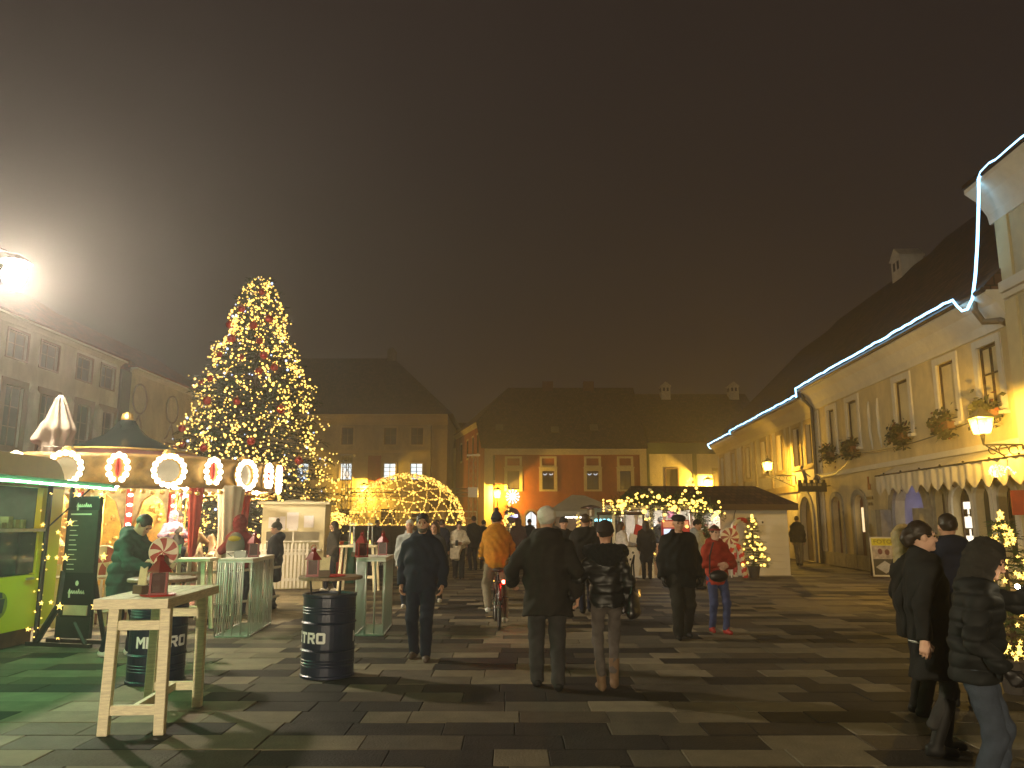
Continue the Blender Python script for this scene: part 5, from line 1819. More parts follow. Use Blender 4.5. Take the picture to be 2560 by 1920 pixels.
def potted_fir(label, x, y, h, r_, seed, bulb_r, n_b, m=bulb_warm, star=False, z=0., glabel="", pot=True):
    t = thing("potted_fir", label, "christmas tree", (x, y, z))
    rs_ = random.Random(seed)
    pf = lambda zz: r_ * (1 - (zz / h)) ** .85 + .02
    fir(t, h, pf, h * .22, rs_, 18, 9, .09 * h / 1.6, 7, needle_fresh, .12)
    if pot:
        MB().lathe([(.13, 0), (.18, .3), (.2, .31), (.2, .34), (.16, .34), (.15, .3), (.01, .29)], 16).obj("pot", mat("pot_dark", (.05, .04, .035), .7), t, smooth=False)
    ls = thing("fir_lights", glabel, "fairy lights", (x, y, z))
    for i in range(n_b):
        zz = h * (.2 + .82 * rs_.random() ** 1.15)
        th = rs_.gauss(-1.57, 1.0)
        rr_ = pf(min(zz, h)) * rs_.uniform(.75, 1.05)
        q = MB()
        if star:
            q.sph((0, 0, 0), bulb_r, 7, 5)
            for a in range(5):
                q.cyl((0, 0, 0), (bulb_r * 2 * math.cos(a * 1.2566 + .3), 0, bulb_r * 2 * math.sin(a * 1.2566 + .3)), bulb_r * .55, .001, 4, caps=False)
        me_key = ("star" if star else "b", bulb_r, m.name)
        if me_key not in bulb_mesh:
            bulb_mesh[me_key] = q.mesh("light_bulb", m, fix=False) if star else MB().sph((0, 0, 0), bulb_r, 7, 5).mesh("light_bulb", m, fix=False, smooth=True)
        o = link("light_bulb", bulb_mesh[me_key], ls, (rr_ * math.cos(th), rr_ * math.sin(th), zz))
        o.scale = (rs_.uniform(.7, 1.5),) * 3
    return t
potted_fir("small potted fir with warm bulbs in front of the white hut", 7.32, 24.2, 1.85, .55, 5, .036, 46, glabel="warm round bulbs on the potted fir before the white hut")
potted_fir("small fir with starry lights behind the man raising his phone", 5.0, 8.1, 1.72, .52, 6, .014, 120, star=True, glabel="starry warm lights on the fir at the right edge")
potted_fir("little fir with light garlands below the orange house lantern", -.15, 38, 2.5, .75, 9, .045, 60, glabel="warm bulbs on the little fir below the orange house lantern")
q = MB()
for a in range(12):
    q.tube([(0, 0, 0), (.32 * math.cos(a * math.pi / 6), 0, .32 * math.sin(a * math.pi / 6))], .03, 4)
    q.sph((.3 * math.cos(a * math.pi / 6), -.03, .3 * math.sin(a * math.pi / 6)), .05, 5, 3)
tag(q.obj("star_light", glow("star_cyan", (.45, .85, 1.), 2.2), None, loc=(.03, 37.6, 2.85), fix=False), "pale blue star light on top of the little fir", "star light")

# garlanded pergola with bulbs, drinks fridge, stalls, tent, heaters
PG = thing("garland_pergola", "timber pergola draped with fir garland in front of the market stalls", "pergola", (4.25, 24.2, -.42))
q = MB()
for x_ in (-1.15, 0, 1.35):
    q.b2(x_ - .045, x_ + .045, -.045, .045, 0, 3.1 if x_ == 0 else 2.5)
q.b2(-1.4, 1.9, -.05, .05, 2.46, 2.58)
q.obj("timber_frame", wood_raw, PG)
V, F = [], []
rg = random.Random(4)
def garland(path, rad, n, tl):
    for i in range(n):
        t_ = rg.random() * (len(path) - 1)
        k = int(t_)
        p = Vector(path[k]).lerp(Vector(path[k + 1]), t_ - k) + Vector((rg.gauss(0, rad), rg.gauss(0, rad), rg.gauss(0, rad)))
        d = Vector((rg.uniform(-1, 1), rg.uniform(-1, 1), rg.uniform(-1, 1))).normalized()
        w = d.orthogonal().normalized() * tl * .13
        o = len(V)
        V.extend([p - w, p + w, p + d * tl])
        F.append((o, o + 1, o + 2))
gp_ = [(-1.2, -.1, 2.5), (-.6, -.1, 2.72), (0, -.1, 2.85), (.5, -.1, 2.6), (1.0, -.1, 2.75), (1.5, -.1, 2.62), (2.0, -.1, 2.3)]
garland(gp_, .13, 2600, .13)
garland([(0, -.08, 2.8), (0.02, -.08, .9)], .05, 500, .1)
garland([(1.35, -.08, 2.6), (1.5, -.08, 2.0), (1.75, -.1, 1.6)], .08, 700, .11)
me = bpy.data.meshes.new("garland")
me.from_pydata([tuple(v) for v in V], [], F)
me.materials.append(needle_fresh)
o = link("garland", me, PG)
gl = thing("garland_lights", "clusters of warm bulbs on the pergola garland left of the white hut", "fairy lights", (4.25, 24.05, -.42))
for i in range(150):
    t_ = rg.random() * (len(gp_) - 1)
    k = int(t_)
    p = Vector(gp_[k]).lerp(Vector(gp_[k + 1]), t_ - k)
    if i % 5 == 0:
        p = Vector((rg.choice([0.02, 1.4, .35, .8]), 0, rg.uniform(1.0, 2.7)))
    o = link("light_bulb", bulb_geo(rg.choice([.022, .03, .036, .05, .075 if i % 4 == 0 else .03]), bulb_warm), gl, (p.x + rg.gauss(0, .12), p.y - .12 + rg.gauss(0, .08), p.z + rg.gauss(0, .13)))
for i in range(9):
    link("light_bulb", bulb_geo(.05, bulb_warm), gl, (.95 + .5 * i / 9 + rg.gauss(0, .02), -.15, 2.75 + .62 * math.sin(math.pi * i / 9) ** .8 * (1 if i < 6 else .8)))
sg = thing("bulb_lettering", "row of golden bulb shapes glowing on a fir garland left of the pergola", "light sign", (3.35, 24.6, -.2))
q = MB()
shapes = [[(0, 0), (0, .42)], [(.12, .3), (.22, .32), (.3, .25), (.15, .05), (.3, .02)], [(.42, .32), (.5, .15), (.6, .32)], [(.5, .15), (.47, -.0)], [(.68, .33), (.75, .12), (.84, .36)], [(.75, .12), (.76, 0)], [(.94, .22), (.97, .06), (1.03, .12), (1.08, .05), (1.14, .24)]]
for sh in shapes:
    for i in range(len(sh) - 1):
        for j in range(5):
            x_ = sh[i][0] + (sh[i + 1][0] - sh[i][0]) * j / 5
            z_ = sh[i][1] + (sh[i + 1][1] - sh[i][1]) * j / 5
            q.sph((x_ - .5, rg.gauss(0, .02), 2.2 + z_), .034, 5, 3)
q.obj("bulbs", bulb_amber, sg, fix=False)
q = MB()
q.tube([(-.7, .1, 2.12), (.8, .1, 2.12)], .05, 6).cyl((-.65, .1, 0), (-.65, .1, 2.15), .03, n=6).cyl((.75, .1, 0), (.75, .1, 2.15), .03, n=6)
q.obj("carrier", wood_dark, sg)

FR = thing("drinks_fridge", "red drinks fridge with cold lit glass door beside the hut counter", "fridge", (5.0, 24.2, 0), R(-8))
MB().b2(-.42, .42, .1, .6, .05, 1.72).obj("cabinet", mat("fridge_red", (.50, .025, .018), .35), FR, bevel=.02)
MB().b2(-.36, .1, .08, .099, .2, 1.45).obj("door_glass", glow("fridge_light", (.55, .72, 1.), 1.2), FR)
MB().b2(-.38, .38, .06, .099, 1.5, 1.68).obj("header", glow("fridge_header", (1., .05, .03), .35), FR)
MB().b2(.13, .17, .04, .098, .2, 1.45).obj("handle", steel, FR)
q = MB()
for i in range(4):
    q.b2(-.35, .09, .06, .079, .42 + i * .27, .44 + i * .27)
q.obj("shelf", steel, FR)

tent = thing("gazebo_tent", "pale pitched market tent in front of the orange house", "tent", (3.4, 38, 0))
canvas = mat("canvas", (.50, .50, .44), .8, var=.08, stain=.15)
q = MB()
q.add([(-1.7, -1.6, 2.15), (1.7, -1.6, 2.15), (1.7, 1.6, 2.15), (-1.7, 1.6, 2.15), (-.5, 0, 2.95), (0.1, 0, 2.92)], [(0, 1, 5, 4), (1, 2, 5), (2, 3, 4, 5), (3, 0, 4)])
q.b2(-1.7, 1.7, -1.62, -1.59, 1.9, 2.15).b2(1.69, 1.72, -1.6, 1.6, 1.9, 2.15)
q.obj("canopy", canvas, tent)
q = MB()
for sx in (-1.65, 1.65):
    for sy in (-1.55, 1.55):
        q.cyl((sx, sy, 0), (sx, sy, 2.15), .035, n=6)
q.obj("pole", white_steel, tent)
MB().b2(-1.6, 1.6, 1.5, 1.53, 0, 2.1).obj("back_panel", mat("tent_back", (.22, .15, .10), .8), tent)
MB().b2(-1.0, .8, -.1, -.02, 1.86, 1.9).obj("lamp", glow("tent_lamp", (1., .9, .75), 30.), tent)

STL = thing("drink_stall", "bright drinks stall with cyan bulbs and a pink cloth between the crowd", "market stall", (4.05, 33, 0))
q = MB()
q.b2(-.75, .95, -.3, .0, 0, 1.0)
q.obj("counter", wood_white, STL)
MB().b2(-.75, .95, 1.2, 1.25, 0, 2.1).obj("back_panel", wood_white, STL)
MB().b2(-.8, 1.0, -.4, 1.3, 2.1, 2.2).obj("roof", canvas, STL)
MB().b2(-.25, .55, -.45, -.41, 1.95, 2.2).obj("sign", white_paint, STL)
q = MB()
for i in range(6):
    q.sph((-.55 + i * .17, -.1, 1.72), .075, 7, 4)
q.obj("cyan_bulbs", glow("cyan_bulb", (.25, .85, 1.), 3.), STL, fix=False)
q = MB().sph((-.45, -.1, 1.4), .15, 8, 5).sph((-.2, -.1, 1.42), .12, 8, 5)
q.obj("green_lamp", glow("green_bulb", (.05, .9, .2), 1.6), STL, fix=False)
MB().b2(.5, .8, -.2, .0, 1.0, 1.75).obj("pink_cloth", mat("pink_cloth", (.45, .06, .14), .8), STL)
for x_, lb in ((-1.35, "slim post wrapped in warm light left of the drinks stall"), (1.5, "slim post wrapped in warm light right of the drinks stall")):
    t = thing("lit_post", lb, "light post", (4.05 + x_, 32.2, 0))
    MB().cyl((0, 0, 0), (0, 0, 2.05), .05, n=8).obj("post", wood_raw, t)
    q = MB()
    for i in range(60):
        q.sph((.07 * math.cos(i), .07 * math.sin(i), .4 + i * .026), .022, 5, 3)
    q.obj("bulbs", bulb_warm, t, kind='stuff', fix=False)

def heater(label, x, y, h=2.2):
    t = thing("patio_heater", label, "patio heater", (x, y, 0), 0, "patio heaters among the stalls")
    MB().lathe([(.22, 0), (.24, .1), (.22, .7), (.05, .75)], 14).obj("gas_base", steel, t, smooth=True)
    MB().cyl((0, 0, .7), (0, 0, h - .35), .035, n=8).obj("pole", steel, t)
    MB().lathe([(.08, h - .4), (.13, h - .38), (.13, h - .15), (.1, h - .1)], 12).obj("burner", mat("burner_mesh", (.5, .42, .3), .4, metal=.6), t)
    MB().lathe([(.42, h - .1), (.36, h - .04), (.12, h + .02), (.02, h + .04)], 18).obj("reflector", mat("reflector", (.34, .22, .2), .25, metal=.8), t, smooth=True)
heater("mushroom patio heater left of the pergola post", 3.72, 27.0)
heater("mushroom patio heater in front of the pale tent", 2.95, 29.5, 2.25)

AF = thing("lean_sign", "white two legged sign board with red cap behind the woman in the short jacket", "sign board", (3.75, 24.4, 0), R(12))
o = MB().b2(-.27, .27, -.02, .02, .02, 1.3).obj("board", white_paint, AF, loc=(-.2, 0, 0))
o.rotation_euler = (R(-4), R(17), 0)
o2 = MB().b2(-.16, .16, -.03, .03, 1.3, 1.62).obj("red_cap", red_paint, AF, loc=(-.2, 0, 0))
o2.rotation_euler = (R(-4), R(17), 0)
o3 = MB().b2(-.03, .03, -.025, .025, 0, 1.28).obj("prop_leg", white_paint, AF, loc=(.62, .1, 0))
o3.rotation_euler = (0, R(-18), 0)
MB().b2(.05, .75, -.2, .2, 0, .04).obj("foot", white_paint, AF)
q = MB()
for i in range(3):
    q.b2(-.12 + i * .03, -.06 + i * .03, -.026, -.021, .5 + i * .22, .56 + i * .22)
qo = q.obj("print", black_print, AF, loc=(-.2, 0, 0))
qo.rotation_euler = (R(-4), R(17), 0)

# round shop sign, orange house
t = thing("round_sign", "round violet sign with a bright bar beside the orange house arches", "sign", (-.0, 42, 0))
MB().cyl((0, .03, 0), (0, .03, 2.3), .03, n=8).obj("pole", iron, t)
o = MB().lathe([(.4, 0), (.42, .02), (.4, .04)], 20).obj("disc", mat("violet_disc", (.22, .07, .14), .5), t, loc=(0, 0, 2.0))
o.rotation_euler = (R(90), 0, 0)
MB().b2(-.3, .3, -.06, -.045, 1.9, 2.05).obj("bar", glow("sign_bar", (.55, .6, 1.), 3.), t)

# ------------------------------------------------------------------ yellow house street level: awning, boxes, signs
AW = thing("awning", "cream awning with scalloped hanging valance along the yellow house", "awning", RW(24.7), RROT)
cloth = mat("awning_cloth", (.70, .64, .50), .85, var=.08, scale=3, stain=.15)
L_ = 11.5
lipy, lipz = -.72, 3.06
q = MB()
q.add([(0, -.08, 3.38), (L_, -.08, 3.38), (L_, lipy, lipz), (0, lipy, lipz)], [(0, 1, 2, 3)])
q.obj("canopy", cloth, AW)
q = MB()
n = 210
pv = []
for i in range(n + 1):
    x_ = L_ * i / n
    sc = abs(math.sin(x_ * math.pi / .62))
    drop = .34 + .26 * sc ** .8
    pv.append((x_, lipy - .012 * math.sin(x_ * 17) - .01 * math.sin(x_ * 7), drop))
q.add([(a, b, lipz) for a, b, c_ in pv] + [(a, b - .012 * math.sin(a * 9), lipz - c_ * .5) for a, b, c_ in pv] + [(a, b + .02 * math.sin(a * 10.1), lipz - c_) for a, b, c_ in pv],
      [(i, i + 1, n + 2 + i, n + 1 + i) for i in range(n)] + [(n + 1 + i, n + 2 + i, 2 * n + 3 + i, 2 * n + 2 + i) for i in range(n)])
q.obj("valance", cloth, AW, smooth=True)
q = MB()
q.add([(0, -.08, 3.38), (0, lipy, lipz), (0, lipy, lipz - .42), (0, -.5, lipz - .25), (0, -.3, lipz - .42), (0, -.08, lipz - .35)], [tuple(range(6))])
q.obj("side_flap", cloth, AW)
q = MB()
q.tube([(0, lipy, lipz + .02), (L_, lipy, lipz + .02)], .025, 6)
for x_ in (.3, 3.5, 7):
    q.tube([(x_, -.05, 2.6), (x_, lipy, lipz)], .02, 5)
for i in range(9):
    q.sph((.6 + i * 1.2, lipy + .02, lipz + .06), .035, 5, 3)
q.obj("awning_frame", iron, AW)
tag(MB().b2(-.08, .08, -.3, .3, -.25, .25).obj("red_flag_sign", mat("flag_red", (.5, .06, .01), .6), None, loc=(10.55, 16.1, 2.05), rz=R(60)), "orange red hanging shop sign at the right edge above the fir", "sign")
fsh = thing("fish_light", "cool white wire fish shaped light hanging under the awning edge", "light ornament", (9.85, 15.9, 2.68))
q = MB()
for i in range(150):
    a, r_ = rnd.uniform(0, 6.283), math.sqrt(rnd.random())
    q.sph((r_ * math.cos(a) * .17, rnd.gauss(0, .02), r_ * math.sin(a) * .13), .0065, 4, 3)
for i in range(46):
    x_ = .17 + i * .0045
    q.sph((x_ + rnd.gauss(0, .008), 0, .02 + .06 * math.sin(i * .12) + rnd.gauss(0, .012)), .006, 4, 3)
q.obj("bulbs", glow("fish_bulb", (.5, .78, 1.), 2.6, 'NONE'), fsh, kind='stuff', fix=False)
MB().tube([(0, 0, .12), (.0, .02, .3)], .004, 4).obj("wire", steel, fsh)

fl_m = [mat("geranium_leaf", (.03, .036, .012), .7, var=.4, scale=6), mat("geranium_flower", (.20, .04, .02), .7, var=.4, scale=6)]
for i, (a, b) in enumerate(aw):
    m_ = (a + b) / 2
    t = thing("window_box", ["flower box under the farthest upper window of the yellow house", "flower box under the second farthest upper window of the yellow house",
                             "flower box under the middle upper window of the yellow house", "flower box under the window above the awning's left end",
                             "flower box under the upper window beside the big lantern"][i], "window box", RW(m_), RROT, "flower boxes under the upper windows")
    MB().b2(-.48, .48, -.34, -.12, 4.12, 4.32).obj("box", mat("box_terracotta", (.16, .07, .035), .8), t)
    rb = random.Random(30 + i)
    ms = [MB(), MB()]
    for k in range(420):
        c_ = Vector((rb.gauss(0, .24), -.22 + rb.gauss(0, .11), 4.28 + rb.gauss(.04, .16) - .1 * rb.random()))
        fl = rb.random() < .07
        s_ = rb.uniform(.05, .1) * (.8 if fl else 1)
        d = Vector((rb.uniform(-1, 1), rb.uniform(-1, 1), rb.uniform(-1, 1))).normalized()
        u_ = d.orthogonal().normalized()
        w_ = d.cross(u_)
        ms[int(fl)].quad(c_ - u_ * s_, c_ + w_ * s_ * .7, c_ + u_ * s_, c_ - w_ * s_ * .7)
    ms[0].obj("foliage", fl_m[0], t, fix=False, kind="stuff")
    ms[1].obj("flowers", fl_m[1], t, fix=False, kind="stuff")

CS = thing("castle_sign", "dark crenellated hanging sign with a figure on top on the yellow house", "sign", (wx_(30.9) - .75, 30.9, 3.05), 0)
q = MB()
q.b2(-.55, .55, -.06, .06, -.22, .12)
for k in range(5):
    q.b2(-.55 + k * .235, -.43 + k * .235, -.06, .06, .12, .24)
q.obj("sign_body", black_plastic, CS)
q = MB()
for k in range(4):
    q.b2(-.4 + k * .2, -.26 + k * .2, -.066, -.061, .0, .1)
q.obj("tower_print", mat("sign_ochre", (.4, .32, .14), .6), CS)
q = MB()
q.cyl((-.22, 0, .24), (-.32, 0, .62), .06, .075, 8).sph((-.36, 0, .74), .07, 7, 5).cyl((-.3, 0, .55), (-.05, 0, .36), .03, .02, 6)
q.cyl((.1, 0, .24), (.12, 0, .34), .05, .02, 6).cyl((.3, 0, .24), (.3, 0, .36), .05, .02, 6)
q.obj("figure", mat("figure_grey", (.12, .115, .11), .6), CS)
MB().tube([(0, 0, -.1), (.55, .05, .0), (.74, .05, .02)], .02, 5).obj("bracket", iron, CS)

t = thing("wall_sign", "small red brown seal shaped sign with two plates on the yellow house", "sign", (wx_(27.05) - .02, 27.05, 0), RROT)
MB().b2(-.1, .12, -.03, -.005, 2.75, 2.95).b2(-.08, .0, -.03, -.005, 2.951, 3.2).obj("emblem", mat("seal_red", (.28, .08, .02), .7), t)
MB().b2(-.28, .25, -.03, -.005, 2.42, 2.52).obj("upper_plate", mat("plate_brown", (.16, .11, .05), .6), t)
MB().b2(-.14, .14, -.03, -.005, 2.22, 2.32).obj("lower_plate", mat("plate_brown2", (.16, .11, .05), .6), t)
t = thing("notice_case", "pale notice case on the yellow house left of the stone arch", "notice case", (wx_(26.6) - .02, 26.6, 0), RROT)
MB().b2(-.3, .3, -.08, -.005, 1.25, 2.05).obj("case", plaster_cream, t)
MB().b2(.31, .36, -.1, -.005, 1.1, 2.05).obj("dark_edge", wood_dark, t)

SB = thing("sandwich_board", "sandwich board headed FOTO beside the stone arch", "sandwich board", (11.35, 24.4, 0), R(-12))
o = MB().b2(-.36, .36, -.02, .02, 0, 1.22).obj("front_board", white_paint, SB)
o.rotation_euler = (R(-10), 0, 0)
o.location = (0, -.2, 0)
q = MB().b2(-.32, .32, -.026, -.022, .96, 1.18)
q.obj("yellow_header", mat("foto_yellow", (.62, .55, .03), .6), o)
q = MB()
v_, f_ = text_geo("FOTO", .17, 0, .002)
q.add([(x_ * 1.15, -.03, 1.07 + y_) for x_, y_, z_ in v_], f_)
q.obj("lettering", mat("foto_ink", (.25, .20, .02), .6), o, fix=False)
MB().b2(-.32, .32, -.026, -.022, .56, .955).obj("photo_print", mat("foto_print", (.42, .36, .32), .6, var=.5, scale=7), o)
q = MB()
q.sph((-.1, -.028, .78), .07, 8, 5, (1, .05, 1.3)).sph((.1, -.028, .76), .07, 8, 5, (1, .05, 1.3))
q.obj("portrait_print", mat("portrait_ink", (.16, .05, .045), .7), o)
MB().b2(-.32, .32, -.026, -.022, .08, .555).obj("dark_print", mat("foto_dark", (.03, .03, .035), .5), o)
q = MB().add([(-.27, -.029, .31), (0, -.029, .12), (.27, -.029, .31), (0, -.029, .5)], [(0, 1, 2, 3)])
q.obj("diamond_print", mat("foto_diamond", (.45, .45, .46), .6, var=.2), o)
o = MB().b2(-.36, .36, -.02, .02, 0, 1.22).obj("rear_board", wood_dark, SB, loc=(0, .22, 0))
o.rotation_euler = (R(10), 0, 0)
MB().b2(-.42, .42, -.3, .3, 0, .035).obj("foot", wood_dark, SB)

# ------------------------------------------------------------------ people
skin_m = mat("skin", (.46, .25, .16), .5, var=.08, scale=14, spec=.35)
skin_pale = mat("skin_pale", (.56, .34, .24), .5, var=.06, scale=14, spec=.35)
def cl(name, col, rough=.85, var=.22, scale=14, spec=.25, bump=.25, bscale=120):
    return mat("cloth_" + name, col, rough, var=var, scale=scale, spec=spec, bump=bump, bscale=bscale)
navy = cl("navy", (.008, .011, .024))
black = cl("black", (.010, .010, .010))
dark = cl("dark", (.020, .018, .015))
darkbrown = cl("darkbrown", (.017, .0135, .010))
plum = cl("plum", (.055, .028, .028))
charcoal = cl("charcoal", (.035, .033, .032))
jeans = cl("jeans", (.055, .075, .13))
bluejean = cl("bluejean", (.045, .055, .13))
greyjean = cl("greyjean", (.10, .115, .15))
greypants = cl("greypants", (.095, .08, .072))
khaki = cl("khaki", (.20, .17, .12))
orange_j = cl("orange", (.42, .17, .012))
redj = cl("red", (.30, .035, .018))
maroon = cl("maroon", (.20, .016, .018))
cream = cl("cream", (.56, .49, .36))
whitej = cl("whitejacket", (.58, .52, .46))
lightgrey = cl("lightgrey", (.33, .34, .33))
lilac = cl("lilac", (.42, .28, .46))
bottle = cl("bottle", (.035, .065, .055))
hair_dark = mat("hair_dark", (.022, .014, .009), .5, var=.3, grain=(40, 40, 4))
hair_brown = mat("hair_brown", (.05, .028, .016), .5, var=.3, grain=(40, 40, 4))
hair_grey = mat("hair_grey", (.52, .48, .40), .6, var=.22, grain=(40, 40, 6))
hair_blond = mat("hair_blond", (.46, .32, .13), .5, var=.25, grain=(40, 40, 4))
beard_m = mat("beard_grey", (.085, .065, .05), .8, var=.3, scale=40)
leather = mat("leather", (.012, .010, .010), .42, var=.2, spec=.6)
puffer = mat("puffer_black", (.013, .012, .011), .46, var=.2, scale=9, spec=.35)
puffer_dark = mat("puffer_dark", (.011, .012, .012), .7, var=.2, scale=9, spec=.2)
fur_m = mat("fur_black", (.008, .008, .008), 1., var=.4, scale=50)
boot_tan = mat("boot_tan", (.16, .095, .05), .7, var=.15)
shoe_white = mat("shoe_white", (.62, .6, .56), .6)
shoe_red = mat("shoe_red", (.30, .025, .02), .5)
shoe_brown = mat("shoe_brown", (.085, .06, .045), .6)
shoe_dark = mat("shoe_dark", (.010, .0095, .009), .6, spec=.25)
eye_m = mat("eye_dark", (.02, .014, .01), .15)

def ik(a, t, l1, l2, pole):
    a, t, pole = Vector(a), Vector(t), Vector(pole)
    d = t - a
    L = min(d.length, (l1 + l2) * .999)
    d.normalize()
    x = (l1 * l1 - l2 * l2 + L * L) / (2 * L)
    hh = math.sqrt(max(0, l1 * l1 - x * x))
    p = (pole - d * pole.dot(d)).normalized()
    return a + d * x + p * hh, a + d * L

def person(label, x, y, face, h=1.75, b=1., res=.017, lean=0., hp=0., hy=0., la=(.05, .02, -.53), ra=(.05, .02, -.53), lf=(.09, .0, .085), rf=(.09, .0, .085),
           coat=None, pants=None, shoes=None, hair=None, hat=None, skin=None, glove=None, beard=False, z=0., hip=.93, boots=0., group=None, knees=None):
    coat = dict(dict(m=black, hem=.8, infl=.03, puff=0, flare=.0, hood=None, collar=1, fold=.011, yoke=0), **(coat or {}))
    pants = dict(dict(m=dark, infl=.012), **(pants or {}))
    s_ = h / 1.75
    ca_, sa_ = math.cos(R(lean)), math.sin(R(lean))
    ph = (x * 13.1 + y * 7.7) % 6.28
    near = res < .015
    def T(px, py, pz):
        dz = pz - .93
        return Vector((px, py * ca_ - dz * sa_, hip + py * sa_ + dz * ca_))
    sh = [T(sx * .160 * b, .0, 1.382) for sx in (1, -1)]
    el, wr, hd = [], [], []
    for i, (sx, arm) in enumerate(((1, la), (-1, ra))):
        tgt = sh[i] + Vector((sx * arm[0], -arm[1], arm[2]))
        pole = Vector(arm[3]) if len(arm) > 3 else Vector((sx * .5, .9, -.1))
        pole.x = pole.x * 1
        e, w = ik(sh[i], tgt, .29, .26, pole)
        el.append(e)
        wr.append(w)
        hd.append((w - e).normalized())
    hips = [Vector((sx * .088, 0, hip - .03)) for sx in (1, -1)]
    kn, an = [], []
    for i, (sx, ft) in enumerate(((1, lf), (-1, rf))):
        k, a = ik(hips[i], (sx * ft[0], -ft[1], ft[2]), .425, .42, knees[i] if knees else (sx * .1, -1, .1))
        kn.append(k)
        an.append(a)
    lo = np.min([list(p) for p in sh + el + wr + kn + an + [T(0, 0, 1.6)]], axis=0) - .30
    hi = np.max([list(p) for p in sh + el + wr + kn + an + [T(0, 0, 1.6)]], axis=0) + .30
    lo[2] = max(-.02, lo[2])
    nz = lambda X, Y_, Z: (np.sin(X * 21 + 3 * np.sin(Z * 9 + ph) + ph) * np.sin(Z * 17 + 5 * np.sin(X * 7 + ph)) + .6 * np.sin(Y_ * 31 + Z * 23 + ph))
    # --- body: one continuous figure
    f = Field(lo, hi, .024)
    f.ell(T(0, 0, 1.26), (.14 * b, .09, .19), .05).ell(T(0, 0, 1.05), (.12 * b, .085, .17), .05).ell((0, 0, hip + .01), (.12 * b, .08, .10), .05)
    f.cap(T(-.13 * b, 0, 1.39), T(.13 * b, 0, 1.39), .045, k=.05).cap(T(0, .01, 1.4), T(0, -.005, 1.53), .056, .052, .03)
    for i in (0, 1):
        f.cap(sh[i], el[i], .046, .038, .03).cap(el[i], wr[i], .038, .027, .02)
        f.cap(hips[i], kn[i], .062, .045, .03).cap(kn[i], an[i], .045, .032, .03)
        f.cap(an[i] + Vector((0, .01, -.04)), an[i] + Vector((0, -.09, -.052)), .028, .02, .02)
    body = [f.mesh()]
    # --- head
    hr = .0075 if near else .013
    f = Field((-.11, -.15, -.25), (.11, .13, .14), hr)
    f.ell((0, .012, .022), (.077, .094, .094), .02).ell((0, -.028, -.05), (.057, .066, .066), .03).cap((0, .015, -.06), (0, .03, -.24), .052, .056, .03)
    f.ell((0, -.075, -.094), (.026, .022, .02), .02).ell((-.038, -.064, -.028), (.024, .022, .026), .02).ell((.038, -.064, -.028), (.024, .022, .026), .02)
    f.cap((-.036, -.082, .024), (.036, -.082, .024), .011, k=.014)
    f.ell((-.031, -.102, .004), (.016, .014, .011), .01, sub=True).ell((.031, -.102, .004), (.016, .014, .011), .01, sub=True)
    f.cap((0, -.09, .008), (0, -.108, -.03), .009, .014, .01).ell((-.013, -.1, -.036), (.009, .01, .008), .008).ell((.013, -.1, -.036), (.009, .01, .008), .008)
    f.cap((-.02, -.086, -.062), (.02, -.086, -.062), .008, k=.008)
    for sx in (-1, 1):
        f.ell((sx * .078, .008, -.006), (.012, .022, .032), .008)
    HV, HQ = f.mesh()
    Mh = Matrix.Rotation(R(lean), 3, 'X') @ Matrix.Rotation(R(hy), 3, 'Z') @ Matrix.Rotation(R(hp), 3, 'X')
    piv = T(0, -.0, 1.52)
    Mn = np.array(Mh)
    off = np.array([0, -.008, .115])
    hx = lambda V: (np.asarray(V) + off) @ Mn.T + np.array(piv)
    body.append((hx(HV), HQ))
    # --- hands with separate fingers
    hands = []
    for i, sx in enumerate((1, -1)):
        W, d = wr[i], hd[i]
        n_ = Vector((-sx, -.15, 0))
        n_ = (n_ - d * n_.dot(d)).normalized()
        sd_ = d.cross(n_) * sx
        if sd_.y > .2:
            sd_ = -sd_
        f = Field(np.array(W) - .2, np.array(W) + .2, .0068 if near else .011)
        r0 = 1. if near else 1.15
        f.cap(W - d * .05, W + d * .02, .027, .026, .015)
        for j, (o_, ln, r_) in enumerate(((.033, .072, .0095), (.011, .08, .0098), (-.011, .075, .0095), (-.031, .058, .0082))):
            k0 = W + d * (.092 - abs(o_ - .005) * .25) + sd_ * o_
            f.cap(W + d * .02 + sd_ * o_ * .6, k0, .0145, .0125, .012)
            cu = .5 + .08 * j
            d1 = (d * math.cos(cu) + n_ * math.sin(cu)).normalized()
            d2 = (d * math.cos(cu * 2.1) + n_ * math.sin(cu * 2.1)).normalized()
            m1 = k0 + d1 * ln * .5
            f.cap(k0, m1, r_ * r0, r_ * .95 * r0, .004).cap(m1, m1 + d2 * ln * .5, r_ * .95 * r0, r_ * .75 * r0, .004)
        t0 = W + d * .03 + sd_ * .028
        t1 = t0 + (d * .5 + sd_ * .6 + n_ * .4).normalized() * .042
        f.cap(W + d * .015 + sd_ * .015, t0, .016, .013, .01).cap(t0, t1, .0125, .011, .006).cap(t1, t1 + (d * .85 + n_ * .5).normalized() * .032, .0108, .0085, .004)
        hands.append(f.mesh())
    if not glove:
        body += hands
    sc_ = lambda parts: [(np.asarray(V) * s_, Q) for V, Q in parts]
    o = link("person", np_mesh("person", sc_(body), skin or skin_m), None, (x, y, z), R(face))
    tag(o, label, "person", group)
    if glove:
        for hm_x in hands:
            link("glove", np_mesh("glove", sc_([hm_x]), glove), o)
    # --- trousers
    f = Field(lo, hi, res)
    f.ell((0, .005, hip), (.145 * b, .106, .125), .05)
    for i in (0, 1):
        f.cap(hips[i] + Vector((0, 0, .02)), kn[i], .086 * (.5 + .5 * b), .06, .035).cap(kn[i], an[i] + Vector((0, 0, .0 if not boots else boots * .4)), .06, .047, .03)
    f.D -= pants['infl']
    f.fold(.005, lambda X, Y_, Z: nz(X, Y_, Z * 1.6))
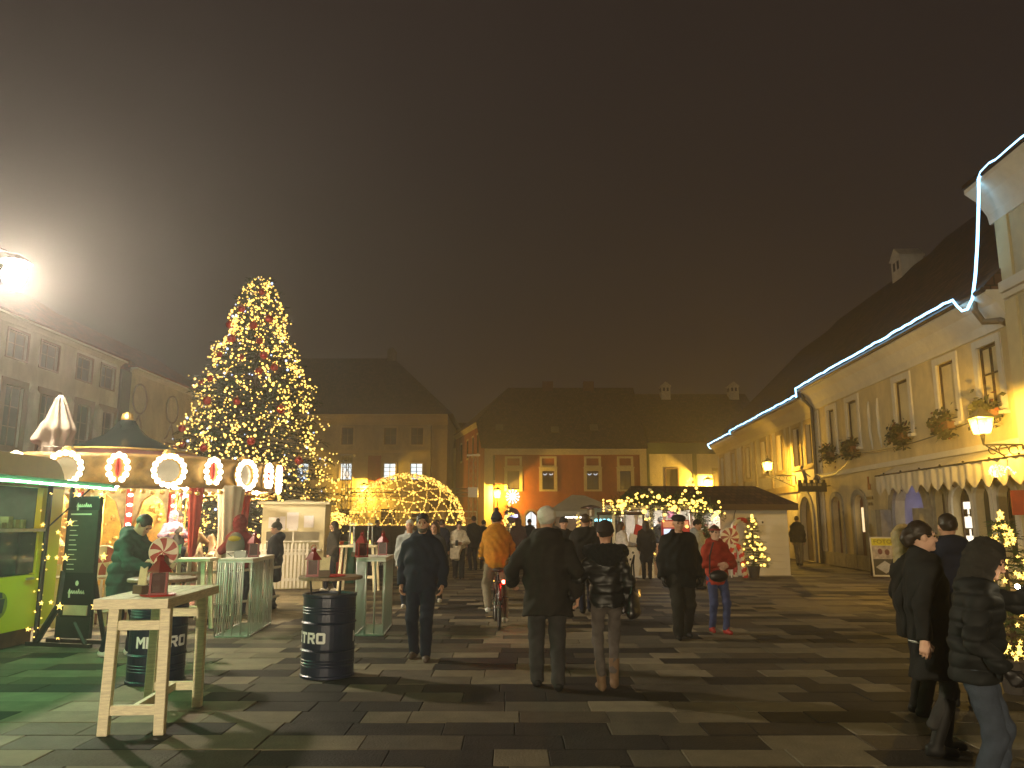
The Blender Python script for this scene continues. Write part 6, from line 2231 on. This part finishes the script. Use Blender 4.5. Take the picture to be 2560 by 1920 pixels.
    f.cut((0, 0, .035), (0, 0, -1))
    link("trousers", np_mesh("trousers", sc_([f.mesh()]), pants['m']), o)
    # --- shoes
    for i in (0, 1):
        a = an[i]
        bz = a.z - .085
        f = Field(np.array(a) - np.array([.16, .26, .16]), np.array(a) + np.array([.16, .18, .12 + boots]), .012 if near else .018)
        out_ = .012 if i == 0 else -.012
        f.cap((a.x, a.y + .035, bz + .043), (a.x + out_ * 2, a.y - .125, bz + .034), .041, .034, .02).cap((a.x, a.y + .01, bz + .05), tuple(a + (kn[i] - a).normalized() * (.03 + boots)), .045, .05 + .012 * (boots > 0), .03)
        if boots > .2:
            f.cap((a.x, a.y + .06, bz + .0), (a.x, a.y + .05, bz + .06), .022, .03, .01)
        f.cut((0, 0, bz + .002), (0, 0, -1))
        if boots:
            f.cut(tuple(a + (kn[i] - a).normalized() * boots), tuple((kn[i] - a).normalized()))
        link("shoe" if not boots else "boot", np_mesh("shoe", sc_([f.mesh()]), shoes or shoe_dark), o)
    # --- coat
    c = coat
    f = Field(lo, hi, res)
    c['infl'] *= .8
    f.ell(T(0, .0, 1.265), (.170 * b, .122, .21), .06).ell(T(0, -.008, 1.06), (.152 * b, .118, .19), .07)
    hem = c['hem'] + hip - .93
    f.cap((0, 0, hip + .04), (0, 0, hem - .03), .142, .150 + c['flare'], .07, sc=(1.05 * b, .82, 1))
    f.cap(T(0, .005, 1.42), T(.145 * b, .005, 1.362), .058, .056, k=.05).cap(T(0, .005, 1.42), T(-.145 * b, .005, 1.362), .058, .056, k=.05)
    if c['collar']:
        f.cap(T(0, .012, 1.42), T(0, .002, 1.50), .070, .066, .03)
    f.D -= c['infl']
    f.cut(T(0, 0, 1.505 if c['collar'] < 2 else 1.528), (0, -.42, .9))
    f.cut((0, 0, hem), (0, 0, -1))
    g_ = Field(lo, hi, res)
    for i in (0, 1):
        g_.cap(sh[i] + Vector((0, 0, -.01)), el[i], .057, .047, .03).cap(el[i], wr[i] - hd[i] * .005, .046, .038, .025)
    g_.D -= c['infl'] * .75
    for i in (0, 1):
        end = wr[i] + hd[i] * .012
        d = hd[i]
        P_ = (g_.ax[0][:, None, None] - end.x) * d.x + (g_.ax[1][None, :, None] - end.y) * d.y + (g_.ax[2][None, None, :] - end.z) * d.z
        q_ = ((g_.ax[0][:, None, None] - end.x) ** 2 + (g_.ax[1][None, :, None] - end.y) ** 2 + (g_.ax[2][None, None, :] - end.z) ** 2) < .14 ** 2
        g_.D = np.where(q_, np.maximum(g_.D, P_), g_.D)
    hh = np.clip(.5 + .5 * (g_.D - f.D) / .03, 0, 1)
    f.D = g_.D * (1 - hh) + f.D * hh - .03 * hh * (1 - hh)
    if c['puff']:
        f.fold(.016, lambda X, Y_, Z: (1 - np.abs(np.sin(Z * math.pi / c['puff'] + .6 * np.sin(X * 6) * .3))) ** 2 + 0 * X * Y_)
    f.fold(c['fold'], nz)
    if c['hood'] == 'down':
        f.ell(T(0, .12, 1.47), (.13, .075, .085), .05).cap(T(-.1, .04, 1.49), T(.1, .04, 1.49), .05, k=.04)
    link("coat", np_mesh("coat", sc_([f.mesh()]), c['m']), o)
    if c['hood'] == 'fur':
        f = Field(lo, hi, .014)
        for k in range(9):
            a0, a1 = math.pi * (-.12 + 1.24 * k / 9), math.pi * (-.12 + 1.24 * (k + 1) / 9)
            pt = lambda a: T(.175 * math.cos(a), -.02 + .15 * math.sin(a), 1.44 + .0 * math.sin(a))
            f.cap(pt(a0), pt(a1), .075, .075, .03)
        f.ell(T(0, .13, 1.40), (.15, .085, .11), .05)
        f.fold(.010, lambda X, Y_, Z: np.sin(X * 95 + 3 * np.sin(Z * 60)) * np.sin(Z * 88 + 2 * np.sin(Y_ * 70)))
        link("fur_hood", np_mesh("fur_hood", sc_([f.mesh()]), fur_m), o)
    # --- hair, hats
    def hp_(name, fl, m):
        V, Q = fl.mesh()
        return link(name, np_mesh(name, sc_([(hx(V), Q)]), m), o)
    rough = lambda X, Y_, Z: np.sin(X * 130 + 4 * np.sin(Z * 50 + ph)) * np.sin(Y_ * 110 + 3 * np.sin(X * 60)) + .7 * np.sin(Z * 90 + X * 40)
    if c['hood'] == 'up':
        f = Field((-.2, -.22, -.34), (.2, .24, .22), .012)
        f.ell((0, .025, .01), (.112, .128, .145), .03).cap((0, .04, -.06), (0, .03, -.22), .10, .115, .05)
        f.ell((0, -.15, -.015), (.074, .11, .098), .02, sub=True)
        f.fold(.005, rough)
        hp_("hood", f, c.get('hood_m', c['m']))
    if hair:
        hm__, style = hair
        f = Field((-.17, -.2, -.62 if style == 'long' else -.26), (.17, .27, .24), .010 if near else .015)
        f.ell((0, .018, .032), (.0845, .101, .097), .02)
        if style in ('short', 'grey'):
            f.cut((0, 0, -.062), (0, -.25, -1))
        f.ell((0, -.145, -.028), (.082, .106, .116), .012, sub=True)
        if style == 'grey':
            f.ell((0, .03, .05), (.092, .105, .09), .03)
            f.ell((0, -.155, -.04), (.088, .105, .108), .012, sub=True)
        if style == 'long':
            f.cap((-.05, .045, .0), (-.065, .06, -.33), .058, .045, .04).cap((.05, .045, .0), (.065, .06, -.33), .058, .045, .04).cap((0, .06, 0), (0, .085, -.42), .07, .05, .04)
            f.ell((0, -.155, -.07), (.07, .12, .17), .015, sub=True)
        if style in ('bun', 'pony'):
            f.cut((0, 0, -.075), (0, -.35, -1))
            if style == 'bun':
                f.ell((0, .112, -.015), (.05, .052, .07), .03)
            else:
                f.cap((0, .1, .03), (0, .15, -.05), .04, .04, .03).cap((0, .15, -.05), (0, .13, -.24), .04, .02, .03)
        f.fold(.0035, rough)
        hp_("hair", f, hm__)
    if beard:
        f = Field((-.1, -.15, -.15), (.1, .06, .05), .009)
        f.ell((0, -.03, -.058), (.061, .069, .066), .02).ell((0, -.078, -.098), (.028, .024, .021), .02)
        f.cut((0, 0, -.04), (0, -.25, 1))
        f.ell((0, -.098, -.062), (.018, .02, .006), .006, sub=True)
        f.fold(.0015, rough)
        hp_("beard", f, beard_m)
    if hat:
        hm__, style = hat
        f = Field((-.17, -.22, -.1), (.17, .2, .26), .010 if near else .014)
        if style in ('beanie', 'pompom'):
            f.ell((0, .012, .045), (.093, .109, .108), .02)
            f.cut((0, 0, .015), (0, -.12, -1))
            f.fold(.002, lambda X, Y_, Z: np.sin(np.arctan2(Y_, X) * 40))
            for k in range(16):
                a0, a1 = math.pi * k / 8, math.pi * (k + 1) / 8
                f.cap((.088 * math.cos(a0), .012 + .104 * math.sin(a0), .03 + .012 * math.sin(-a0)), (.088 * math.cos(a1), .012 + .104 * math.sin(a1), .03 + .012 * math.sin(-a1)), .014, k=.01)
            if style == 'pompom':
                f.ell((0, .03, .175), (.042, .042, .04), .01)
        if style == 'flat':
            f.ell((0, -.002, .078), (.102, .128, .048), .02).ell((0, .01, .06), (.09, .107, .05), .02).ell((0, -.118, .05), (.075, .045, .014), .012)
        if style == 'band':
            for k in range(16):
                a0, a1 = math.pi * k / 8, math.pi * (k + 1) / 8
                f.cap((.084 * math.cos(a0), .012 + .1 * math.sin(a0), .052), (.084 * math.cos(a1), .012 + .1 * math.sin(a1), .052), .015, k=.012)
        hp_("hat", f, hm__)
    # --- eyes and brows
    if near or abs((face + hy + 180) % 360 - 180) < 100:
        for sx in (-1, 1):
            V, Q = MB().sph((sx * .031, -.0845, .004), .0105, 7, 5).v, None
            m_ = MB().sph((0, 0, 0), .0105, 7, 5)
            vv = hx(np.array(m_.v) + np.array([sx * .031, -.0845, .004])) * s_
            m_.v = [tuple(p) for p in vv]
            m_.obj("eye", eye_m, o, smooth=True)
            if near:
                m_ = MB().tube([(-.016, 0, -.003), (0, -.002, .003), (.016, .004, -.001)], .0038, 5)
                vv = hx(np.array(m_.v) + np.array([sx * .033, -.0945, .026])) * s_
                m_.v = [tuple(p) for p in vv]
                m_.obj("eyebrow", hair_dark, o, smooth=True)
    return o

walk_l = dict(lf=(.085, .20, .085), rf=(.085, -.17, .10))
walk_r = dict(rf=(.085, .20, .085), lf=(.085, -.17, .10))
# near people
person("man in navy jacket with short dark hair and grey beard walking towards the viewer", -1.13, 10.03, -4, 1.76, 1.06, .0125, hy=6, la=(.10, .08, -.50), ra=(.09, -.02, -.50), lf=(.09, .14, .085), rf=(.09, -.08, .09),
       coat=dict(m=navy, hem=.80, infl=.038, collar=2), pants=dict(m=navy, infl=.018), shoes=shoe_brown, hair=(hair_dark, 'short'), beard=True)
person("grey haired man seen from behind in a long dark parka, holding hands", .36, 8.28, 180, 1.80, 1.14, .0125, la=(.16, .22, -.38), ra=(.12, .0, -.50), lf=(.10, .12, .085), rf=(.10, -.08, .09),
       coat=dict(m=darkbrown, hem=.70, infl=.045, flare=.03, hood='down'), pants=dict(m=charcoal, infl=.022), shoes=shoe_dark, hair=(hair_grey, 'grey'))
person("woman seen from behind in short shiny black jacket with fur hood and grey leggings", .97, 8.27, 180, 1.65, .94, .0125, la=(.22, .05, -.46), ra=(.07, .05, -.50), lf=(.075, -.05, .085), rf=(.075, .09, .085),
       coat=dict(m=puffer, hem=.86, infl=.032, puff=.11, hood='fur'), pants=dict(m=greypants, infl=.0), shoes=boot_tan, boots=.22, hair=(hair_dark, 'short'), hat=(cl("darkhat", (.03, .02, .015)), 'beanie'), glove=leather)
person("elderly man in dark coat and flat cap walking towards the viewer", 2.47, 11.77, 6, 1.76, 1.15, .0135, hp=6, hy=-4, la=(.09, .02, -.52), ra=(.10, .05, -.52), lf=(.09, -.08, .09), rf=(.09, .12, .085),
       coat=dict(m=black, hem=.72, infl=.05, flare=.02), pants=dict(m=dark, infl=.03), shoes=shoe_dark, hat=(dark, 'flat'), glove=leather)
person("woman in red jacket, knitted headband and blue jeans with a black bag", 3.14, 12.3, 8, 1.60, .95, .0135, hy=8, la=(-.08, .24, -.30, (.8, .3, -.4)), ra=(-.12, .22, -.26, (-.8, .3, -.4)), lf=(.08, .12, .085), rf=(.08, -.08, .09),
       coat=dict(m=redj, hem=.79, infl=.035, hood='down', collar=2), pants=dict(m=bluejean, infl=.006), shoes=shoe_red, hair=(hair_brown, 'short'), hat=(cl("headband", (.26, .04, .03)), 'band'), skin=skin_pale)
wR = person("woman in long black coat and knee boots with glasses and hair in a bun", 3.11, 6.05, 82, 1.66, .98, .0125, la=(.06, -.06, -.52), ra=(.14, -.14, -.50), lf=(.07, .08, .085), rf=(.08, -.05, .085),
       coat=dict(m=black, hem=.56, infl=.034, flare=.02, collar=2), pants=dict(m=charcoal, infl=.0), shoes=shoe_dark, boots=.36, hair=(hair_dark, 'bun'), skin=skin_pale)
person("man in dark hooded puffer jacket and grey jeans raising his phone", 2.80, 4.95, 62, 1.55, 1.12, .0125, hp=14, hy=-14, lean=9, la=(.02, .40, .08, (.9, .1, -.7)), ra=(.10, .1, -.45), lf=(.1, .06, .085), rf=(.1, -.05, .085),
       coat=dict(m=puffer_dark, hem=.80, infl=.05, puff=.10, hood='up', hood_m=dark), pants=dict(m=cl("slatejean", (.04, .05, .07)), infl=.012), shoes=shoe_dark, glove=leather)
person("person with dark hair in a navy coat seen behind the woman with glasses", 4.12, 7.5, 170, 1.73, 1.05, .015, coat=dict(m=navy, hem=.7, infl=.04, hood='down'), hair=(hair_dark, 'short'))
person("woman with long blond hair half hidden behind the woman with glasses", 3.56, 7.2, 84, 1.63, .92, .015, coat=dict(m=dark, hem=.7), hair=(hair_blond, 'long'), skin=skin_pale)
person("man in padded dark jacket bathed in green light bending over a tall table", -4.98, 10.25, 78, 1.80, 1.1, .0135, lean=16, hp=24, la=(.02, .40, -.28), ra=(.0, .38, -.30), lf=(.09, .12, .085), rf=(.09, -.1, .085),
       coat=dict(m=bottle, hem=.58, infl=.045, puff=.14, hood='down'), pants=dict(m=navy, infl=.012), shoes=shoe_white, hair=(hair_dark, 'short'))
cy_ = person("cyclist in orange jacket and dark beanie riding away on a bicycle", -.26, 13.15, 180, 1.76, 1.0, .0145, lean=17, hp=-8, hip=1.0, la=(.10, .42, -.36), ra=(.14, .42, -.36), lf=(.13, -.02, .30), rf=(.14, .05, .12), knees=((.25, -1, .1), (-.2, -1, .1)),
       coat=dict(m=orange_j, hem=.84, infl=.032, hood='down'), pants=dict(m=khaki, infl=.012), shoes=shoe_white, hat=(charcoal, 'pompom'), hair=(hair_dark, 'short'), glove=charcoal)
person("person in maroon hooded top with a grey backpack standing at the wire table", -5.0, 14.6, 172, 1.76, 1.05, .016, hy=-18, la=(.1, .22, -.34), ra=(.1, .2, -.34), lf=(.12, .02, .085), rf=(.12, 0, .085),
       coat=dict(m=maroon, hem=.84, infl=.035, hood='up'), pants=dict(m=navy, infl=.012), shoes=shoe_dark)
person("woman in long dark coat and bobble hat looking left by the wire table", -4.66, 15.7, -84, 1.64, .98, .016, la=(.03, .16, -.42), ra=(.04, .12, -.44),
       coat=dict(m=navy, hem=.55, infl=.04, hood='down'), pants=dict(m=dark), shoes=shoe_dark, boots=.3, hat=(dark, 'pompom'), hair=(hair_dark, 'short'), skin=skin_pale)
person("woman with dark hair in grey jacket facing left by the ticket booth", -4.4, 19.6, -70, 1.68, 1., .018, la=(.04, .1, -.48), lf=(.08, -.12, .085), rf=(.08, .14, .085), coat=dict(m=charcoal, hem=.72, infl=.04, hood='down'), pants=dict(m=navy), shoes=shoe_white, hair=(hair_dark, 'long'), skin=skin_pale)
# the crowd further back
person("passer-by in pale scarf and jeans half hidden left behind the man in navy", -2.0, 15.5, 4, 1.70, 1., .018, coat=dict(m=lightgrey, hem=.74, infl=.04), pants=dict(m=jeans), shoes=shoe_white, hair=(hair_grey, 'short'), **walk_l)
person("passer-by with brown hair and white shoes behind the man in navy", -1.62, 16.6, -12, 1.66, 1., .018, coat=dict(m=charcoal, hem=.72, infl=.04), pants=dict(m=charcoal), shoes=shoe_white, hair=(hair_brown, 'long'), **walk_r)
person("person in dark blue coat turned away left of the woman in the cream coat", -2.05, 23.3, 150, 1.72, 1.05, .02, coat=dict(m=navy, hem=.66, infl=.045), pants=dict(m=dark), hair=(hair_brown, 'short'), la=(.12, .2, -.4))
person("woman in cream coat over dark trousers looking down at her phone", -1.57, 23.4, 8, 1.68, 1., .018, hp=18, la=(-.08, .26, -.28, (.8, .3, -.5)), ra=(-.06, .26, -.28, (-.8, .3, -.5)), coat=dict(m=cream, hem=.58, infl=.042, flare=.03), pants=dict(m=dark, infl=.03), shoes=shoe_brown, hair=(hair_brown, 'short'), skin=skin_pale, **walk_l)
person("tall man in black coat standing left of the cyclist", -1.36, 28.0, -150, 1.86, 1.08, .022, coat=dict(m=black, hem=.72, infl=.04), pants=dict(m=black), hair=(hair_dark, 'short'))
person("shorter dark figure just behind the tall man in black", -1.02, 28.6, 160, 1.72, 1., .024, coat=dict(m=dark, hem=.7, infl=.04), hair=(hair_dark, 'short'))
person("person in plum jacket and dark trousers right of the cyclist", .22, 28.2, 176, 1.78, 1.12, .022, coat=dict(m=plum, hem=.78, infl=.045, hood='up'), pants=dict(m=dark))
person("broad man in dark coat walking away between the couple", 1.38, 14.9, 180, 1.80, 1.22, .017, coat=dict(m=dark, hem=.66, infl=.05), pants=dict(m=navy), hair=(hair_brown, 'short'), **walk_r)
person("person in dark beanie facing the viewer behind the grey haired man", 1.12, 17.2, 12, 1.74, 1.1, .019, coat=dict(m=black, hem=.7, infl=.045, collar=2), pants=dict(m=dark), hat=(dark, 'beanie'), skin=skin_m, **walk_l)
person("woman with brown hair in white jacket among the crowd by the lean-to sign", 2.92, 21.2, 100, 1.66, 1., .019, coat=dict(m=whitej, hem=.84, infl=.045), pants=dict(m=dark), hair=(hair_brown, 'long'), ra=(.05, .28, -.26))
person("woman with long dark hair in a long black coat beside the leaning sign", 3.98, 23.6, 172, 1.70, 1.05, .02, coat=dict(m=black, hem=.5, infl=.045), hair=(hair_dark, 'long'))
person("person in green dark hood facing the drinks stall", 2.35, 25.2, 170, 1.70, 1.05, .022, coat=dict(m=bottle, hem=.72, infl=.045, hood='up'))
person("person with pale bobble hat at the stall behind the patio heater", 3.95, 29.5, 165, 1.78, 1.05, .024, coat=dict(m=dark, hem=.7, infl=.045), hat=(cream, 'pompom'))
person("man in grey jeans and dark hooded jacket at the lit stalls", 4.92, 26.2, 160, 1.80, 1.12, .02, coat=dict(m=black, hem=.84, infl=.045, hood='down'), pants=dict(m=greyjean, infl=.03), shoes=shoe_dark, hair=(hair_dark, 'short'), hat=(charcoal, 'beanie'), ra=(.1, .2, -.3))
person("person in light grey hooded jacket right behind the man in the flat cap", 4.72, 20.2, 60, 1.70, 1.06, .019, coat=dict(m=lightgrey, hem=.78, infl=.045, hood='down'), pants=dict(m=dark), hair=(hair_dark, 'short'), hat=(dark, 'beanie'))
person("man in dark jacket and pale trousers walking off past the white hut", 11.0, 30.6, 150, 1.88, 1.02, .022, coat=dict(m=dark, hem=.82, infl=.04, hood='down'), pants=dict(m=khaki), shoes=shoe_dark, hair=(hair_dark, 'short'), **walk_l)
person("distant person in dark coat near the stage right of the man in navy", -2.6, 27.5, 20, 1.72, 1.05, .024, coat=dict(m=charcoal, hem=.66, infl=.045), hair=(hair_brown, 'long'))
person("distant person in brown coat before the stage left of the dark blue coat", -3.2, 29.5, -30, 1.74, 1., .024, coat=dict(m=darkbrown, hem=.66, infl=.045), hair=(hair_dark, 'short'))
person("distant person by the little fir in front of the orange house", .75, 34, 170, 1.76, 1.1, .026, coat=dict(m=black, hem=.66, infl=.045), hat=(dark, 'beanie'))
person("distant person in grey beside the pale tent", 1.75, 33, 160, 1.72, 1.1, .026, coat=dict(m=charcoal, hem=.66, infl=.045), hair=(hair_brown, 'short'))
person("distant shopper in dark red at the drinks stall", 3.3, 31, 175, 1.68, 1.05, .026, coat=dict(m=maroon, hem=.7, infl=.045), hair=(hair_dark, 'long'))
person("distant woman in beige coat among the crowd before the orange house", 1.55, 30.5, 165, 1.68, 1., .026, coat=dict(m=khaki, hem=.62, infl=.045), hair=(hair_brown, 'long'))
person("distant man in black cap between the tent and the drinks stall", 2.75, 28.0, 20, 1.76, 1.08, .026, coat=dict(m=black, hem=.72, infl=.045), hat=(dark, 'flat'))
person("distant person in grey hood behind the woman in white jacket", 3.35, 25.8, 190, 1.72, 1.08, .026, coat=dict(m=charcoal, hem=.72, infl=.045, hood='up'))
person("distant person in plum coat near the little fir", -.75, 33.5, 140, 1.7, 1.05, .026, coat=dict(m=plum, hem=.62, infl=.045), hair=(hair_dark, 'short'))
person("distant person in navy jacket far left of the stage front", -5.6, 33, 60, 1.74, 1.05, .026, coat=dict(m=navy, hem=.76, infl=.045), hair=(hair_brown, 'short'))
ch = person("child in lilac hooded jacket riding a carousel horse", CX + 2.3 * math.sin(R(50)) - .02, CY - 2.3 * math.cos(R(50)), 40, 1.25, 1.05, .02, z=.62, hip=.9, la=(.0, .3, -.2), ra=(.0, .3, -.2), lf=(.2, .12, .45), rf=(.2, .12, .45),
            coat=dict(m=lilac, hem=.84, infl=.04, hood='up'), pants=dict(m=navy), shoes=shoe_dark, skin=skin_pale)
person("adult in dark cap watching inside the carousel behind the green lit man", CX + 1.75, CY - 1.35, 120, 1.62, 1., .02, z=.23, coat=dict(m=charcoal, hem=.7, infl=.04), hat=(charcoal, 'beanie'))

# ------------------------------------------------------------------ what people carry
g3 = MB()
for sx in (-1, 1):
    g3.tube([(sx * .033 + .024 * math.cos(a * .628), -.104, .002 + .019 * math.sin(a * .628)) for a in range(11)], .0022, 4)
    g3.tube([(sx * .057, -.104, .006), (sx * .08, -.02, .008)], .002, 4)
g3.tube([(-.009, -.106, .006), (.009, -.106, .006)], .002, 4)
_m = np.array(Matrix.Identity(3))
g3.v = [tuple(((np.array(p) + np.array([0, -.008, .115])) + np.array([0, 0, 1.52])) * (1.66 / 1.75)) for p in g3.v]
g3.obj("glasses", mat("glasses_gold", (.6, .42, .15), .3, metal=.8), wR)

def carried(name, label, cat, build, m, loc, rz=0, smooth=True):
    q = MB()
    build(q)
    return tag(q.obj(name, m, None, loc=loc, rz=rz, smooth=smooth), label, cat)
f = Field((-.2, -.1, -.4), (.2, .1, .2), .012)
f.ell((0, 0, -.12), (.15, .06, .13), .03).cap((-.12, 0, -.2), (.12, 0, -.2), .05, k=.04)
hbm = np_mesh("handbag", [f.mesh()], leather)
hbg = link("handbag", hbm, None, (1.24, 8.23, .95), R(70))
tag(hbg, "black leather handbag hanging from the shoulder of the woman in the short jacket", "handbag")
MB().tube([(-.1, 0, -.02), (-.05, 0, .28), (0, -.02, .37), (.05, 0, .28), (.1, 0, -.02)], .009, 5).obj("strap", leather, hbg)
MB().b2(-.02, .02, -.075, -.06, -.04, .03).obj("clasp", gold, hbg)
f = Field((-.25, -.2, -.35), (.25, .2, .35), .016)
f.ell((0, 0, .03), (.17, .1, .25), .03).ell((0, -.08, -.1), (.13, .06, .12), .03)
bp = link("backpack", np_mesh("backpack", [f.mesh()], mat("pack_grey", (.14, .15, .13), .8)), None, (-4.99, 14.36, 1.2), R(-6))
tag(bp, "grey and yellow backpack with a zigzag patch on the maroon hooded person", "backpack")
MB().sph((0, -.035, .16), .12, 10, 6, (1.05, .75, .5)).obj("yellow_panel", mat("pack_yellow", (.42, .36, .03), .8), bp, smooth=True)
q = MB().b2(-.09, .09, -.155, -.145, -.2, -.05)
q.obj("white_patch", white_print, bp)
q = MB().tube([(.06, -.16, -.08), (-.06, -.16, -.09), (.06, -.16, -.17), (-.05, -.16, -.175)], .012, 4)
q.obj("zigzag_mark", black_print, bp)
f = Field((-.2, -.12, -.2), (.2, .12, .2), .014)
f.ell((0, 0, 0), (.15, .05, .09), .03)
sbg = link("shoulder_bag", np_mesh("shoulder_bag", [f.mesh()], leather), None, (3.10, 12.02, .86), R(8))
tag(sbg, "black shoulder bag worn across the red jacket", "bag")
MB().tube([(-.13, .03, .03), (-.12, .02, .3), (-.05, .03, .5)], .012, 5).obj("strap", leather, sbg)
carried("phone", "phone held up by the man in the hooded puffer jacket", "phone", lambda q: q.b2(-.038, .038, -.004, .004, -.075, .075), black_plastic, (3.27, 4.83, 1.50), R(62), False)
carried("phone_light", "small bright light close to the face of the man raising his phone", "light", lambda q: q.sph((0, 0, 0), .014, 10, 6), glow("phone_glow", (1., .85, .55), 60.), (3.02, 4.80, 1.28))
carried("paper_cup", "white paper held in the lowered hand of the woman with glasses", "paper", lambda q: q.box((0, 0, 0), (.03, .07, .004), ry=.5), white_print, (2.93, 5.93, .80), R(20), False)
carried("phone", "dark phone in the hands of the woman in the cream coat", "phone", lambda q: q.b2(-.04, .04, -.005, .005, -.08, .08), black_plastic, (-1.6, 23.02, 1.06), 0, False)
carried("tote_bag", "white tote bag in front of the woman in the cream coat", "bag", lambda q: q.b2(-.13, .13, -.04, .04, -.2, .1), cream, (-1.66, 23.1, .82), R(8), False)
str_ = MB().tube([(.02, -.155, 1.36), (-.06, -.12, 1.42), (-.11, -.0, 1.43), (-.13, .1, 1.36), (-.16, .16, 1.2)], .012, 5)

# ------------------------------------------------------------------ bicycle
BK = thing("bicycle", "dark city bicycle with glowing red tail light under the orange jacketed cyclist", "bicycle", (-.24, 13.2, 0), R(4))
bl_m = mat("bike_black", (.02, .018, .018), .35, metal=.3)
for name_, y_ in (("rear_wheel", -.52), ("front_wheel", .56)):
    w = MB()
    w.tube([(0, y_ + .335 * math.cos(a * math.pi / 20), .35 + .335 * math.sin(a * math.pi / 20)) for a in range(41)], .019, 8)
    wo = w.obj("wheel", black_plastic, BK, smooth=True)
    w = MB()
    w.tube([(0, y_ + .312 * math.cos(a * math.pi / 20), .35 + .312 * math.sin(a * math.pi / 20)) for a in range(41)], .011, 6)
    for k in range(24):
        a = k * math.pi / 12
        w.cyl((.02 * (-1) ** k, y_, .35), (0, y_ + .31 * math.cos(a), .35 + .31 * math.sin(a)), .0025, n=3, caps=False)
    w.cyl((-.05, y_, .35), (.05, y_, .35), .02, n=8)
    w.obj("rim", steel, wo)
    w = MB()
    w.tube([(0, y_ + .37 * math.cos(R(20 + a * 14)), .35 + .37 * math.sin(R(20 + a * 14))) for a in range(11)], .028, 6)
    w.obj("mudguard", mat("mudguard_red", (.12, .02, .015), .4), BK, smooth=True)
q = MB()
q.tube([(0, -.1, .3), (0, -.24, .82)], .018, 8).tube([(0, -.1, .3), (0, .38, .72)], .02, 8).tube([(0, -.2, .7), (0, .36, .85)], .016, 8)
q.tube([(0, .33, .95), (0, .4, .68), (.04, .56, .35)], .016, 6).tube([(0, .4, .68), (-.04, .56, .35)], .014, 6)
for sx in (-.05, .05):
    q.tube([(sx, -.52, .35), (0, -.22, .74)], .01, 6).tube([(sx, -.52, .35), (sx * .6, -.1, .3)], .01, 6)
q.obj("frame", bl_m, BK, smooth=True)
q = MB().tube([(-.29, .2, 1.06), (-.26, .3, 1.07), (0, .34, 1.0), (.26, .3, 1.07), (.29, .2, 1.06)], .012, 6)
q.obj("handlebar", steel, BK, smooth=True)
MB().sph((0, -.26, .9), .12, 12, 6, (.8, 1.15, .3)).obj("saddle", leather, BK, smooth=True)
MB().tube([(0, -.24, .82), (0, -.25, .88)], .014, 6).obj("seat_post", steel, BK)
MB().sph((.06, -.70, .74), .03, 10, 6).obj("tail_light", glow("tail_red", (1., .02, .01), 170.), BK, smooth=True)
MB().b2(-.06, .08, -.62, -.58, .72, .735).obj("light_bracket", bl_m, BK)
MB().b2(-.09, .09, -.72, -.34, .72, .735).obj("rack", bl_m, BK)
for sx in (-1, 1):
    MB().cyl((sx * .06, -.1, .3), (sx * .08, -.1, .3 + sx * .16), .01, n=5).b2(sx * .08, sx * .18, -.14, -.06, .29 + sx * .16, .31 + sx * .16).obj("pedal", bl_m, BK)
MB().lathe([(.09, -.004), (.09, .004)], 20).obj("chainring", steel, BK, loc=(.05, -.1, .3)).rotation_euler = (0, R(90), 0)

# ------------------------------------------------------------------ thin winter fog over the whole square
hz = MB()
hz.b2(-95, 95, -30, 140, -1.1, 24)
hm_ = bpy.data.materials.new("haze")
hm_.use_nodes = True
nt = hm_.node_tree
nt.nodes.clear()
out = nt.nodes.new("ShaderNodeOutputMaterial")
pv_ = nt.nodes.new("ShaderNodeVolumePrincipled")
pv_.inputs["Color"].default_value = (.92, .88, .87, 1)
pv_.inputs["Density"].default_value = .0048
pv_.inputs["Anisotropy"].default_value = .68
nt.links.new(pv_.outputs[0], out.inputs["Volume"])
hm_.cycles.homogeneous_volume = True
hz.obj("haze", hm_, kind='stuff')
bpy.data.objects["haze"]["label"] = "thin winter fog over the square"
